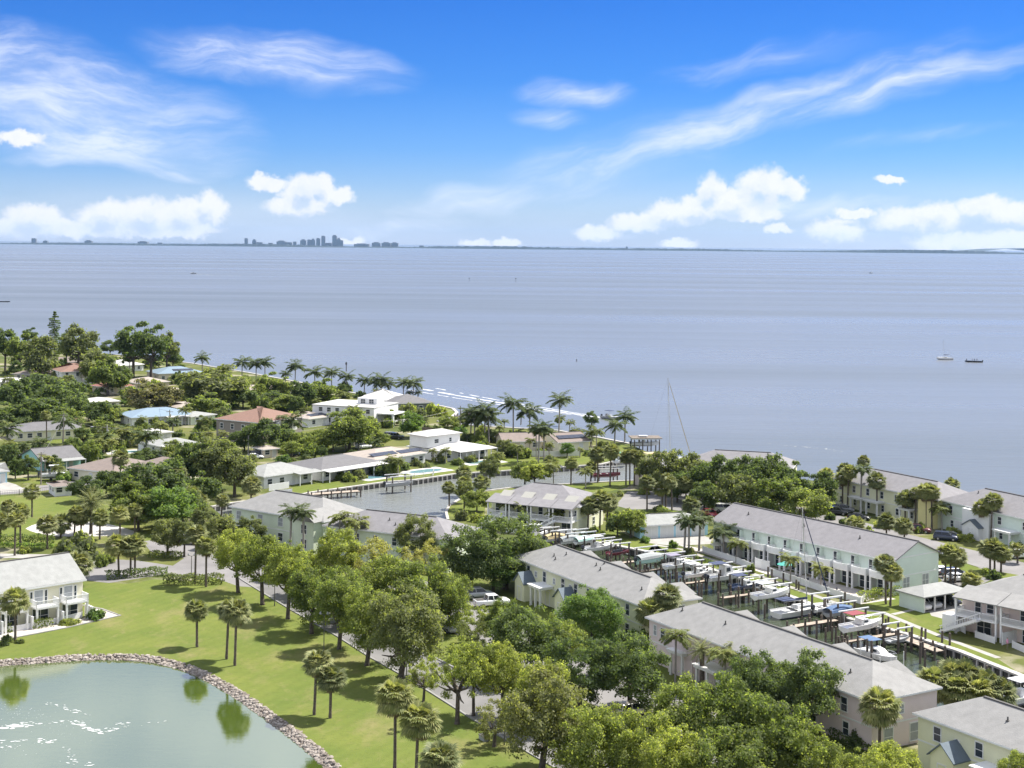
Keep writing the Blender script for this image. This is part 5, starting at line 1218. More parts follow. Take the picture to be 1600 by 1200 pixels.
# denser garden planting between the houses, clear of every footprint
def clear(x, y, m):
    for (fx, fy, fa, fL, fW) in FOOT:
        dx, dy = x-fx, y-fy; a = dx*math.cos(fa)+dy*math.sin(fa); b_ = -dx*math.sin(fa)+dy*math.cos(fa)
        if -m-3.0 < a < fL+m and -m-4.5 < b_ < fW+m: return False
    return True
rf = random.Random(21)
for (u0, u1, v0, v1, n, where, hm) in ((0, 300, 566, 640, 50, 'between the far bay-side houses', (2.5, 6)), (290, 600, 598, 660, 42, 'between the taupe house and the shore', (2.5, 6)), (0, 330, 655, 745, 58, 'in the side street gardens', (2.5, 5.5)), (330, 600, 690, 735, 26, 'along the house lane', (2, 4.5)), (640, 930, 660, 715, 34, 'on the point gardens', (2, 4.5))):
    k = 0; tries = 0
    while k < n and tries < 900:
        tries += 1; u, v = rf.uniform(u0, u1), rf.uniform(v0, v1); x, y = G(u, v)
        sv_ = 545+(u-60)*.135 if u < 640 else 650
        if v < sv_+8 or not clear(x, y, 1.6): continue
        if 690 < u < 720 and v < 668: continue
        hgt = rf.uniform(*hm); k += 1; q = mpp(u, v)
        if rf.random() < .30: palm(u, v, v-hgt*1.25/q, pk_ := rf.choice(('queen', 'royal', 'queen')), (pl_ := ('yellowish ' if pk_ == 'queen' else 'dark ')+('low' if hgt < sum(hm)/2 else 'tall')+' feather palm '+where), pl_)
        elif rf.random() < .55: tree(u, v, v-hgt*1.15/q, hgt*1.15/q, lf_ := rf.choice('ddmmomt'), (pl_ := ('low ' if hgt < sum(hm)/2 else 'taller ')+TONE[lf_]+' garden tree '+where), pl_)
        else: shrub(u, v, v-hgt*.45/q, hgt*.75/q, lf_ := rf.choice('dmmotl'), (pl_ := ('spreading ' if hgt > sum(hm)/2 else 'compact ')+TONE[lf_]+' bush '+where), pl_)
# column pine
def column_pine(u, v, vt):
    x, y = G(u, v); h = hpx(u, v, vt); t = thing('norfolk_pine', 'tall dark column-shaped pine by the bay', 'tree', (x, y, 0))
    q = MB(); q.tube([(0, 0, -.2), (0, 0, h*.98)], [.35, .05], 6); q.build('trunk', M_BARK, t)
    rng = np.random.default_rng(3); C, N = [], []
    for k in range(22):
        z = h*(.14+.86*k/21); r = (2.9 if k < 18 else 2.9*(22-k)/5)*rng.uniform(.75, 1.15)
        for j in range(7):
            a = rng.uniform(0, 6.28)
            n = 40; s = rng.uniform(.1, 1, n); P = np.stack([np.cos(a)*r*s, np.sin(a)*r*s, z-.1*s*r+rng.normal(size=n)*.15], 1); C.append(P); N.append(rng.normal(size=(n, 3))+np.array([0, 0, .5]))
    quad = leaf_quads(rng, np.concatenate(C), np.concatenate(N), .30); obj('crown', quads_mesh('crown', quad, [LF['d']]), t)
column_pine(85, 566, 488)

# ---- palms
def palms(lst, label, group=None):
    for a in lst:
        u, v, vt, k = a[:4]; palm(u, v, vt, k, label, group, *(a[4:]))
S, Q, RY = 'sabal', 'queen', 'royal'
palms([(308, 1011, 937, S)], 'lone fan palm on the pond lawn, reflected in the water')
palms([(354, 1030, 937, S), (367, 1040, 937, S)], 'fan palm of the crossed pair beside the pond', 'pair of fan palms by the pond')
palms([(491, 1117, 1016, S, 1.75)], 'taller fan palm of the lower pair on the pond bank'); palms([(516, 1122, 1040, S, 1.7)], 'shorter fan palm of the lower pair on the pond bank')
palms([(617, 1206, 1062, S, 2.0), (650, 1215, 1098, S, 2.1), (684, 1262, 1158, S, 2.0)], 'shaggy fan palm in the clump on the pond bank below the lawn trees', 'shaggy fan palm clump')
palms([(24, 1003, 918, S, 2.0)], 'fan palm in front of the cream balcony town house')
palms([(50, 808, 757, S), (23, 868, 798, S), (32, 856, 786, S), (74, 858, 804, S, 1.9), (95, 840, 804, S), (0, 846, 800, S), (116, 838, 790, S), (127, 836, 792, S), (156, 843, 796, S), (188, 850, 790, S), (211, 836, 786, S), (12, 820, 780, S)], 'fan palm around the white sand court', 'fan palms round the sand court')
palms([(142, 834, 758, 'date', 4.2)], 'big bushy date palm beside the sand court')
palms([(186, 900, 836, S, 1.9, -.04), (204, 899, 838, S, 1.9), (211, 898, 834, S, 1.8)], 'fan palm of the trio in the hedge bed at the road junction', 'trio of junction fan palms')
palms([(124, 916, 862, S, 2.3)], 'low bushy fan palm at the cream town house gable')
palms([(305, 912, 820, S, 1.8), (322, 917, 838, S, 1.7)], 'slim fan palm by the street lamp at the junction', 'slim junction fan palms')
palms([(285, 818, 764, S), (300, 812, 760, S), (315, 806, 772, S), (346, 806, 772, S), (278, 790, 726, S), (292, 768, 700, S), (265, 806, 762, S)], 'fan palm at the canal head beside the dark trees', 'fan palms at the canal head')
palms([(392, 790, 744, S, 2.2)], 'shaggy fan palm on the canal bank by the white canal house')
palms([(453, 870, 783, RY, 2.7), (474, 874, 786, RY, 2.6)], 'tall feather palm before the pale green facade', 'two tall feather palms')
palms([(529, 872, 793, Q, 3.0), (556, 876, 800, Q, 3.0)], 'yellowish feather palm against the grey roofed wing', 'two yellowish feather palms')
palms([(802, 688, 614, RY), (828, 686, 626, RY), (873, 682, 610, RY, 3.4), (976, 692, 636, RY, 3.6)], 'tall royal palm standing clear against the bay', 'royal palms on the point')
palms([(742, 692, 628, RY), (757, 694, 625, RY), (764, 694, 634, RY), (735, 690, 640, RY)], 'royal palm in the thick clump near the point dock', 'thick royal palm clump')
palms([(841, 722, 654, RY, 3.0), (850, 722, 658, RY, 3.0), (838, 720, 662, Q)], 'feather palm of the cluster by the brown-roofed houses', 'feather palm cluster by the brown roofs')
palms([(960, 697, 650, RY), (932, 704, 664, Q, 3.0), (925, 702, 668, Q), (898, 690, 666, Q), (906, 690, 667, Q), (858, 716, 688, Q)], 'feather palm on the canal point lawn', 'feather palms on the canal point')
palms([(778, 734, 702, Q), (809, 726, 690, Q), (696, 722, 696, Q), (612, 742, 708, Q), (622, 744, 712, Q), (676, 720, 698, Q)], 'small feather palm in the canal house gardens', 'small canal garden palms')
palms([(934, 754, 698, S, 2.0), (953, 760, 694, S, 2.0), (865, 758, 716, Q), (892, 758, 714, S), (915, 764, 727, Q), (978, 758, 704, S), (984, 758, 701, S), (991, 758, 702, S), (923, 752, 720, S), (1000, 756, 706, S)], 'palm on the near canal bank behind the cream villa', 'near canal bank palms')
palms([(1011, 798, 742, S), (1040, 796, 738, S), (1050, 800, 744, S), (1072, 788, 744, S), (1035, 796, 752, S), (1078, 812, 776, S, 1.9)], 'fan palm beside the parking lot above the garages', 'parking lot fan palms')
palms([(702, 792, 752, S), (752, 778, 742, S), (725, 768, 728, S, 1.9), (728, 786, 744, S)], 'fan palm on the canal corner lawn', 'canal corner fan palms')
palms([(1292, 786, 731, S), (1316, 792, 735, S), (1324, 794, 726, S), (1344, 798, 722, RY, 2.6), (1370, 804, 738, S, 2.0)], 'palm before the yellow bay-edge town house', 'palms before the yellow town house')
palms([(1414, 814, 766, S), (1430, 818, 760, S), (1448, 818, 756, S, 1.9), (1456, 818, 756, S), (1472, 826, 782, Q)], 'palm between the two bay-edge town houses', 'palms between the bay-edge houses')
palms([(1486, 778, 747, S), (1348, 750, 711, S), (1318, 752, 724, S)], 'fan palm crown showing over the bay-edge roofs', 'palms behind the bay-edge roofs')
palms([(1385, 842, 802, S, 1.75), (1413, 849, 809, S, 1.75)], 'short fan palm of the pair on the parking lot island', 'parking island fan palm pair'); palms([(1335, 842, 806, S, 1.9)], 'bushy low fan palm over the mint roof ridge')
palms([(1536, 844, 780, S, 1.9), (1548, 842, 770, S, 1.9)], 'tall fan palm against the light green town house', 'tall fan palm pair')
palms([(1547, 893, 842, S, 1.9), (1554, 893, 843, S), (1564, 894, 850, S, 1.8, .05), (1590, 880, 848, S)], 'fan palm on the grass verge by the white car', 'verge fan palms')
palms([(1477, 912, 852, S, 1.7), (1485, 912, 850, S, 1.8), (1492, 911, 856, S, 1.7)], 'fan palm of the clump behind the carport', 'carport fan palm clump'); palms([(1518, 918, 892, S, 1.7)], 'low fan palm between the carport and the veranda villa')
palms([(1384, 944, 866, S, 1.7), (1391, 947, 880, S, 1.6, .03)], 'fan palm of the pair on the lawn before the mint gable', 'mint gable fan palm pair')
palms([(1069, 862, 798, RY, 2.5, .1), (1076, 867, 800, RY, 2.4), (1092, 861, 796, RY, 2.6)], 'slender palm of the trio at the garage end of the basin', 'slender palm trio')
palms([(1131, 870, 814, RY, 2.8)], 'feather palm at the first mint balcony'); palms([(1150, 879, 836, Q, 2.4)], 'short feather palm at the second mint balcony')
palms([(1235, 910, 860, Q, 2.4)], 'feather palm by the fourth white patio wall bay'); palms([(1282, 920, 876, Q, 2.3)], 'feather palm beside the sailboat mast')
palms([(1167, 790, 752, S), (1178, 791, 754, S), (1172, 790, 757, S)], 'fan palm of the trio in the parking lot under the dark trees', 'parking lot palm trio')
palms([(792, 820, 777, Q, 2.1), (817, 824, 781, Q, 2.1), (866, 834, 790, Q, 2.3)], 'small feather palm in front of the cream villa verandas', 'villa feather palms')
palms([(918, 832, 776, S, 2.0), (937, 831, 766, S, 2.1), (948, 829, 770, S, 2.0)], 'fan palm of the trio at the cream villa gable', 'villa gable fan palms')
palms([(1055, 1066, 976, Q, 2.6), (1134, 1090, 1004, Q, 2.6)], 'feather palm in front of the pink town house', 'pink house feather palms'); palms([(1097, 1080, 994, 'date', 2.1)], 'dense dark palm beside the pink portico')
palms([(1016, 990, 936, S, 2.0), (1044, 976, 912, S, 2.0), (1062, 966, 925, S, 1.8)], 'fan palm in the gap between the lemon and pink rows', 'gap fan palms')
palms([(1374, 1184, 1076, S, 2.2)], 'fat fan palm at the pink town house corner')
palms([(1456, 1134, 1042, S, 2.2), (1480, 1130, 1034, S, 2.3), (1510, 1132, 1036, S, 2.4), (1534, 1136, 1044, S, 2.3), (1556, 1140, 1060, S, 2.2), (1494, 1142, 1052, S, 2.3), (1522, 1144, 1056, S, 2.3)], 'fan palm in the thick clump between the pink and pale yellow houses', 'thick fan palm clump')
palms([(316, 582, 549, RY), (378, 592, 554, RY), (400, 596, 556, RY), (414, 597, 555, RY), (461, 604, 560, RY), (446, 602, 576, RY), (492, 608, 569, RY), (518, 612, 570, RY), (541, 612, 578, RY), (569, 618, 583, RY), (597, 622, 580, RY), (588, 620, 588, RY), (630, 624, 586, RY), (645, 626, 586, RY), (606, 622, 590, RY), (653, 626, 608, RY), (640, 626, 608, RY)], 'coconut palm in the line along the bay shore', 'shoreline coconut palms')
palms([(203, 588, 539, S), (208, 588, 538, S)], 'thin twin palm before the white arched-roof house', 'thin twin palms')
palms([(50, 592, 556, RY), (240, 588, 556, RY), (190, 696, 658, RY), (228, 726, 662, RY), (11, 706, 654, RY), (98, 694, 646, RY), (455, 690, 640, RY), (552, 660, 630, Q), (330, 640, 615, RY), (345, 636, 612, RY), (310, 640, 612, RY), (480, 640, 608, RY), (530, 632, 606, Q), (215, 715, 676, Q), (92, 752, 722, Q), (60, 660, 634, RY), (250, 690, 655, Q), (290, 660, 632, Q), (160, 690, 660, Q)], 'feather palm rising from the neighbourhood gardens', 'neighbourhood feather palms')
palms([(73, 690, 641, S)], 'brown-headed fan palm in front of the cream street house'); palms([(188, 760, 704, S, 2.0)], 'yellowish fan palm over the brown shingled roof')
# hedges
hedge(GP((165, 905), (200, 902), (230, 899), (262, 898)), 2.0, 1.2, 'd', 'clipped dark hedge around the junction palm trio')
hedge(GP((256, 912), (290, 912), (350, 911)), 2.4, 1.4, 'o', 'loose grey-green hedge by the junction street lamp')
hedge(GP((-10, 850), (84, 850)), 1.6, 1.7, 'd', 'long clipped hedge behind the cream town house')
hedge(GP((234, 869), (262, 871), (286, 871)), 2.0, .9, 'm', 'low hedge on the road island')
hedge(GP((1345, 940), (1402, 928)), 1.6, 1.4, 'm', 'clipped hedge in front of the mint gable')
hedge(GP((48, 982), (80, 977)), 1.6, 1.2, 'm', 'clipped box hedge beside the cream town house patio')
hedge(GP((-6, 989), (18, 986)), 1.6, 1.2, 'm', 'short box hedge at the cream town house patio wall')
hedge(GP((0, 855), (60, 856), (86, 857)), 1.2, .8, 't', 'pale flower border before the long hedge')
hedge(GP((1300, 1150), (1355, 1180)), 1.5, 1.0, 'd', 'dark hedge under the pink facade')
hedge(GP((1075, 870), (1130, 886), (1170, 900)), .8, .5, 'd', 'low border along the white patio wall')
shrub(150, 968, 951, 30, 't', 'rounded green bush at the cream house corner'); shrub(106, 975, 966, 30, 'l', 'low pale bush on the cream house path')
shrub(12, 1003, 990, 18, 'd', 'dark clipped ball bush by the balcony palm'); shrub(32, 1004, 997, 16, 'm', 'low bush by the balcony palm'); shrub(6, 1008, 1001, 18, 'd', 'flat dark bush by the balcony palm')
shrub(122, 872, 832, 66, 'o', 'wide pale flowering bush behind the cream town house'); shrub(40, 864, 852, 20, 'l', 'small pale bush in the path border')
for a in ((165, 880, 862, 26), (158, 886, 868, 20)): shrub(*a, 'm', 'round bush under the junction fan palm', 'junction bushes')
for a in ((985, 1008, 985, 40, 't'), (1005, 1012, 980, 26, 'd'), (965, 1012, 990, 30, 'd')): shrub(*a, 'leafy bush in the gap between lemon and pink houses', 'gap bushes')
shrub(1345, 1165, 1136, 34, 'd', 'spiky dark plant under the pink corner palm'); shrub(1500, 1215, 1188, 32, 'd', 'dark round bush at the slate porch')
shrub(500, 900, 885, 40, 'd', 'low dark bush under the light green boulevard tree'); shrub(1174, 895, 880, 14, 'm', 'round bush on the white patio wall')

# ------------------------------------------------------------------ shore works
M_ROCK = mat('bank_rock', (0.30, 0.27, 0.24), .95, .5, 1.2)
_nt = M_ROCK.node_tree; _g = _nt.nodes.new('ShaderNodeNewGeometry'); _r = _nt.nodes.new('ShaderNodeValToRGB'); _nt.links.new(_g.outputs['Random Per Island'], _r.inputs[0])
_r.color_ramp.elements[0].color = (0.13, 0.105, 0.085, 1); _r.color_ramp.elements[1].color = (0.36, 0.32, 0.28, 1); _nt.links.new(_r.outputs[0], _nt.nodes['Principled BSDF'].inputs['Base Color'])
def rock_bank():
    rng = np.random.default_rng(8); line = [Vector((p[0], p[1])) for p in PONDB]; acc = [0]
    for a, b_ in zip(line, line[1:]): acc.append(acc[-1]+(b_-a).length)
    ico = bmesh.new(); bmesh.ops.create_icosphere(ico, subdivisions=1, radius=1); base = np.array([v.co[:] for v in ico.verts]); tri = np.array([[v.index for v in f.verts] for f in ico.faces]); ico.free()
    P = []; T = []; k = 0
    for i in range(2600):
        s = rng.uniform(0, acc[-1]); j = max(q for q in range(len(acc)) if acc[q] <= s); j = min(j, len(line)-2)
        a, b_ = line[j], line[j+1]; d = (b_-a).normalized(); n = Vector((d.y, -d.x)); o = rng.uniform(-.3, .95)   # + towards the water
        p = a+d*(s-acc[j])+n*o; z = .05 if o < -.1 else .05-(o+.1)*.55
        r = rng.uniform(.10, .27)*(1.5 if rng.random() < .10 else 1); sc = np.array([r*rng.uniform(.8, 1.3), r*rng.uniform(.8, 1.3), r*rng.uniform(.5, .85)])
        v = base*sc*(1+rng.normal(size=base.shape)*.14); t = rng.uniform(0, 6.28); c, s_ = math.cos(t), math.sin(t)
        v = np.stack([v[:, 0]*c-v[:, 1]*s_, v[:, 0]*s_+v[:, 1]*c, v[:, 2]], 1)+np.array([p.x, p.y, z]); P.append(v); T.append(tri+k); k += len(base)
    P = np.concatenate(P); T = np.concatenate(T); me = bpy.data.meshes.new('rocks'); me.from_pydata(P.tolist(), [], T.tolist()); me.materials.append(M_ROCK); me.update()
    obj('bank_rocks', me, kind='stuff', label='band of grey rubble stones lining the pond bank', cat='rocks')
    sl = MB()   # earth slope under the stones
    nrm = []
    for i, a in enumerate(line):
        d = (line[min(i+1, len(line)-1)]-line[max(i-1, 0)]).normalized(); nrm.append(Vector((d.y, -d.x)))
    for i in range(len(line)-1):
        a, b_ = line[i], line[i+1]; a2, b2 = a+nrm[i]*1.9, b_+nrm[i+1]*1.9
        sl.add([(a.x, a.y, -.01), (b_.x, b_.y, -.01), (b2.x, b2.y, -1.3), (a2.x, a2.y, -1.3)], [(0, 1, 2, 3)])
    sl.build('pond_bank', mat('bank_earth', (0.13, 0.11, 0.085), .95, .4, 2), kind='structure')
rock_bank()
M_FOAM = mat('foam', (0.44, 0.46, 0.46), .8, .1, 2)
def foam(name, label, paths, z, seed, step=.35, tocoords=None):
    """flecks of foam along paths of (u, v, spread, size, density)"""
    rng = random.Random(seed); mb = MB()
    for path in paths:
        pts = [Vector((*G(p[0], p[1], z), 0)) for p in path]
        for i in range(len(path)-1):
            a, b_ = pts[i], pts[i+1]; L_ = (b_-a).length; n = max(1, int(L_/step*path[i][4]))
            for k in range(n):
                t = rng.random(); sp = path[i][2]*(1-t)+path[i+1][2]*t; sz = (path[i][3]*(1-t)+path[i+1][3]*t)*rng.uniform(.3, 1.2)
                c = a.lerp(b_, t)+Vector((rng.gauss(0, sp), rng.gauss(0, sp), 0)); m = 7; el = rng.uniform(1.0, 2.6); rot = rng.uniform(-.3, .3)+math.atan2((b_-a).y, (b_-a).x)*(.6 if rng.random() < .6 else 0)
                pl = []
                for q in range(m):
                    th = 2*math.pi*q/m; r = sz*rng.uniform(.55, 1.15); x, y = math.cos(th)*r*el, math.sin(th)*r
                    pl.append((c.x+x*math.cos(rot)-y*math.sin(rot), c.y+x*math.sin(rot)+y*math.cos(rot), z+.012+.010*rng.random()))
                mb.poly(pl)
    mb.build(name, M_FOAM, kind='stuff', label=label, cat='foam')
foam('pond_foam', 'white foam drifting across the pond from the fountain', [
    [(0, 1136, .5, .35, 2.6), (24, 1134, .5, .3, 2), (60, 1130, .3, .12, 1.2), (110, 1128, .3, .16, 1.4), (124, 1127, .3, .2, 2), (136, 1138, .25, .2, 2.2), (160, 1145, .25, .18, 2), (185, 1138, .3, .17, 1.6), (206, 1135, .3, .16, 1.2)],
    [(0, 1160, .35, .18, 1.8), (44, 1157, .25, .12, 1)], [(0, 1166, .3, .14, 1.4), (30, 1168, .2, .1, 1)], [(60, 1155, .25, .2, 1.6), (75, 1162, .3, .25, 2.2), (84, 1155, .25, .12, 1)],
    [(70, 1098, .2, .12, 1), (100, 1106, .3, .15, 1.4), (118, 1112, .3, .16, 1.4), (138, 1118, .2, .13, 1.2)], [(178, 1131, .2, .13, 1), (212, 1128, .2, .13, 1)], [(230, 1130, .2, .1, .8), (266, 1128, .2, .1, .8)],
    [(94, 1168, .3, .1, .8), (112, 1176, .3, .13, 1), (104, 1188, .4, .14, 1), (130, 1196, .5, .15, 1.2), (150, 1194, .3, .1, .8)],
    [(5, 1100, 1.5, .045, 3.2), (40, 1112, 1.5, .045, 3.2), (60, 1125, 1.8, .04, 2.2), (140, 1150, 2, .035, 1.2)], [(10, 1170, 1.2, .05, 2), (50, 1172, 1.0, .05, 2)]], -0.45, 4)

def seawall(label, line, z=.16, rib=None, w=.8, inward=1):
    """concrete cap along the water edge; ribs stand proud of the wall face"""
    t = thing('seawall', label, 'seawall', (line[0][0], line[0][1], 0)); o = Vector((line[0][0], line[0][1]))
    pts = strip_pts(line, w); n = len(pts); mb = MB(); mb.v = [(p.x-o.x, p.y-o.y, zz) for zz in (-.12, z) for p in pts]; h2 = n//2
    for i in range(h2-1):
        a, b_, c, d = i, i+1, n-2-i, n-1-i
        mb.f += [(n+a, n+b_, n+c, n+d), (a, b_, n+b_, n+a), (d, c, n+c, n+d), (a, b_, c, d)]; mb.m += [0]*4
    mb.f += [(0, n, 2*n-1, n-1), (h2-1, h2, n+h2, n+h2-1)]; mb.m += [0, 0]
    mb.build('cap', M_SEAWALL, t)
    if rib:
        r = MB(); r.box(-.16, .16, -.12, .12, -1.6, -.12); me = r.mesh('rib', M_SEAWALL)
        for i in range(len(line)-1):
            a, b_ = Vector(line[i][:2]), Vector(line[i+1][:2]); d = b_-a; k = max(1, int(d.length/rib)); nn = Vector((d.y, -d.x)).normalized()*inward*.32
            for j in range(k):
                p = a+d*(j+.5)/k+nn-o; obj('rib', me, t, (p.x, p.y, 0), math.atan2(d.y, d.x))
seawall('pale concrete seawall with ribs along the canal house gardens', [tuple(p) for p in CAN_FAR], rib=1.6, inward=1)
seawall('curving seawall on the canal corner lawn', CAN_NEAR[:9], w=.6)
seawall('pale concrete seawall of the boat basin with dark ribbed face', BAS_FAR, rib=1.5, inward=1, w=1.0)
seawall('pale sandy seawall along the open bay shore', far_shore_line[1:-2], z=.25, w=1.1)
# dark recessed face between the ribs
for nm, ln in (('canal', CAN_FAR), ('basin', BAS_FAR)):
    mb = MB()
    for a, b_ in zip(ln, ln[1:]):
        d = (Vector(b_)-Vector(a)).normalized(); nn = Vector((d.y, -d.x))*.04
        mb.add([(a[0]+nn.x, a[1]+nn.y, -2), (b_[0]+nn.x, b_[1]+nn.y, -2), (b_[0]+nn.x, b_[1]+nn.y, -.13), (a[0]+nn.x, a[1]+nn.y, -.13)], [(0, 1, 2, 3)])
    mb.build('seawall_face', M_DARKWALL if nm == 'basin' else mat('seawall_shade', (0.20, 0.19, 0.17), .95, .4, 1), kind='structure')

# ------------------------------------------------------------------ boats and docks
M_GEL = mat('white_gelcoat', (0.66, 0.66, 0.65), .25, .04, 2, coat=.2)
M_DECKB = mat('boat_deck', (0.36, 0.345, 0.32), .6, .2, 3)
M_NAVY = mat('navy_canvas', (0.035, 0.05, 0.11), .8, .2, 3); M_MAUVE = mat('mauve_canvas', (0.24, 0.22, 0.30), .8, .2, 3); M_GREYC = mat('grey_canvas', (0.30, 0.32, 0.32), .8, .2, 3)
M_BLUEC = mat('blue_canvas', (0.08, 0.14, 0.26), .8, .2, 3); M_TEALC = mat('teal_canvas', (0.06, 0.36, 0.30), .7, .1, 3); M_REDC = mat('red_canvas', (0.22, 0.035, 0.045), .7, .1, 3); M_YELC = mat('tan_canvas', (0.52, 0.42, 0.22), .8, .2, 3)
M_BLACK = mat('engine_black', (0.02, 0.022, 0.028), .35); M_ALU = mat('aluminium', (0.62, 0.63, 0.64), .35, 0, metal=.7)
M_AQUAH = mat('seafoam_hull', (0.45, 0.66, 0.60), .3); M_NAVYH = mat('navy_hull', (0.03, 0.05, 0.10), .25); M_REDH = mat('red_hull', (0.13, 0.03, 0.04), .3); M_GREYH = mat('grey_hull', (0.30, 0.31, 0.32), .4)
M_ANTIF = mat('antifouling', (0.02, 0.025, 0.05), .6)
def hull_mb(L, W, H, sheer=.25, bowp=1.7, two=False):
    mb = MB(); rings = []; n = 9
    for i in range(n+1):
        t = i/n; x = L*t; w = W/2*(1-t**(2.2*bowp))*(.92+.08*min(1, t*3)) if t < 1 else .02
        w = max(.02, w); zg = H+sheer*t*t; zk = H*.5*max(0, t-.72)/.28 if t > .72 else 0
        zc = zk+(zg-zk)*.38; inn = max(.01, w-.14)
        rings.append([(x, -w, zg), (x, -w*.86, zc), (x, -w*.02, zk), (x, w*.02, zk), (x, w*.86, zc), (x, w, zg), (x, inn, zg), (x, inn*.98, zg-.22), (x, -inn*.98, zg-.22), (x, -inn, zg)])
    mb.loft(rings); return mb
def bow_deck(L, W, H, sheer=.25, x0=.55, bowp=1.7):
    mb = MB(); n = 6; Ls, Rs = [], []
    for i in range(n+1):
        t = x0+(1-x0)*i/n; w = max(.02, W/2*(1-t**(2.2*bowp)))-.05*(t < .98); z = H+sheer*t*t+.02
        Ls.append((L*t, -max(.01, w), z)); Rs.append((L*t, max(.01, w), z))
    for i in range(n): mb.add([Ls[i], Ls[i+1], (L*(x0+(1-x0)*(i+1)/n), 0, Ls[i+1][2]+.12), (L*(x0+(1-x0)*i/n), 0, Ls[i][2]+.12), Rs[i], Rs[i+1]], [(0, 1, 2, 3), (3, 2, 5, 4)])
    return mb
def outboard(parent, x, y, z, s=1.0):
    e = MB(); e.loft([[(x-.55*s, y-.2*s, z+.15*s), (x-.05*s, y-.2*s, z+.15*s), (x-.05*s, y+.2*s, z+.15*s), (x-.55*s, y+.2*s, z+.15*s)], [(x-.62*s, y-.24*s, z+.5*s), (x+.02*s, y-.24*s, z+.5*s), (x+.02*s, y+.24*s, z+.5*s), (x-.62*s, y+.24*s, z+.5*s)], [(x-.5*s, y-.16*s, z+.85*s), (x-.05*s, y-.16*s, z+.85*s), (x-.05*s, y+.16*s, z+.85*s), (x-.5*s, y+.16*s, z+.85*s)]])
    e.box(x-.4*s, x-.18*s, y-.07*s, y+.07*s, z-.75*s, z+.16*s); e.build('outboard_motor', M_BLACK, parent)
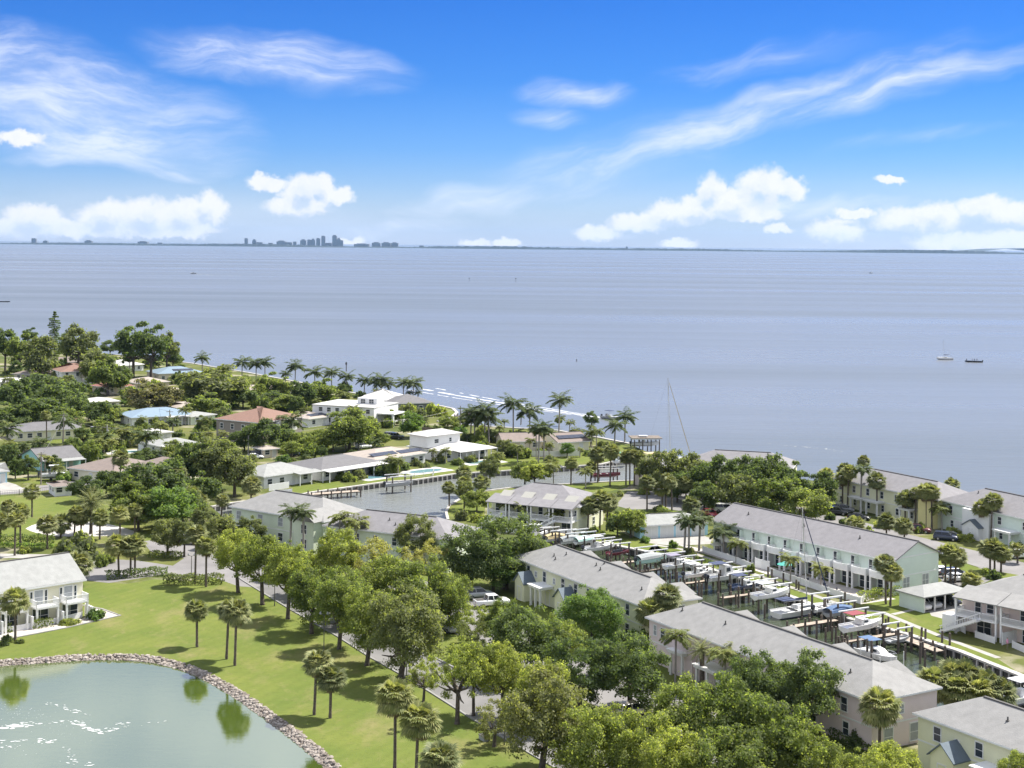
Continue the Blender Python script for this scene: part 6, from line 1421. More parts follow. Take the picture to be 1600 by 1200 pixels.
def boat(u, v, label, L=7.0, W=2.5, H=1.0, hullm=None, kind='console', z=0.0, ang=None, top=M_GEL, motors=1, name='motor_boat', cat='boat', at_=None, group=None, zG=None):
    """u, v: middle of the keel line; bow along local x"""
    p = at_ or G3(u, v, z if zG is None else zG); ang = math.atan2(E2[1], E2[0]) if ang is None else ang
    t = thing(name, label, cat, (p[0], p[1], z), ang, group); M0 = -L/2
    def sh(mb): mb.v = [(x+M0, y, q) for x, y, q in mb.v]; return mb
    sh(hull_mb(L, W, H)).build('hull', hullm or M_GEL, t)
    fl = MB(); fl.box(.15, L*.62, -W*.40, W*.40, H-.42, H-.30); sh(fl).build('cockpit_floor', M_DECKB, t)
    for k in range(motors): outboard(t, M0-.02, (k-(motors-1)/2)*.62, H*.62, .95)
    if kind in ('console', 'cuddy', 'walk'):
        x0 = .45 if kind == 'console' else .40
        sh(bow_deck(L, W, H, x0=.62 if kind == 'console' else .42)).build('bow_deck', M_GEL, t)
        if kind == 'console':
            c = MB(); c.loft([[(L*.36, -.45, H-.3), (L*.52, -.45, H-.3), (L*.52, .45, H-.3), (L*.36, .45, H-.3)], [(L*.38, -.42, H+.75), (L*.48, -.38, H+.75), (L*.48, .38, H+.75), (L*.38, .42, H+.75)]]); sh(c).build('console', M_GEL, t)
            c = MB(); c.box(L*.26, L*.32, -.5, .5, H-.3, H+.35); c.box(L*.255, L*.27, -.5, .5, H+.35, H+.8); sh(c).build('helm_seat', M_DECKB, t)
            zt = H+1.9; tp = MB(); tp.box(L*.27, L*.58, -W*.40, W*.40, zt, zt+.09); tt = sh(tp).build('t_top', top, t)
            for xx in (L*.33, L*.52):
                for yy in (-W*.24, W*.24): q = MB(); q.tube([(xx, yy, H-.3), (xx, yy*1.1, zt)], .035, 5); sh(q).build('post', M_ALU, tt)
        else:
            c = MB(); w = W*.34; hh = .75 if kind == 'cuddy' else 1.7
            c.loft([[(L*.38, -w, H-.1), (L*.72, -w*.72, H+.05), (L*.72, w*.72, H+.05), (L*.38, w, H-.1)], [(L*.40, -w*.92, H+hh), (L*.58, -w*.7, H+hh*.92), (L*.58, w*.7, H+hh*.92), (L*.40, w*.92, H+hh)]]); cb = sh(c).build('cabin', M_GEL, t)
            g = MB(); g.loft([[(L*.665, -w*.62, H+hh*.30), (L*.665, w*.62, H+hh*.30)], [(L*.60, -w*.60, H+hh*.80), (L*.60, w*.60, H+hh*.80)]], cap=False, closed=False); sh(g).build('windscreen', M_GLASS, cb)
            for sg in (-1, 1): g = MB(); g.add([(L*.42, sg*(w*.985), H+hh*.35), (L*.56, sg*w*.86, H+hh*.35), (L*.55, sg*w*.80, H+hh*.75), (L*.43, sg*w*.955, H+hh*.75)], [(0, 1, 2, 3)]); sh(g).build('side_window', M_GLASS, cb)
            zt = H+hh+(.9 if kind == 'cuddy' else .35); tp = MB(); tp.box(L*.10, L*.46, -W*.40, W*.40, zt, zt+.07); tt = sh(tp).build('bimini_top', top, t)
            for xx in (L*.14, L*.42):
                for yy in (-W*.38, W*.38): q = MB(); q.tube([(xx, yy, H), (xx, yy, zt)], .03, 5); sh(q).build('post', M_ALU, tt)
        r = MB()
        for sg in (-1, 1): r.tube([(L*.62, sg*W*.36, H+.55), (L*.82, sg*W*.28, H+.68), (L*.985, sg*.06, H+.78)], .025, 4)
        for (xx, yy) in ((.64, .35), (.82, .27), (.97, .08)):
            for sg in (-1, 1): r.tube([(L*xx, sg*W*yy, H+.1), (L*xx, sg*W*yy, H+.6)], .02, 4)
        sh(r).build('bow_rail', M_ALU, t, kind='stuff')
    elif kind == 'covered':
        c = MB(); rings = []
        for i in range(8):
            tt = .03+.93*i/7; w = max(.05, W/2*(1-tt**3.6))+.05; zz = H+.25*tt*tt; hh = .55+.35*math.sin(math.pi*min(1, tt*1.15))
            rings.append([(L*tt, w*math.cos(a), zz+.03+hh*math.sin(a)*(w/(W/2))**.4) for a in [math.pi*k/6 for k in range(7)]])
        c.loft(rings, closed=False, cap=False); c2 = c
        sh(c2).build('canvas_cover', top, t)
    elif kind == 'skiff':
        for xx in (.25, .5): c = MB(); c.box(L*xx, L*xx+.35, -W*.4, W*.4, H-.3, H-.05); sh(c).build('thwart', M_DECKB, t)
    elif kind == 'jet':
        c = MB(); c.loft([[(L*.2, -.3, H-.2), (L*.75, -.3, H-.1), (L*.75, .3, H-.1), (L*.2, .3, H-.2)], [(L*.25, -.18, H+.35), (L*.6, -.15, H+.45), (L*.6, .15, H+.45), (L*.25, .18, H+.35)]]); sh(c).build('seat', M_BLACK, t)
    return t
M_ROPE = mat('rigging', (0.18, 0.17, 0.16), .5)
def sailboat(p, ang, L, label, mast_h, hullm=M_GEL, z=ZS-.25, cover=M_NAVY, lean=0.0, bimini=True, furl=True):
    t = thing('sailboat', label, 'sailboat', (p[0], p[1], z), ang); W, H = L*.30, 1.35; M0 = -L/2
    def sh(mb): mb.v = [(x+M0, y, q) for x, y, q in mb.v]; return mb
    sh(hull_mb(L, W, H, .35, 1.25)).build('hull', hullm, t)
    b_ = MB(); b_.loft([[(L*.02, -W*.43, .30), (L*.5, -W*.46, .30), (L*.9, -W*.17, .45), (L*.9, W*.17, .45), (L*.5, W*.46, .30), (L*.02, W*.43, .30)], [(L*.02, -W*.445, .42), (L*.5, -W*.475, .42), (L*.9, -W*.18, .56), (L*.9, W*.18, .56), (L*.5, W*.475, .42), (L*.02, W*.445, .42)]]); sh(b_).build('boot_stripe', M_ANTIF, t)
    sh(bow_deck(L, W, H, .35, .30, 1.25)).build('deck', M_GEL, t)
    c = MB(); c.loft([[(L*.32, -W*.27, H+.02), (L*.70, -W*.16, H+.2), (L*.70, W*.16, H+.2), (L*.32, W*.27, H+.02)], [(L*.34, -W*.22, H+.6), (L*.66, -W*.13, H+.55), (L*.66, W*.13, H+.55), (L*.34, W*.22, H+.6)]]); cb = sh(c).build('coachroof', M_GEL, t)
    for sg in (-1, 1): g = MB(); g.add([(L*.38, sg*W*.262, H+.2), (L*.58, sg*W*.205, H+.24), (L*.57, sg*W*.185, H+.44), (L*.38, sg*W*.238, H+.44)], [(0, 1, 2, 3)]); sh(g).build('side_window', M_GLASS, cb)
    m = MB(); m.tube([(L*.56, 0, H), (L*.56+lean, 0, mast_h)], [.10, .07] if furl else [.05, .035], 6); ms = sh(m).build('mast', M_ALU, t)
    sp = MB(); sp.bar((L*.56+lean*.55, -W*.3, mast_h*.55), (L*.56+lean*.55, W*.3, mast_h*.55), .06); sh(sp).build('spreader', M_ALU, ms)
    bm = MB(); bm.tube([(L*.56, 0, H+1.3), (L*.16, 0, H+1.35)], [.07, .06], 6); bo = sh(bm).build('boom', M_ALU, t)
    sc = MB(); sc.tube([(L*.55, 0, H+1.5), (L*.35, 0, H+1.55), (L*.17, 0, H+1.48)], [.2, .17, .1], 7); sh(sc).build('sail_cover', cover, bo)
    st = MB(); top = (L*.56+lean, 0, mast_h)
    for q in ((L*.985, 0, H+.4), (L*.02, 0, H), (L*.54, -W*.45, H), (L*.54, W*.45, H)): st.tube([top, q], .014, 4)
    sh(st).build('rigging', M_ROPE, t, kind='stuff')
    fu = MB()
    if furl: fu.tube([(L*.975, 0, H+.55), (L*.56+lean+(L*.42)*.06, 0, mast_h*.94)], [.10, .06], 5); sh(fu).build('furled_jib', cover, t)
    if bimini:
        bi = MB(); bi.box(L*.05, L*.28, -W*.34, W*.34, H+1.75, H+1.83); bb = sh(bi).build('bimini_top', cover, t)
        for xx in (L*.07, L*.26):
            for yy in (-W*.32, W*.32): q = MB(); q.tube([(xx, yy, H), (xx, yy, H+1.76)], .025, 4); sh(q).build('post', M_ALU, bb)
    return t
AE2 = math.atan2(E2[1], E2[0])
PILE = MB().tube([(0, 0, -3.2), (0, 0, 0), (.02, 0, 1.0)], [.18, .175, .165], 7).mesh('piling', M_PILE)
def lift(u, v, L, W, label, z=0.0, ang=None, h=2.0, at_=None, beam=M_WHITE, group='boat lifts in the basin'):
    p = at_ or G3(u, v, 0.0); t = thing('boat_lift', label, 'boat lift', (p[0], p[1], 0), AE2 if ang is None else ang, group)
    for sx_ in (-.34, .30):
        for sy in (-1, 1): obj('piling', PILE, t, (L*sx_, sy*(W/2+.55), h-1.0), random.uniform(0, 6))
    for sy in (-1, 1): q = MB(); q.box(-L*.42, L*.38, sy*(W/2+.55)-.1, sy*(W/2+.55)+.1, h-.02, h+.16); q.build('top_beam', beam, t)
    for sx_ in (-.30, .26): q = MB(); q.box(L*sx_-.08, L*sx_+.08, -W/2-.5, W/2+.5, z-.2, z-.02); q.build('cradle_beam', M_ALU, t)
    for sx_ in (-.30, .26):
        for sy in (-1, 1): q = MB(); q.tube([(L*sx_, sy*(W/2+.5), z-.1), (L*sx_, sy*(W/2+.5), h)], .018, 4); q.build('cable', M_ALU, t)
BOATS = [
    (838, 842, 'white sport boat with hard top at the head of the basin below the villa stair', 8.0, 2.7, 1.1, M_GEL, 'console', .3, M_GEL, 1),
    (868, 846, 'small boat under a tan canvas cover next to the red dock', 6.0, 2.3, .9, M_GEL, 'covered', .2, M_YELC, 1),
    (893, 850, 'white runabout under a grey canvas lift canopy', 6.8, 2.4, 1.0, M_GEL, 'covered', .2, M_GREYC, 1),
    (914, 850, 'small open boat with a pale green cover on the villa lawn edge', 5.5, 2.2, .9, M_GEL, 'covered', .6, MATS['seafoam_hull'], 0),
    (936, 861, 'white centre console with cream hard top high on its lift', 8.2, 2.7, 1.15, M_GEL, 'console', .9, M_GEL, 1),
    (966, 868, 'dark bowrider with a maroon hull on a lift', 5.8, 2.3, .9, M_REDH, 'jet', .5, M_GEL, 0),
    (1018, 880, 'seafoam green hulled boat under a flat grey lift roof', 8.0, 2.6, 1.2, M_AQUAH, 'covered', .8, M_GREYC, 1),
    (1062, 888, 'white deck boat with mauve canvas top', 8.0, 2.7, 1.1, M_GEL, 'cuddy', .3, M_MAUVE, 0),
    (1092, 902, 'white cuddy boat with a black outboard between the mauve boat and the big walkaround', 7.6, 2.6, 1.1, M_GEL, 'cuddy', .5, M_GEL, 1),
    (1134, 907, 'large white walkaround with two black outboards', 9.6, 3.1, 1.35, M_GEL, 'walk', .5, M_NAVY, 2),
    (1166, 921, 'navy hulled boat with dark canvas beside the walkaround', 8.0, 2.6, 1.1, M_NAVYH, 'cuddy', .4, M_NAVY, 1),
    (1206, 935, 'white cruiser with white canopy on a lift next to the sailboat', 9.0, 2.9, 1.3, M_GEL, 'cuddy', .8, M_GEL, 0),
    (1292, 955, 'white dinghy-nosed day boat just past the sailboat', 6.4, 2.4, 1.0, M_GEL, 'skiff', .6, M_GEL, 1),
    (1312, 962, 'boat under a rounded blue-grey canvas behind the timber dock', 6.6, 2.5, 1.0, M_GREYH, 'covered', .3, M_BLUEC, 0),
    (1348, 985, 'white lift boat with a dark red sunshade beside the timber docks', 9.4, 3.0, 1.35, M_GEL, 'cuddy', 1.0, M_REDC, 0),
    (1404, 1003, 'little grey skiff on a low lift by the dark dock recess', 5.2, 2.0, .7, M_GREYH, 'skiff', .2, M_GEL, 0)]
for (u, v, lab, L_, W_, H_, hm, kd, z_, tp, mo) in BOATS:
    L_ *= .80; W_ *= .86; H_ *= .82; boat(u, v, lab, L_, W_, H_, hm, kd, z_, None, tp, mo, group='boats moored in the basin')
    lift(u, v, L_, W_, 'timber pile boat lift holding the '+lab.split(' with ')[0].split(' under ')[0].split(' between ')[0].split(' on ')[0].split(' just ')[0].split(' beside ')[0].split(' next ')[0].split(' at ')[0].split(' by ')[0], z_, h=2.3+z_*.4)
sailboat(G(1256, 958, -1), AE2, 11.5, 'white sailboat with navy bimini moored in the boat basin', 17.5, lean=-1.2)
boat(1372, 1032, 'white boat with a blue sunshade tied up behind the pink roof', 7.6, 2.6, 1.1, M_GEL, 'cuddy', -1.0, math.atan2(-E1[1], -E1[0])+math.pi, M_BLUEC, 0, zG=-1.0)
boat(1600, 1098, 'white boat bow beside the pale yellow town house', 8.5, 2.8, 1.2, M_GEL, 'console', -1.0, AE2, M_GEL, 1, zG=-1.0)
# free-standing pilings and finger docks
pr = random.Random(2)
def pile(u, v, h, label, group, at_=None):
    p = at_ or G(u, v, 0); return obj('mooring_pile', PILE, None, (p[0], p[1], h-1.0), pr.uniform(0, 6), label, 'piling', group)
for (u, v) in [(1320, 940), (1326, 943), (1200, 898), (1206, 900), (1224, 906), (1244, 916), (1248, 918), (1258, 980), (1276, 984), (1290, 992), (1300, 986), (1306, 990), (1378, 976), (1384, 978), (1388, 972), (1416, 984), (1440, 992), (1446, 996), (1438, 1020), (1472, 1000), (1484, 1004), (950, 872), (955, 874), (1000, 888), (1008, 891), (1040, 902), (1047, 905), (985, 880), (1092, 920), (1096, 922), (1058, 905), (1316, 1002), (1324, 1008), (1355, 1015), (1362, 1018), (874, 862), (884, 866), (890, 868)]:
    pile(u, v+4, pr.uniform(1.0, 2.0), 'dark timber mooring pile standing in the boat basin', 'mooring piles in the boat basin')
for i_ in range(1, 10):
    a_, b_ = Vector(BAS_FAR[i_]), Vector(BAS_FAR[i_+1]); d_ = b_-a_
    for k_ in range(max(1, int(d_.length/3.6))):
        q_ = a_+d_*(k_+pr.random()*.6)/max(1, int(d_.length/3.6))-Vector(E2)*pr.choice((7.2, 8.6, 9.6, 4.5))
        pile(0, 0, pr.uniform(.9, 2.6), 'dark timber mooring pile standing in the boat basin', 'mooring piles in the boat basin', at_=(q_.x, q_.y))
for (u, v) in [(1375, 1050), (1392, 1045), (1345, 1020), (1400, 1052), (1412, 1040), (1386, 1060)]:
    p = G(u, v, 0); t = MB(); t.tube([(0, 0, -3), (0, 0, 2.0)], .06, 6)
    t.build('pile_guide', M_WHITE, loc=(p[0], p[1], 0), label='white plastic guide pole by the boat behind the pink roof', cat='pole', group='white guide poles')
def dock(line, w, z, label, m=None, name='dock', pl=2.2, group=None):
    a, b_ = Vector(line[0]), Vector(line[1]); d = b_-a; ang = math.atan2(d.y, d.x); L_ = d.length
    t = thing(name, label, 'dock', (a.x, a.y, z), ang, group); pk = MB(); pk.box(0, .26, -w/2, w/2, -.06, 0); me = pk.mesh('plank', m or M_DECK); n = int(L_/.30)
    if n <= 300:
        for i in range(n): obj('plank', me, t, (i*.30, 0, pr.uniform(-.008, .008)))
    s = MB(); s.box(0, L_, -w/2+.1, -w/2+.22, -.26, -.062); s.build('stringer', M_PILE, t); s = MB(); s.box(0, L_, w/2-.22, w/2-.1, -.26, -.062); s.build('stringer', M_PILE, t)
    k = max(2, int(L_/pl)+1)
    for i in range(k):
        for sy in (-1, 1): obj('piling', PILE, t, (L_*i/(k-1), sy*(w/2+.12), -.2 if (i % 2) else -.35))
def fd(u, v, L_, w, z, label, m=None):
    p = Vector(G(u, v, z)); dock((p, p-Vector(E2)*L_), w, z, label, m, group='finger docks of the basin')
fd(858, 842, 7, 1.4, .15, 'reddish timber finger dock below the cream villa', mat('red_deck', (0.36, 0.17, 0.13), .9, .3, 2))
fd(996, 876, 8, 1.1, .1, 'narrow finger dock beside the seafoam boat'); fd(1048, 886, 8, 1.1, -.1, 'low finger dock between the seafoam and mauve boats'); fd(1118, 905, 7, 1.0, .2, 'finger dock beside the large walkaround')
fd(1186, 926, 8, 1.0, .1, 'finger dock between the navy boat and the white cruiser'); fd(1306, 968, 9, 1.3, .25, 'timber finger dock past the sailboat'); fd(1395, 990, 10, 1.1, .3, 'long finger dock beside the grey skiff')
p0, p1 = Vector(G(1405, 988, .1)), Vector(G(1478, 1016, .1)); dock((p0-Vector(E2)*1.2, p1-Vector(E2)*1.2), 1.6, .12, 'brown timber dock running along the basin seawall')
# canal boats and docks
CA = math.atan2(CAN_FAR[6][1]-CAN_FAR[5][1], CAN_FAR[6][0]-CAN_FAR[5][0])
boat(624, 760, 'open white boat on a lift in front of the canal lawn', 7.0, 2.5, 1.0, M_GREYH, 'skiff', .3, CA, M_GEL, 1); lift(624, 760, 7.4, 2.6, 'dark pile boat lift in front of the canal lawn', .3, CA, 2.6, group=None)
a = Vector(G(484, 773, 0)); dock((a, a+Vector((math.cos(CA), math.sin(CA)))*12), 2.2, .15, 'pale timber dock below the white canal house')
a = Vector(G(398, 784, 0)); dock((a, Vector(G(446, 779, 0))), 1.6, .2, 'dark railed dock behind the feather palms', M_PILE)
boat(948, 746, 'dark red boat on a canal lift between the fan palms', 7.0, 2.5, 1.0, M_REDH, 'skiff', .4, .2, M_GEL, 1); lift(948, 746, 7.4, 2.6, 'small canal lift holding the dark red boat', .4, .2, 2.4, group=None)
boat(972, 722, 'boat under a teal canopy in the canal mouth', 7.0, 2.6, 1.0, M_GEL, 'cuddy', .2, 1.0, M_TEALC, 0)
boat(862, 734, 'grey inflatable boat on the far canal wall', 6.0, 2.2, .8, M_GREYH, 'skiff', .4, .4, M_GEL, 1)
# boat house and big sailboat at the bay point
t = thing('boat_house', 'open timber boat house with white roof at the bay point', 'boat house', (*G(1008, 706, -1), 0), .1)
for i in range(4):
    for sy in (-1, 1): obj('piling', PILE, t, (-3.6+i*2.4, sy*2.6, 1.6 if i < 3 else 1.2)); 
for i in range(4):
    for sy in (-1, 1): q = MB(); q.box(-3.6+i*2.4-.12, -3.6+i*2.4+.12, sy*2.6-.12, sy*2.6+.12, .8, 3.0); q.build('post', M_PILE, t)
r_ = MB(); r_.box(-4.3, 4.2, -3.0, 3.0, 2.9, 3.2); r_.build('roof', mat('boathouse_roof', (0.55, 0.58, 0.58), .6), t)
r_ = MB(); r_.box(-4.4, 4.4, -3.1, 3.1, 3.2, 3.3); r_.build('roof_deck', M_TRUNKWOOD, t)
boat(1008, 706, 'white boat hanging inside the timber boat house', 8, 2.6, 1.1, M_GEL, 'console', 0.6, .1, M_GEL, 1, at_=(*G(1008, 706, -1), 0))
sailboat(G(1043, 722, -1), .35, 15.0, 'large sailboat with bare tall mast moored at the bay point', 23.5, lean=-1.0, cover=M_YELC)
t0 = Vector(G(700, 650, 0)); dock((Vector(G(716, 655, -.5)), Vector(G(744, 648, -.5))), 2.5, .4, 'dark piled dock off the point lawn', M_PILE)
# boats out on the bay
M_SKIN = mat('skin', (0.45, 0.28, 0.2), .6); M_PINKS = mat('pink_shirt', (0.66, 0.30, 0.48), .8); M_OLIVE = mat('olive_trousers', (0.20, 0.18, 0.11), .9); M_HAIR = mat('grey_hair', (0.22, 0.2, 0.18), .9); M_DKCL = mat('dark_clothes', (0.03, 0.035, 0.05), .9)
def person_mesh(name, ms, arm=.10):
    """one continuous skinned body, 1.75 m tall, facing -y; faces take clothing by height"""
    J = {'pel': (0, 0, .95, .125), 'spi': (0, .01, 1.18, .125), 'che': (0, .01, 1.38, .135), 'nek': (0, 0, 1.50, .055), 'hed': (0, -.015, 1.60, .085), 'top': (0, -.01, 1.70, .07)}
    for s, sg in (('L', -1), ('R', 1)):
        J.update({'hip'+s: (sg*.09, 0, .88, .085), 'kne'+s: (sg*.105, -.02, .50, .058), 'ank'+s: (sg*.115, .02, .09, .042), 'toe'+s: (sg*.125, -.13, .035, .035),
                  'sho'+s: (sg*.19, .01, 1.42, .058), 'elb'+s: (sg*.25, .03, 1.14, .042), 'wri'+s: (sg*.26, -.04, .90, .03), 'han'+s: (sg*.255, -.06, .82, .032)})
    E_ = [('pel', 'spi'), ('spi', 'che'), ('che', 'nek'), ('nek', 'hed'), ('hed', 'top')]
    for s in 'LR': E_ += [('pel', 'hip'+s), ('hip'+s, 'kne'+s), ('kne'+s, 'ank'+s), ('ank'+s, 'toe'+s), ('che', 'sho'+s), ('sho'+s, 'elb'+s), ('elb'+s, 'wri'+s), ('wri'+s, 'han'+s)]
    ks = list(J); me = bpy.data.meshes.new(name); me.from_pydata([J[k][:3] for k in ks], [(ks.index(a), ks.index(b_)) for a, b_ in E_], [])
    o = bpy.data.objects.new(name, me); COL.objects.link(o); o.modifiers.new('s', 'SKIN'); sv = me.skin_vertices[0].data
    for i, k in enumerate(ks): sv[i].radius = (J[k][3],)*2
    sv[ks.index('pel')].use_root = True
    sd = o.modifiers.new('d', 'SUBSURF'); sd.levels = 1
    dg = bpy.context.evaluated_depsgraph_get(); m2 = bpy.data.meshes.new_from_object(o.evaluated_get(dg)); bpy.data.objects.remove(o, do_unlink=True)
    m2.materials.clear()
    for m in ms: m2.materials.append(m)
    for p_ in m2.polygons:
        c = p_.center; p_.material_index = 0 if (c.z > 1.49 or (abs(c.x) > .20 and c.z < 1.2 and c.z > .75)) else (1 if c.z > .93 else 2); p_.use_smooth = True
    m2.name = name; return m2
PM = person_mesh('person_body', [M_SKIN, M_PINKS, M_OLIVE]); PM2 = person_mesh('person_body_dark', [M_SKIN, M_DKCL, M_DKCL])
def person(p, z, rz, me, label, group=None, s=1.0):
    t = thing('person', label, 'person', (p[0], p[1], z), rz, group, (s, s, s)); obj('body', me, t)
    h = MB(); h.tube([(0, .03, 1.60), (0, .012, 1.70), (0, 0, 1.765)], [.095, .098, .05], 8); h.build('hair', M_HAIR, t, True)
person(G(1574, 1015), .012, .6, PM, 'person in a pink shirt and olive trousers standing by the white fence')
sailboat(G(1476, 562, ZS), math.pi+.12, 9.0, 'anchored sailboat with dark waterline far out on the bay', 11.0, z=ZS-.3, lean=.3, bimini=False, furl=False)
p = G(1521, 566, ZS); boat(0, 0, 'low dark fishing boat with four standing people out on the bay', 9, 2.4, .8, M_BLACK, 'skiff', ZS-.15, math.pi, M_GEL, 1, at_=(p[0], p[1], 0))
for i, dx in enumerate((-3.6, -.6, .5, 1.8)): person((p[0]+dx, p[1]), ZS+.25, i, PM2, 'dark dressed angler standing in the low fishing boat', 'anglers in the fishing boat')
p = G(302, 428, ZS); boat(0, 0, 'distant white motor boat trailing a wake before the far skyline', 11, 3.4, 1.6, M_GREYH, 'walk', ZS-.2, math.pi-.1, M_NAVY, 1, at_=(p[0], p[1], 0))
p = G(5, 472, ZS); boat(0, 0, 'long dark work skiff off the wooded shore', 13, 3, 1.0, M_BLACK, 'skiff', ZS-.2, 0.05, M_GEL, 1, at_=(p[0], p[1], 0))
p = G(1361, 427, ZS); boat(0, 0, 'tiny speed boat far out towards the right of the bay', 9, 3, 1.4, M_NAVYH, 'walk', ZS-.2, .1, M_NAVY, 1, at_=(p[0], p[1], 0))
p = G(954, 655, ZS); boat(0, 0, 'speed boat leaving a long white wake behind the royal palms', 8.5, 2.6, 1.1, M_GREYH, 'console', ZS-.15, -.9, M_NAVY, 1, at_=(p[0], p[1], 0))
wk = [(952, 655), (905, 648), (850, 640), (780, 629), (720, 619), (660, 608)]
def wake(label, line, w0, w1, seed, off_=((0, 1.0), (-1.0, .6), (1.0, .45))):
    """ragged foam ribbons: a centre churn and two side crests"""
    rng = random.Random(seed); pts = smooth_line([G(u, v, ZS) for u, v in line], 12); mb = MB(); N = len(pts)
    for o_, ww in off_:
        L0 = []; R0 = []
        for i, p in enumerate(pts):
            d = (pts[min(i+1, N-1)]-pts[max(i-1, 0)]).normalized(); n = Vector((-d.y, d.x)); t = i/(N-1); w = (w0+(w1-w0)*t)*ww*rng.uniform(.55, 1.25); c = p+n*o_*(1.2+5.5*t)+n*rng.uniform(-.25, .25)
            L0.append((c.x+n.x*w/2, c.y+n.y*w/2, ZS+.03+.01*o_)); R0.append((c.x-n.x*w/2, c.y-n.y*w/2, ZS+.03+.01*o_))
        for i in range(N-1):
            if o_ and rng.random() < .04+.22*i/N: continue
            if not o_ and i > N*.85 and rng.random() < .2: continue
            mb.add([L0[i], L0[i+1], R0[i+1], R0[i]], [(0, 1, 2, 3)])
    mb.build('speedboat_wake', mat('wake_foam', (0.58, 0.59, 0.60), .7, .25, 1.5), kind='stuff', label=label, cat='foam')
wake('long double white wake trailing the speed boat', wk, 1.3, 1.9, 9)
foam('breaking_ripple', 'thin broken white ripple on the bay behind the grey hip roof', [[(1165, 688, 1, .14, .3), (1230, 696, 1, .2, .45), (1290, 701, .8, .22, .6), (1320, 706, .8, .16, .3)]], ZS, 10)
foam('distant_wake', 'pale distant wake behind the white motor boat', [[(306, 429, 2, 1.8, .25), (340, 430, 5, 1.6, .12), (370, 431, 8, 1.4, .07)]], ZS, 11)
def marker(u, v, h, label):
    p = G(u, v, ZS); t = thing('channel_marker', label, 'channel marker', (p[0], p[1], ZS), 0, 'channel markers on the bay')
    q = MB(); q.tube([(0, 0, -2), (0, 0, h)], .22, 6); q.build('pile', M_PILE, t); q = MB(); q.box(-.1*h, .1*h, -.3, -.22, h*.72, h-.1); q.build('board', M_DARKMETAL, t)
for (u, v, h, lab) in ((541, 580, 4.2, 'channel marker pile off the shoreline coconut palms'), (806, 441, 7, 'taller distant channel marker on the open bay'), (733, 440, 6, 'lower distant channel marker on the open bay'), (901, 565, 1.3, 'small marker pile off the royal palms')): marker(u, v, h, lab)

# ------------------------------------------------------------------ cars
M_TYRE = mat('tyre', (0.02, 0.02, 0.02), .9); M_RIM = mat('rim', (0.35, 0.35, 0.36), .4, metal=.6); M_CGLASS = mat('car_glass', (0.012, 0.015, 0.018), .08, spec=.6)
M_HEADL = mat('headlamp', (0.7, 0.7, 0.68), .2); M_TAILL = mat('tail_lamp', (0.35, 0.02, 0.02), .3)
PAINT = {n: mat('paint_'+n, c, .3, 0, coat=.5) for n, c in {'white': (.78, .78, .77), 'silver': (.42, .43, .44), 'black': (.018, .019, .022), 'navy': (.025, .035, .07), 'maroon': (.14, .03, .045), 'red': (.35, .04, .045), 'grey': (.16, .165, .17), 'tan': (.5, .45, .38)}.items()}
WH = MB(); WH.tube([(0, -.11, .34), (0, .11, .34)], .34, 14); WHM = WH.mesh('wheel', M_TYRE, True)
RM = MB(); RM.tube([(0, -.125, .34), (0, .125, .34)], .21, 10); RMM = RM.mesh('rim', M_RIM)
CARM = {}
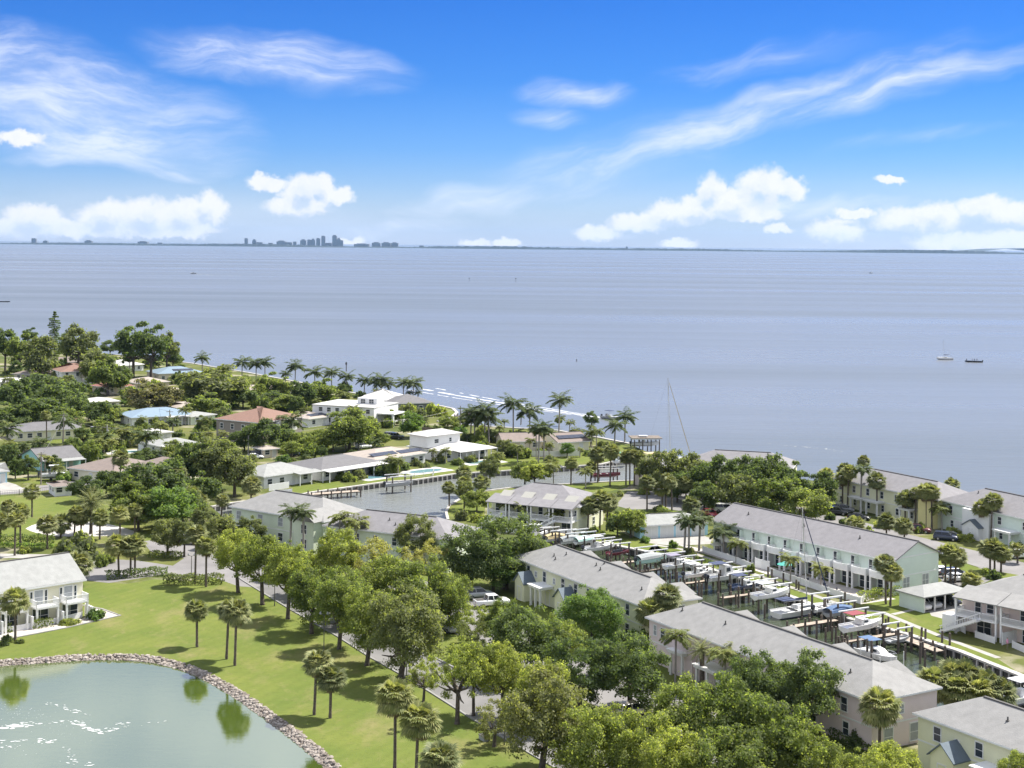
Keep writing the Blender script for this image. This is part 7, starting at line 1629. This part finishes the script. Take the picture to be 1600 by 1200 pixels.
def car_parts(kind):
    if kind in CARM: return CARM[kind]
    L, W, z0, zb, zr = {'sedan': (4.8, 1.84, .26, .98, 1.46), 'suv': (4.8, 1.92, .30, 1.10, 1.74), 'pickup': (5.8, 2.0, .36, 1.18, 1.92), 'van': (5.1, 1.98, .30, 1.15, 1.85)}[kind]
    # lower body: stations along x (front = +x): x, half width, top z
    S_ = {'sedan': [(-2.4, .72, .82), (-2.25, .88, .98), (-1.2, .92, .99), (.9, .92, .96), (1.9, .90, .84), (2.3, .80, .70), (2.4, .62, .58)],
          'suv': [(-2.4, .80, 1.0), (-2.3, .93, 1.10), (-1.0, .96, 1.10), (1.0, .96, 1.07), (1.95, .94, .98), (2.3, .86, .86), (2.4, .70, .70)],
          'pickup': [(-2.9, .93, 1.12), (-2.85, 1.0, 1.18), (-1.0, 1.0, 1.18), (1.2, 1.0, 1.18), (2.4, .98, 1.12), (2.8, .92, 1.02), (2.9, .80, .8)],
          'van': [(-2.55, .88, 1.1), (-2.45, .98, 1.15), (-1, .99, 1.15), (1.2, .98, 1.12), (2.1, .95, .98), (2.45, .86, .84), (2.55, .7, .68)]}[kind]
    b = MB(); rings = []
    for x, w, zt in S_: rings.append([(x, -w*.93, z0), (x, -w, z0+.22), (x, -w, zt-.16), (x, -w*.90, zt), (x, w*.90, zt), (x, w, zt-.16), (x, w, z0+.22), (x, w*.93, z0)])
    b.loft(rings)
    # greenhouse: glass body and painted roof with pillars
    gx = {'sedan': (-1.9, -1.15, .25, 1.15), 'suv': (-2.28, -2.0, .45, 1.2), 'pickup': (-.95, -.78, .75, 1.45), 'van': (-2.45, -2.25, 1.0, 1.75)}[kind]; wb, wt = W/2*.90, W/2*.72
    g = MB(); g.loft([[(gx[0], -wb, zb-.03), (gx[3], -wb, zb-.06), (gx[3], wb, zb-.06), (gx[0], wb, zb-.03)], [(gx[1], -wt, zr-.06), (gx[2], -wt, zr-.06), (gx[2], wt, zr-.06), (gx[1], wt, zr-.06)]])
    r = MB(); r.loft([[(gx[1]-.06, -wt-.03, zr-.07), (gx[2]+.06, -wt-.03, zr-.07), (gx[2]+.06, wt+.03, zr-.07), (gx[1]-.06, wt+.03, zr-.07)], [(gx[1]+.08, -wt*.9, zr), (gx[2]-.1, -wt*.9, zr), (gx[2]-.1, wt*.9, zr), (gx[1]+.08, wt*.9, zr)]])
    for sg in (-1, 1):
        for (xa, xb) in ((gx[0], gx[1]), (gx[3], gx[2]), ((gx[0]+gx[3])/2-.15, (gx[1]+gx[2])/2)): r.bar((xa, sg*(wb+.006), zb-.04), (xb, sg*(wt+.012), zr-.05), .10, .07)
    bed = None
    if kind == 'pickup': bed = MB(); bed.box(-2.72, -1.08, -.82, .82, 1.165, 1.186)
    CARM[kind] = (b, g, r, bed, L, W, z0, S_); return CARM[kind]
_cm = {}
def car(u, v, ang, kind, colour, label, group=None, at_=None, z=.012, small=False):
    b, g, r, bed, L, W, z0, S_ = car_parts(kind); p = at_ or G(u, v)
    t = thing('pickup_truck' if kind == 'pickup' else ('van' if kind == 'van' else 'car'), label, {'pickup': 'pickup truck', 'van': 'van'}.get(kind, 'car'), (p[0], p[1], z), ang, group); k = (kind, colour)
    if k not in _cm: _cm[k] = (b.mesh('body', PAINT[colour], True), g.mesh('glass', M_CGLASS), r.mesh('roof', PAINT[colour]), bed.mesh('bed', M_DARKMETAL) if bed else None)
    m = _cm[k]; obj('body', m[0], t); obj('cabin_glass', m[1], t); o = obj('roof', m[2], t)
    if m[3]: obj('load_bed', m[3], t)
    for sx_ in (-.30, .31):
        for sy in (-1, 1): w = obj('wheel', WHM, t, (L*sx_, sy*(W/2-.10), 0)); obj('rim', RMM, w)
    if not small:
        for sy in (-1, 1):
            q = MB(); q.box(S_[-2][0]-.1, S_[-2][0]+.06, sy*.66-.16, sy*.66+.16, S_[-2][2]-.22, S_[-2][2]-.06); q.build('headlight', M_HEADL, t)
            q = MB(); q.box(S_[0][0]-.03, S_[0][0]+.1, sy*.68-.1, sy*.68+.1, S_[0][2]-.25, S_[0][2]-.05); q.build('tail_light', M_TAILL, t)
    return t
AE1 = math.atan2(E1[1], E1[0])
car(768, 947, AE2-.15, 'pickup', 'white', 'white pickup truck parked facing the lemon town house'); car(748, 934, AE2-.15, 'suv', 'silver', 'silver car parked behind the white pickup')
car(990, 1118, AE2, 'suv', 'tan', 'pale car under the dark oaks of the parking court'); car(700, 985, AE1, 'sedan', 'silver', 'silver sedan under the forked tree'); car(505, 886, AE2+.2, 'sedan', 'black', 'dark car half hidden behind the light green boulevard tree'); car(575, 899, AE2, 'sedan', 'silver', 'silver car beside the golden leaved tree')
car(1100, 788, 3.6, 'pickup', 'white', 'white pickup in the parking lot above the red car'); car(1120, 793, 3.5, 'suv', 'black', 'black car next to the white parking lot pickup'); car(1109, 806, -1.2, 'sedan', 'red', 'red car parked beside the garage row'); car(1134, 800, -.2, 'van', 'white', 'white van behind the mint roof corner')
car(1308, 804, -.4, 'suv', 'black', 'black SUV in front of the yellow bay-edge town house'); car(1318, 800, -.4, 'suv', 'grey', 'grey SUV beside the black SUV'); car(1342, 812, -.4, 'sedan', 'black', 'black sedan in front of the yellow bay-edge town house')
car(1436, 832, -.4, 'suv', 'maroon', 'maroon SUV behind the parking island palms'); car(1478, 844, -.4, 'suv', 'navy', 'navy SUV before the blue porch roof'); car(1488, 842, -.4, 'sedan', 'black', 'black car beside the navy SUV'); car(1594, 872, .1, 'suv', 'white', 'white SUV on the far right parking bay')
car(1492, 902, .2, 'suv', 'navy', 'dark blue car behind the carport palms'); car(1497, 908, .2, 'sedan', 'white', 'white car behind the carport palms'); car(1474, 897, .2, 'sedan', 'white', 'white car beside the mint gable')
CT, CL = CARPORT; cm = CT.matrix_basis if False else (Matrix.Translation(CT.location) @ Matrix.Rotation(CT.rotation_euler.z, 4, 'Z'))
for y, kd, co, lab in ((1.35, 'suv', 'white', 'white SUV in the corner bay of the open carport'), (3.75, 'suv', 'silver', 'silver SUV in the second bay of the open carport'), (8.4, 'sedan', 'black', 'black car in the last bay of the open carport')):
    q = cm @ Vector((CL-2.6, y, 0)); car(0, 0, CT.rotation_euler.z, kd, co, lab, at_=(q.x, q.y), z=.03)
car(296, 850, -.2, 'suv', 'white', 'white SUV on the road by the multi-stemmed island trees'); car(285, 847, -.2, 'sedan', 'silver', 'silver sedan behind the white SUV on the road')
for (u, v, a, kd, co, lab) in ((404, 714, .3, 'suv', 'black', 'black car in the lane before the taupe house'), (398, 717, .3, 'sedan', 'white', 'white car in the lane before the taupe house'), (458, 712, 2.2, 'suv', 'navy', 'navy car by the parking lane shed'), (568, 701, .7, 'suv', 'white', 'white SUV beside the dark grey roof'), (616, 686, -.3, 'pickup', 'black', 'black pickup in the house lane'), (154, 676, -.2, 'van', 'silver', 'silver van under the dark garden trees'), (612, 684, -.3, 'suv', 'grey', 'grey car beside the black pickup')):
    car(u, v, a, kd, co, lab, small=True)
boat(88, 746, 'white boat on a trailer in the aqua house drive', 7.5, 2.4, 1.0, M_GEL, 'console', .6, .25, M_GEL, 1)
tr = thing('boat_trailer', 'steel trailer under the white drive boat', 'trailer', (*G(88, 746, .6), 0), .25)
q = MB(); q.box(-3.4, 4.2, -.08, .08, .40, .52); q.box(-3.2, 2.5, -.75, -.65, .42, .52); q.box(-3.2, 2.5, .65, .75, .42, .52); q.box(-3.2, -3.0, -.75, .75, .44, .60); q.box(1.6, 1.8, -.75, .75, .44, .62); q.build('frame', M_ALU, tr, kind='stuff')
for sy in (-1, 1): obj('wheel', WHM, tr, (-1.2, sy*.95, 0))

# ------------------------------------------------------------------ lamps, poles, wires, fences, pools
M_POLE = mat('wood_pole', (0.26, 0.23, 0.20), .9, .3, 2); M_CPOLE = mat('concrete_pole', (0.50, 0.48, 0.46), .9, .2, 2)
def lamp(u, v, vt, label):
    p = G(u, v); h = hpx(u, v, vt); t = thing('street_lamp', label, 'street lamp', (p[0], p[1], 0), 0, 'street lamps of the boulevard')
    q = MB(); q.tube([(0, 0, -.1), (0, 0, .5), (0, 0, h-.5)], [.12, .07, .05], 7); q.build('pole', M_DARKMETAL, t)
    for sg in (-1, 1): a = MB(); a.bar((0, 0, h-.6), (sg*.5, 0, h-.35), .05); a.build('arm', M_DARKMETAL, t); l = MB(); l.tube([(sg*.5, 0, h-.45), (sg*.5, 0, h-.3), (sg*.5, 0, h-.05)], [.12, .2, .06], 8); l.build('lantern', M_GREYH, t)
for a in ((299, 903, 864, 'two-armed street lamp at the road junction'), (429, 947, 898, 'street lamp between the second and third lawn trees'), (506, 1022, 955, 'street lamp before the fifth lawn tree'), (635, 1067, 1012, 'street lamp beside the grey-green lawn tree'), (788, 1164, 1105, 'street lamp beside the thin brownish lawn tree')): lamp(*a)
WP = {}
def upole(key, u, v, vt, label, m=None):
    p = G(u, v); h = hpx(u, v, vt); t = thing('utility_pole', label, 'utility pole', (p[0], p[1], 0), 0, 'utility poles of the neighbourhood')
    q = MB(); q.tube([(0, 0, -.2), (0, 0, h)], [.19, .13], 7); q.build('pole', m or M_POLE, t); c = MB(); c.box(-1.1, 1.1, -.07, .07, h-.75, h-.6); c.build('crossarm', M_POLE, t)
    q = MB(); q.tube([(.28, 0, h-2.2), (.28, 0, h-1.4)], .2, 7); q.build('transformer', M_CPOLE, t); WP[key] = Vector((p[0], p[1], h-.6))
for a in (('a', 388, 709, 668, 'concrete utility pole in front of the taupe house', M_CPOLE), ('b', 553, 697, 654, 'concrete utility pole before the flat-roofed house', M_CPOLE), ('c', 64, 757, 706, 'timber utility pole beside the aqua house'), ('d', 99, 698, 645, 'dark timber pole before the cream street house'), ('e', 719, 675, 634, 'timber pole behind the point dock'), ('f', 167, 706, 664, 'pale pole beside the garden canal', M_CPOLE), ('g', 128, 612, 585, 'pole before the two-storey white house'), ('h', 540, 704, 688, 'short dark post over the dark grey roof'), ('i', 265, 668, 640, 'pole beside the blue metal roof')): upole(*a)
def wire(a, b_, sag, label):
    a, b_ = WP[a] if isinstance(a, str) else Vector(a), WP[b_] if isinstance(b_, str) else Vector(b_); pts = [a.lerp(b_, k/10)-Vector((0, 0, sag*4*(k/10)*(1-k/10))) for k in range(11)]; o = pts[0]; 
    q = MB(); q.tube([p-o for p in pts], .035, 4); q.build('power_line', M_ROPE, loc=tuple(o), label=label, cat='power line')
wire('f', 'a', 1.2, 'power line from the garden canal pole to the taupe house pole'); wire('a', 'b', 1.6, 'power line between the two concrete poles'); wire('b', 'e', 1.5, 'power line from the flat-roofed house pole to the point pole'); wire('c', 'd', 1.0, 'power line from the aqua house pole to the street pole'); wire('d', 'f', 1.0, 'power line from the street pole to the garden canal pole'); wire('g', 'i', 1.4, 'power line between the far neighbourhood poles')
def fence(pts, h, label, m, post=2.2, rail=True, name='fence', solid=False, group=None):
    o = Vector((*pts[0], 0)); t = thing(name, label, 'fence', tuple(o), 0, group); pm = MB(); pm.box(-.06, .06, -.06, .06, -.1, h+.06); pme = pm.mesh('post', m)
    for i in range(len(pts)-1):
        a, b_ = Vector((*pts[i], 0)), Vector((*pts[i+1], 0)); d = b_-a; n = max(1, int(round(d.length/post)))
        for k in range(n+(i == len(pts)-2)): p = a+d*k/n-o; obj('post', pme, t, tuple(p), math.atan2(d.y, d.x))
        for k in range(n):
            p, q = a+d*k/n-o, a+d*(k+1)/n-o; f = MB()
            if solid: f.bar(p+Vector((0, 0, h*.5)), q+Vector((0, 0, h*.5)), .06, h*.96)
            else:
                f.bar(p+Vector((0, 0, h*.92)), q+Vector((0, 0, h*.92)), .05); f.bar(p+Vector((0, 0, h*.12)), q+Vector((0, 0, h*.12)), .05)
                for j in range(1, 8): x = p.lerp(q, j/8); f.bar(x, x+Vector((0, 0, h*.95)), .03, .02)
            f.build('panel', m, t, kind='stuff' if not solid else None)
fence(GP((1098, 862), (1150, 879), (1176, 890)), 1.1, 'white patio wall at the garage end of the mint row', M_WHITE, 3, name='patio_wall', solid=True)
fence(GP((1180, 886), (1202, 892)), 1.7, 'taller white screen wall between the patio walls', M_WHITE, 2.4, name='screen_wall', solid=True)
fence(GP((1204, 897), (1260, 916), (1312, 934), (1344, 944), (1352, 938)), 1.1, 'long white patio wall below the mint balconies', M_WHITE, 3, name='patio_wall', solid=True)
fence(GP((-10, 992), (40, 984), (90, 974), (128, 965)), .9, 'low white patio wall of the cream town house', M_WHITE, 3, name='patio_wall', solid=True)
fence(GP((1480, 976), (1508, 990)), 1.0, 'white fence at the foot of the villa stair', M_WHITE, 2, solid=True)
fence(GP((1524, 996), (1554, 1006)), 1.0, 'white fence in front of the veranda villa patio', M_WHITE, 2, solid=True)
fence(GP((1566, 1008), (1600, 1000)), 1.8, 'tall white fence behind the person in pink', M_WHITE, 2.2, solid=True); fence(GP((1582, 1012), (1600, 1020)), 1.0, 'low white fence beside the person in pink', M_WHITE, 2, solid=True)
fence(GP((0, 776), (30, 774), (60, 771), (86, 768)), 1.3, 'dark wire fence along the green', M_DARKMETAL, 3.4)
fence(GP((884, 836), (904, 842)), 1.0, 'white fence in front of the cream villa corner', M_WHITE, 2, solid=True)
fence(GP((634, 747), (676, 744), (678, 740)), 1.2, 'white picket fence around the canal pool', M_WHITE, 2.2)
fence(GP((428, 776), (456, 774)), 1.5, 'white fence beside the white canal house', M_WHITE, 2.2, solid=True)
fence(GP((792, 712), (860, 714), (905, 712)), 1.6, 'pale garden wall behind the canal point lawn', W_WHITE, 3, name='garden_wall', solid=True)
fence(GP((660, 676), (690, 678)), 1.8, 'dark brown fence above the raised upper storey', M_TRUNKWOOD, 2.4, solid=True)
fence(GP((180, 700), (250, 690)), 1.3, 'brown timber fence along the side street gardens', M_TRUNKWOOD, 2.4, solid=True)
M_POOL = water_mat('pool_water', (0.13, 0.25, 0.29), 0.08, [(1.5, 2.5, 1.0)], .15, .1)
def pool(c, L_, W_, ang, label):
    p = G(*c); t = thing('swimming_pool', label, 'swimming pool', (p[0], p[1], 0), ang); q = MB(); q.box(-L_/2-1.6, L_/2+1.6, -W_/2-1.6, W_/2+1.6, -.05, .03); q.build('deck', M_SAND, t)
    n = 14; pts = [(L_/2*math.copysign(abs(math.cos(2*math.pi*k/n))**.7, math.cos(2*math.pi*k/n)), W_/2*math.copysign(abs(math.sin(2*math.pi*k/n))**.7, math.sin(2*math.pi*k/n))) for k in range(n)]
    w = MB(); w.poly([(x, y, .034) for x, y in pts]); w.build('water', M_POOL, t)
pool((590, 745), 9, 4, .8, 'kidney pool on the lawn of the low dark-roofed canal house'); pool((665, 736), 10, 4.5, .75, 'pool with white deck behind the picket fence'); pool((752, 722), 9, 4.5, .6, 'blue pool on the raised-storey house terrace'); pool((198, 706), 8, 4, .4, 'small blue pool in the side street gardens')
# small things on the lawns
p = G(757, 1156); t = thing('utility_box', 'low grey utility box on the boulevard lawn', 'utility box', (p[0], p[1], 0), AE1); q = MB(); q.box(-.7, .7, -.4, .4, -.05, .5); q.build('cabinet', M_GREYH, t); q = MB(); q.box(-.76, .76, -.46, .46, .5, .56); q.build('lid', M_DARKMETAL, t)
for i, (u, v) in enumerate(((812, 978), (1200, 1000))):
    pass
M_UMB = mat('umbrella_cloth', (0.62, 0.60, 0.52), .9)
def parasol(u, v, label, m):
    p = G(u, v); t = thing('parasol', label, 'parasol', (p[0], p[1], 0)); q = MB(); q.tube([(0, 0, 0), (0, 0, 2.5)], .03, 5); q.build('pole', M_ALU, t)
    c = MB(); n = 8; c.add([(1.4*math.cos(2*math.pi*k/n), 1.4*math.sin(2*math.pi*k/n), 2.05) for k in range(n)]+[(0, 0, 2.6)], [(k, (k+1) % n, n) for k in range(n)]); c.build('canopy', m, t)
parasol(1120, 868, 'cream parasol on the first mint patio', M_UMB); parasol(1226, 900, 'teal parasol on a mint patio', M_TEALC)
rngp = random.Random(12)
def patio_chair(p, rz, label, m, group):
    t = thing('patio_chair', label, 'chair', (p[0], p[1], .012), rz, group); q = MB(); q.box(-.3, .3, -.3, .3, .38, .46); q.build('seat', m, t); q = MB(); q.box(-.3, .3, .24, .32, .46, .95); q.build('backrest', m, t)
    for sx_ in (-.26, .26):
        for sy in (-.26, .26): q = MB(); q.box(sx_-.03, sx_+.03, sy-.03, sy+.03, 0, .38); q.build('leg', m, t)
for (u, v) in ((1160, 882), (1185, 884), (1222, 903), (1248, 910), (1262, 915), (1290, 922), (1310, 930), (1140, 876)):
    patio_chair(G(u, v-3), rngp.uniform(0, 6), 'dark patio chair behind the white patio wall of the mint row', M_DKCL, 'mint patio chairs')
for (u, v) in ((104, 962), (112, 958), (60, 972)): patio_chair(G(u, v), rngp.uniform(0, 6), 'black patio chair under the cream balconies', M_DKCL, 'cream patio chairs')
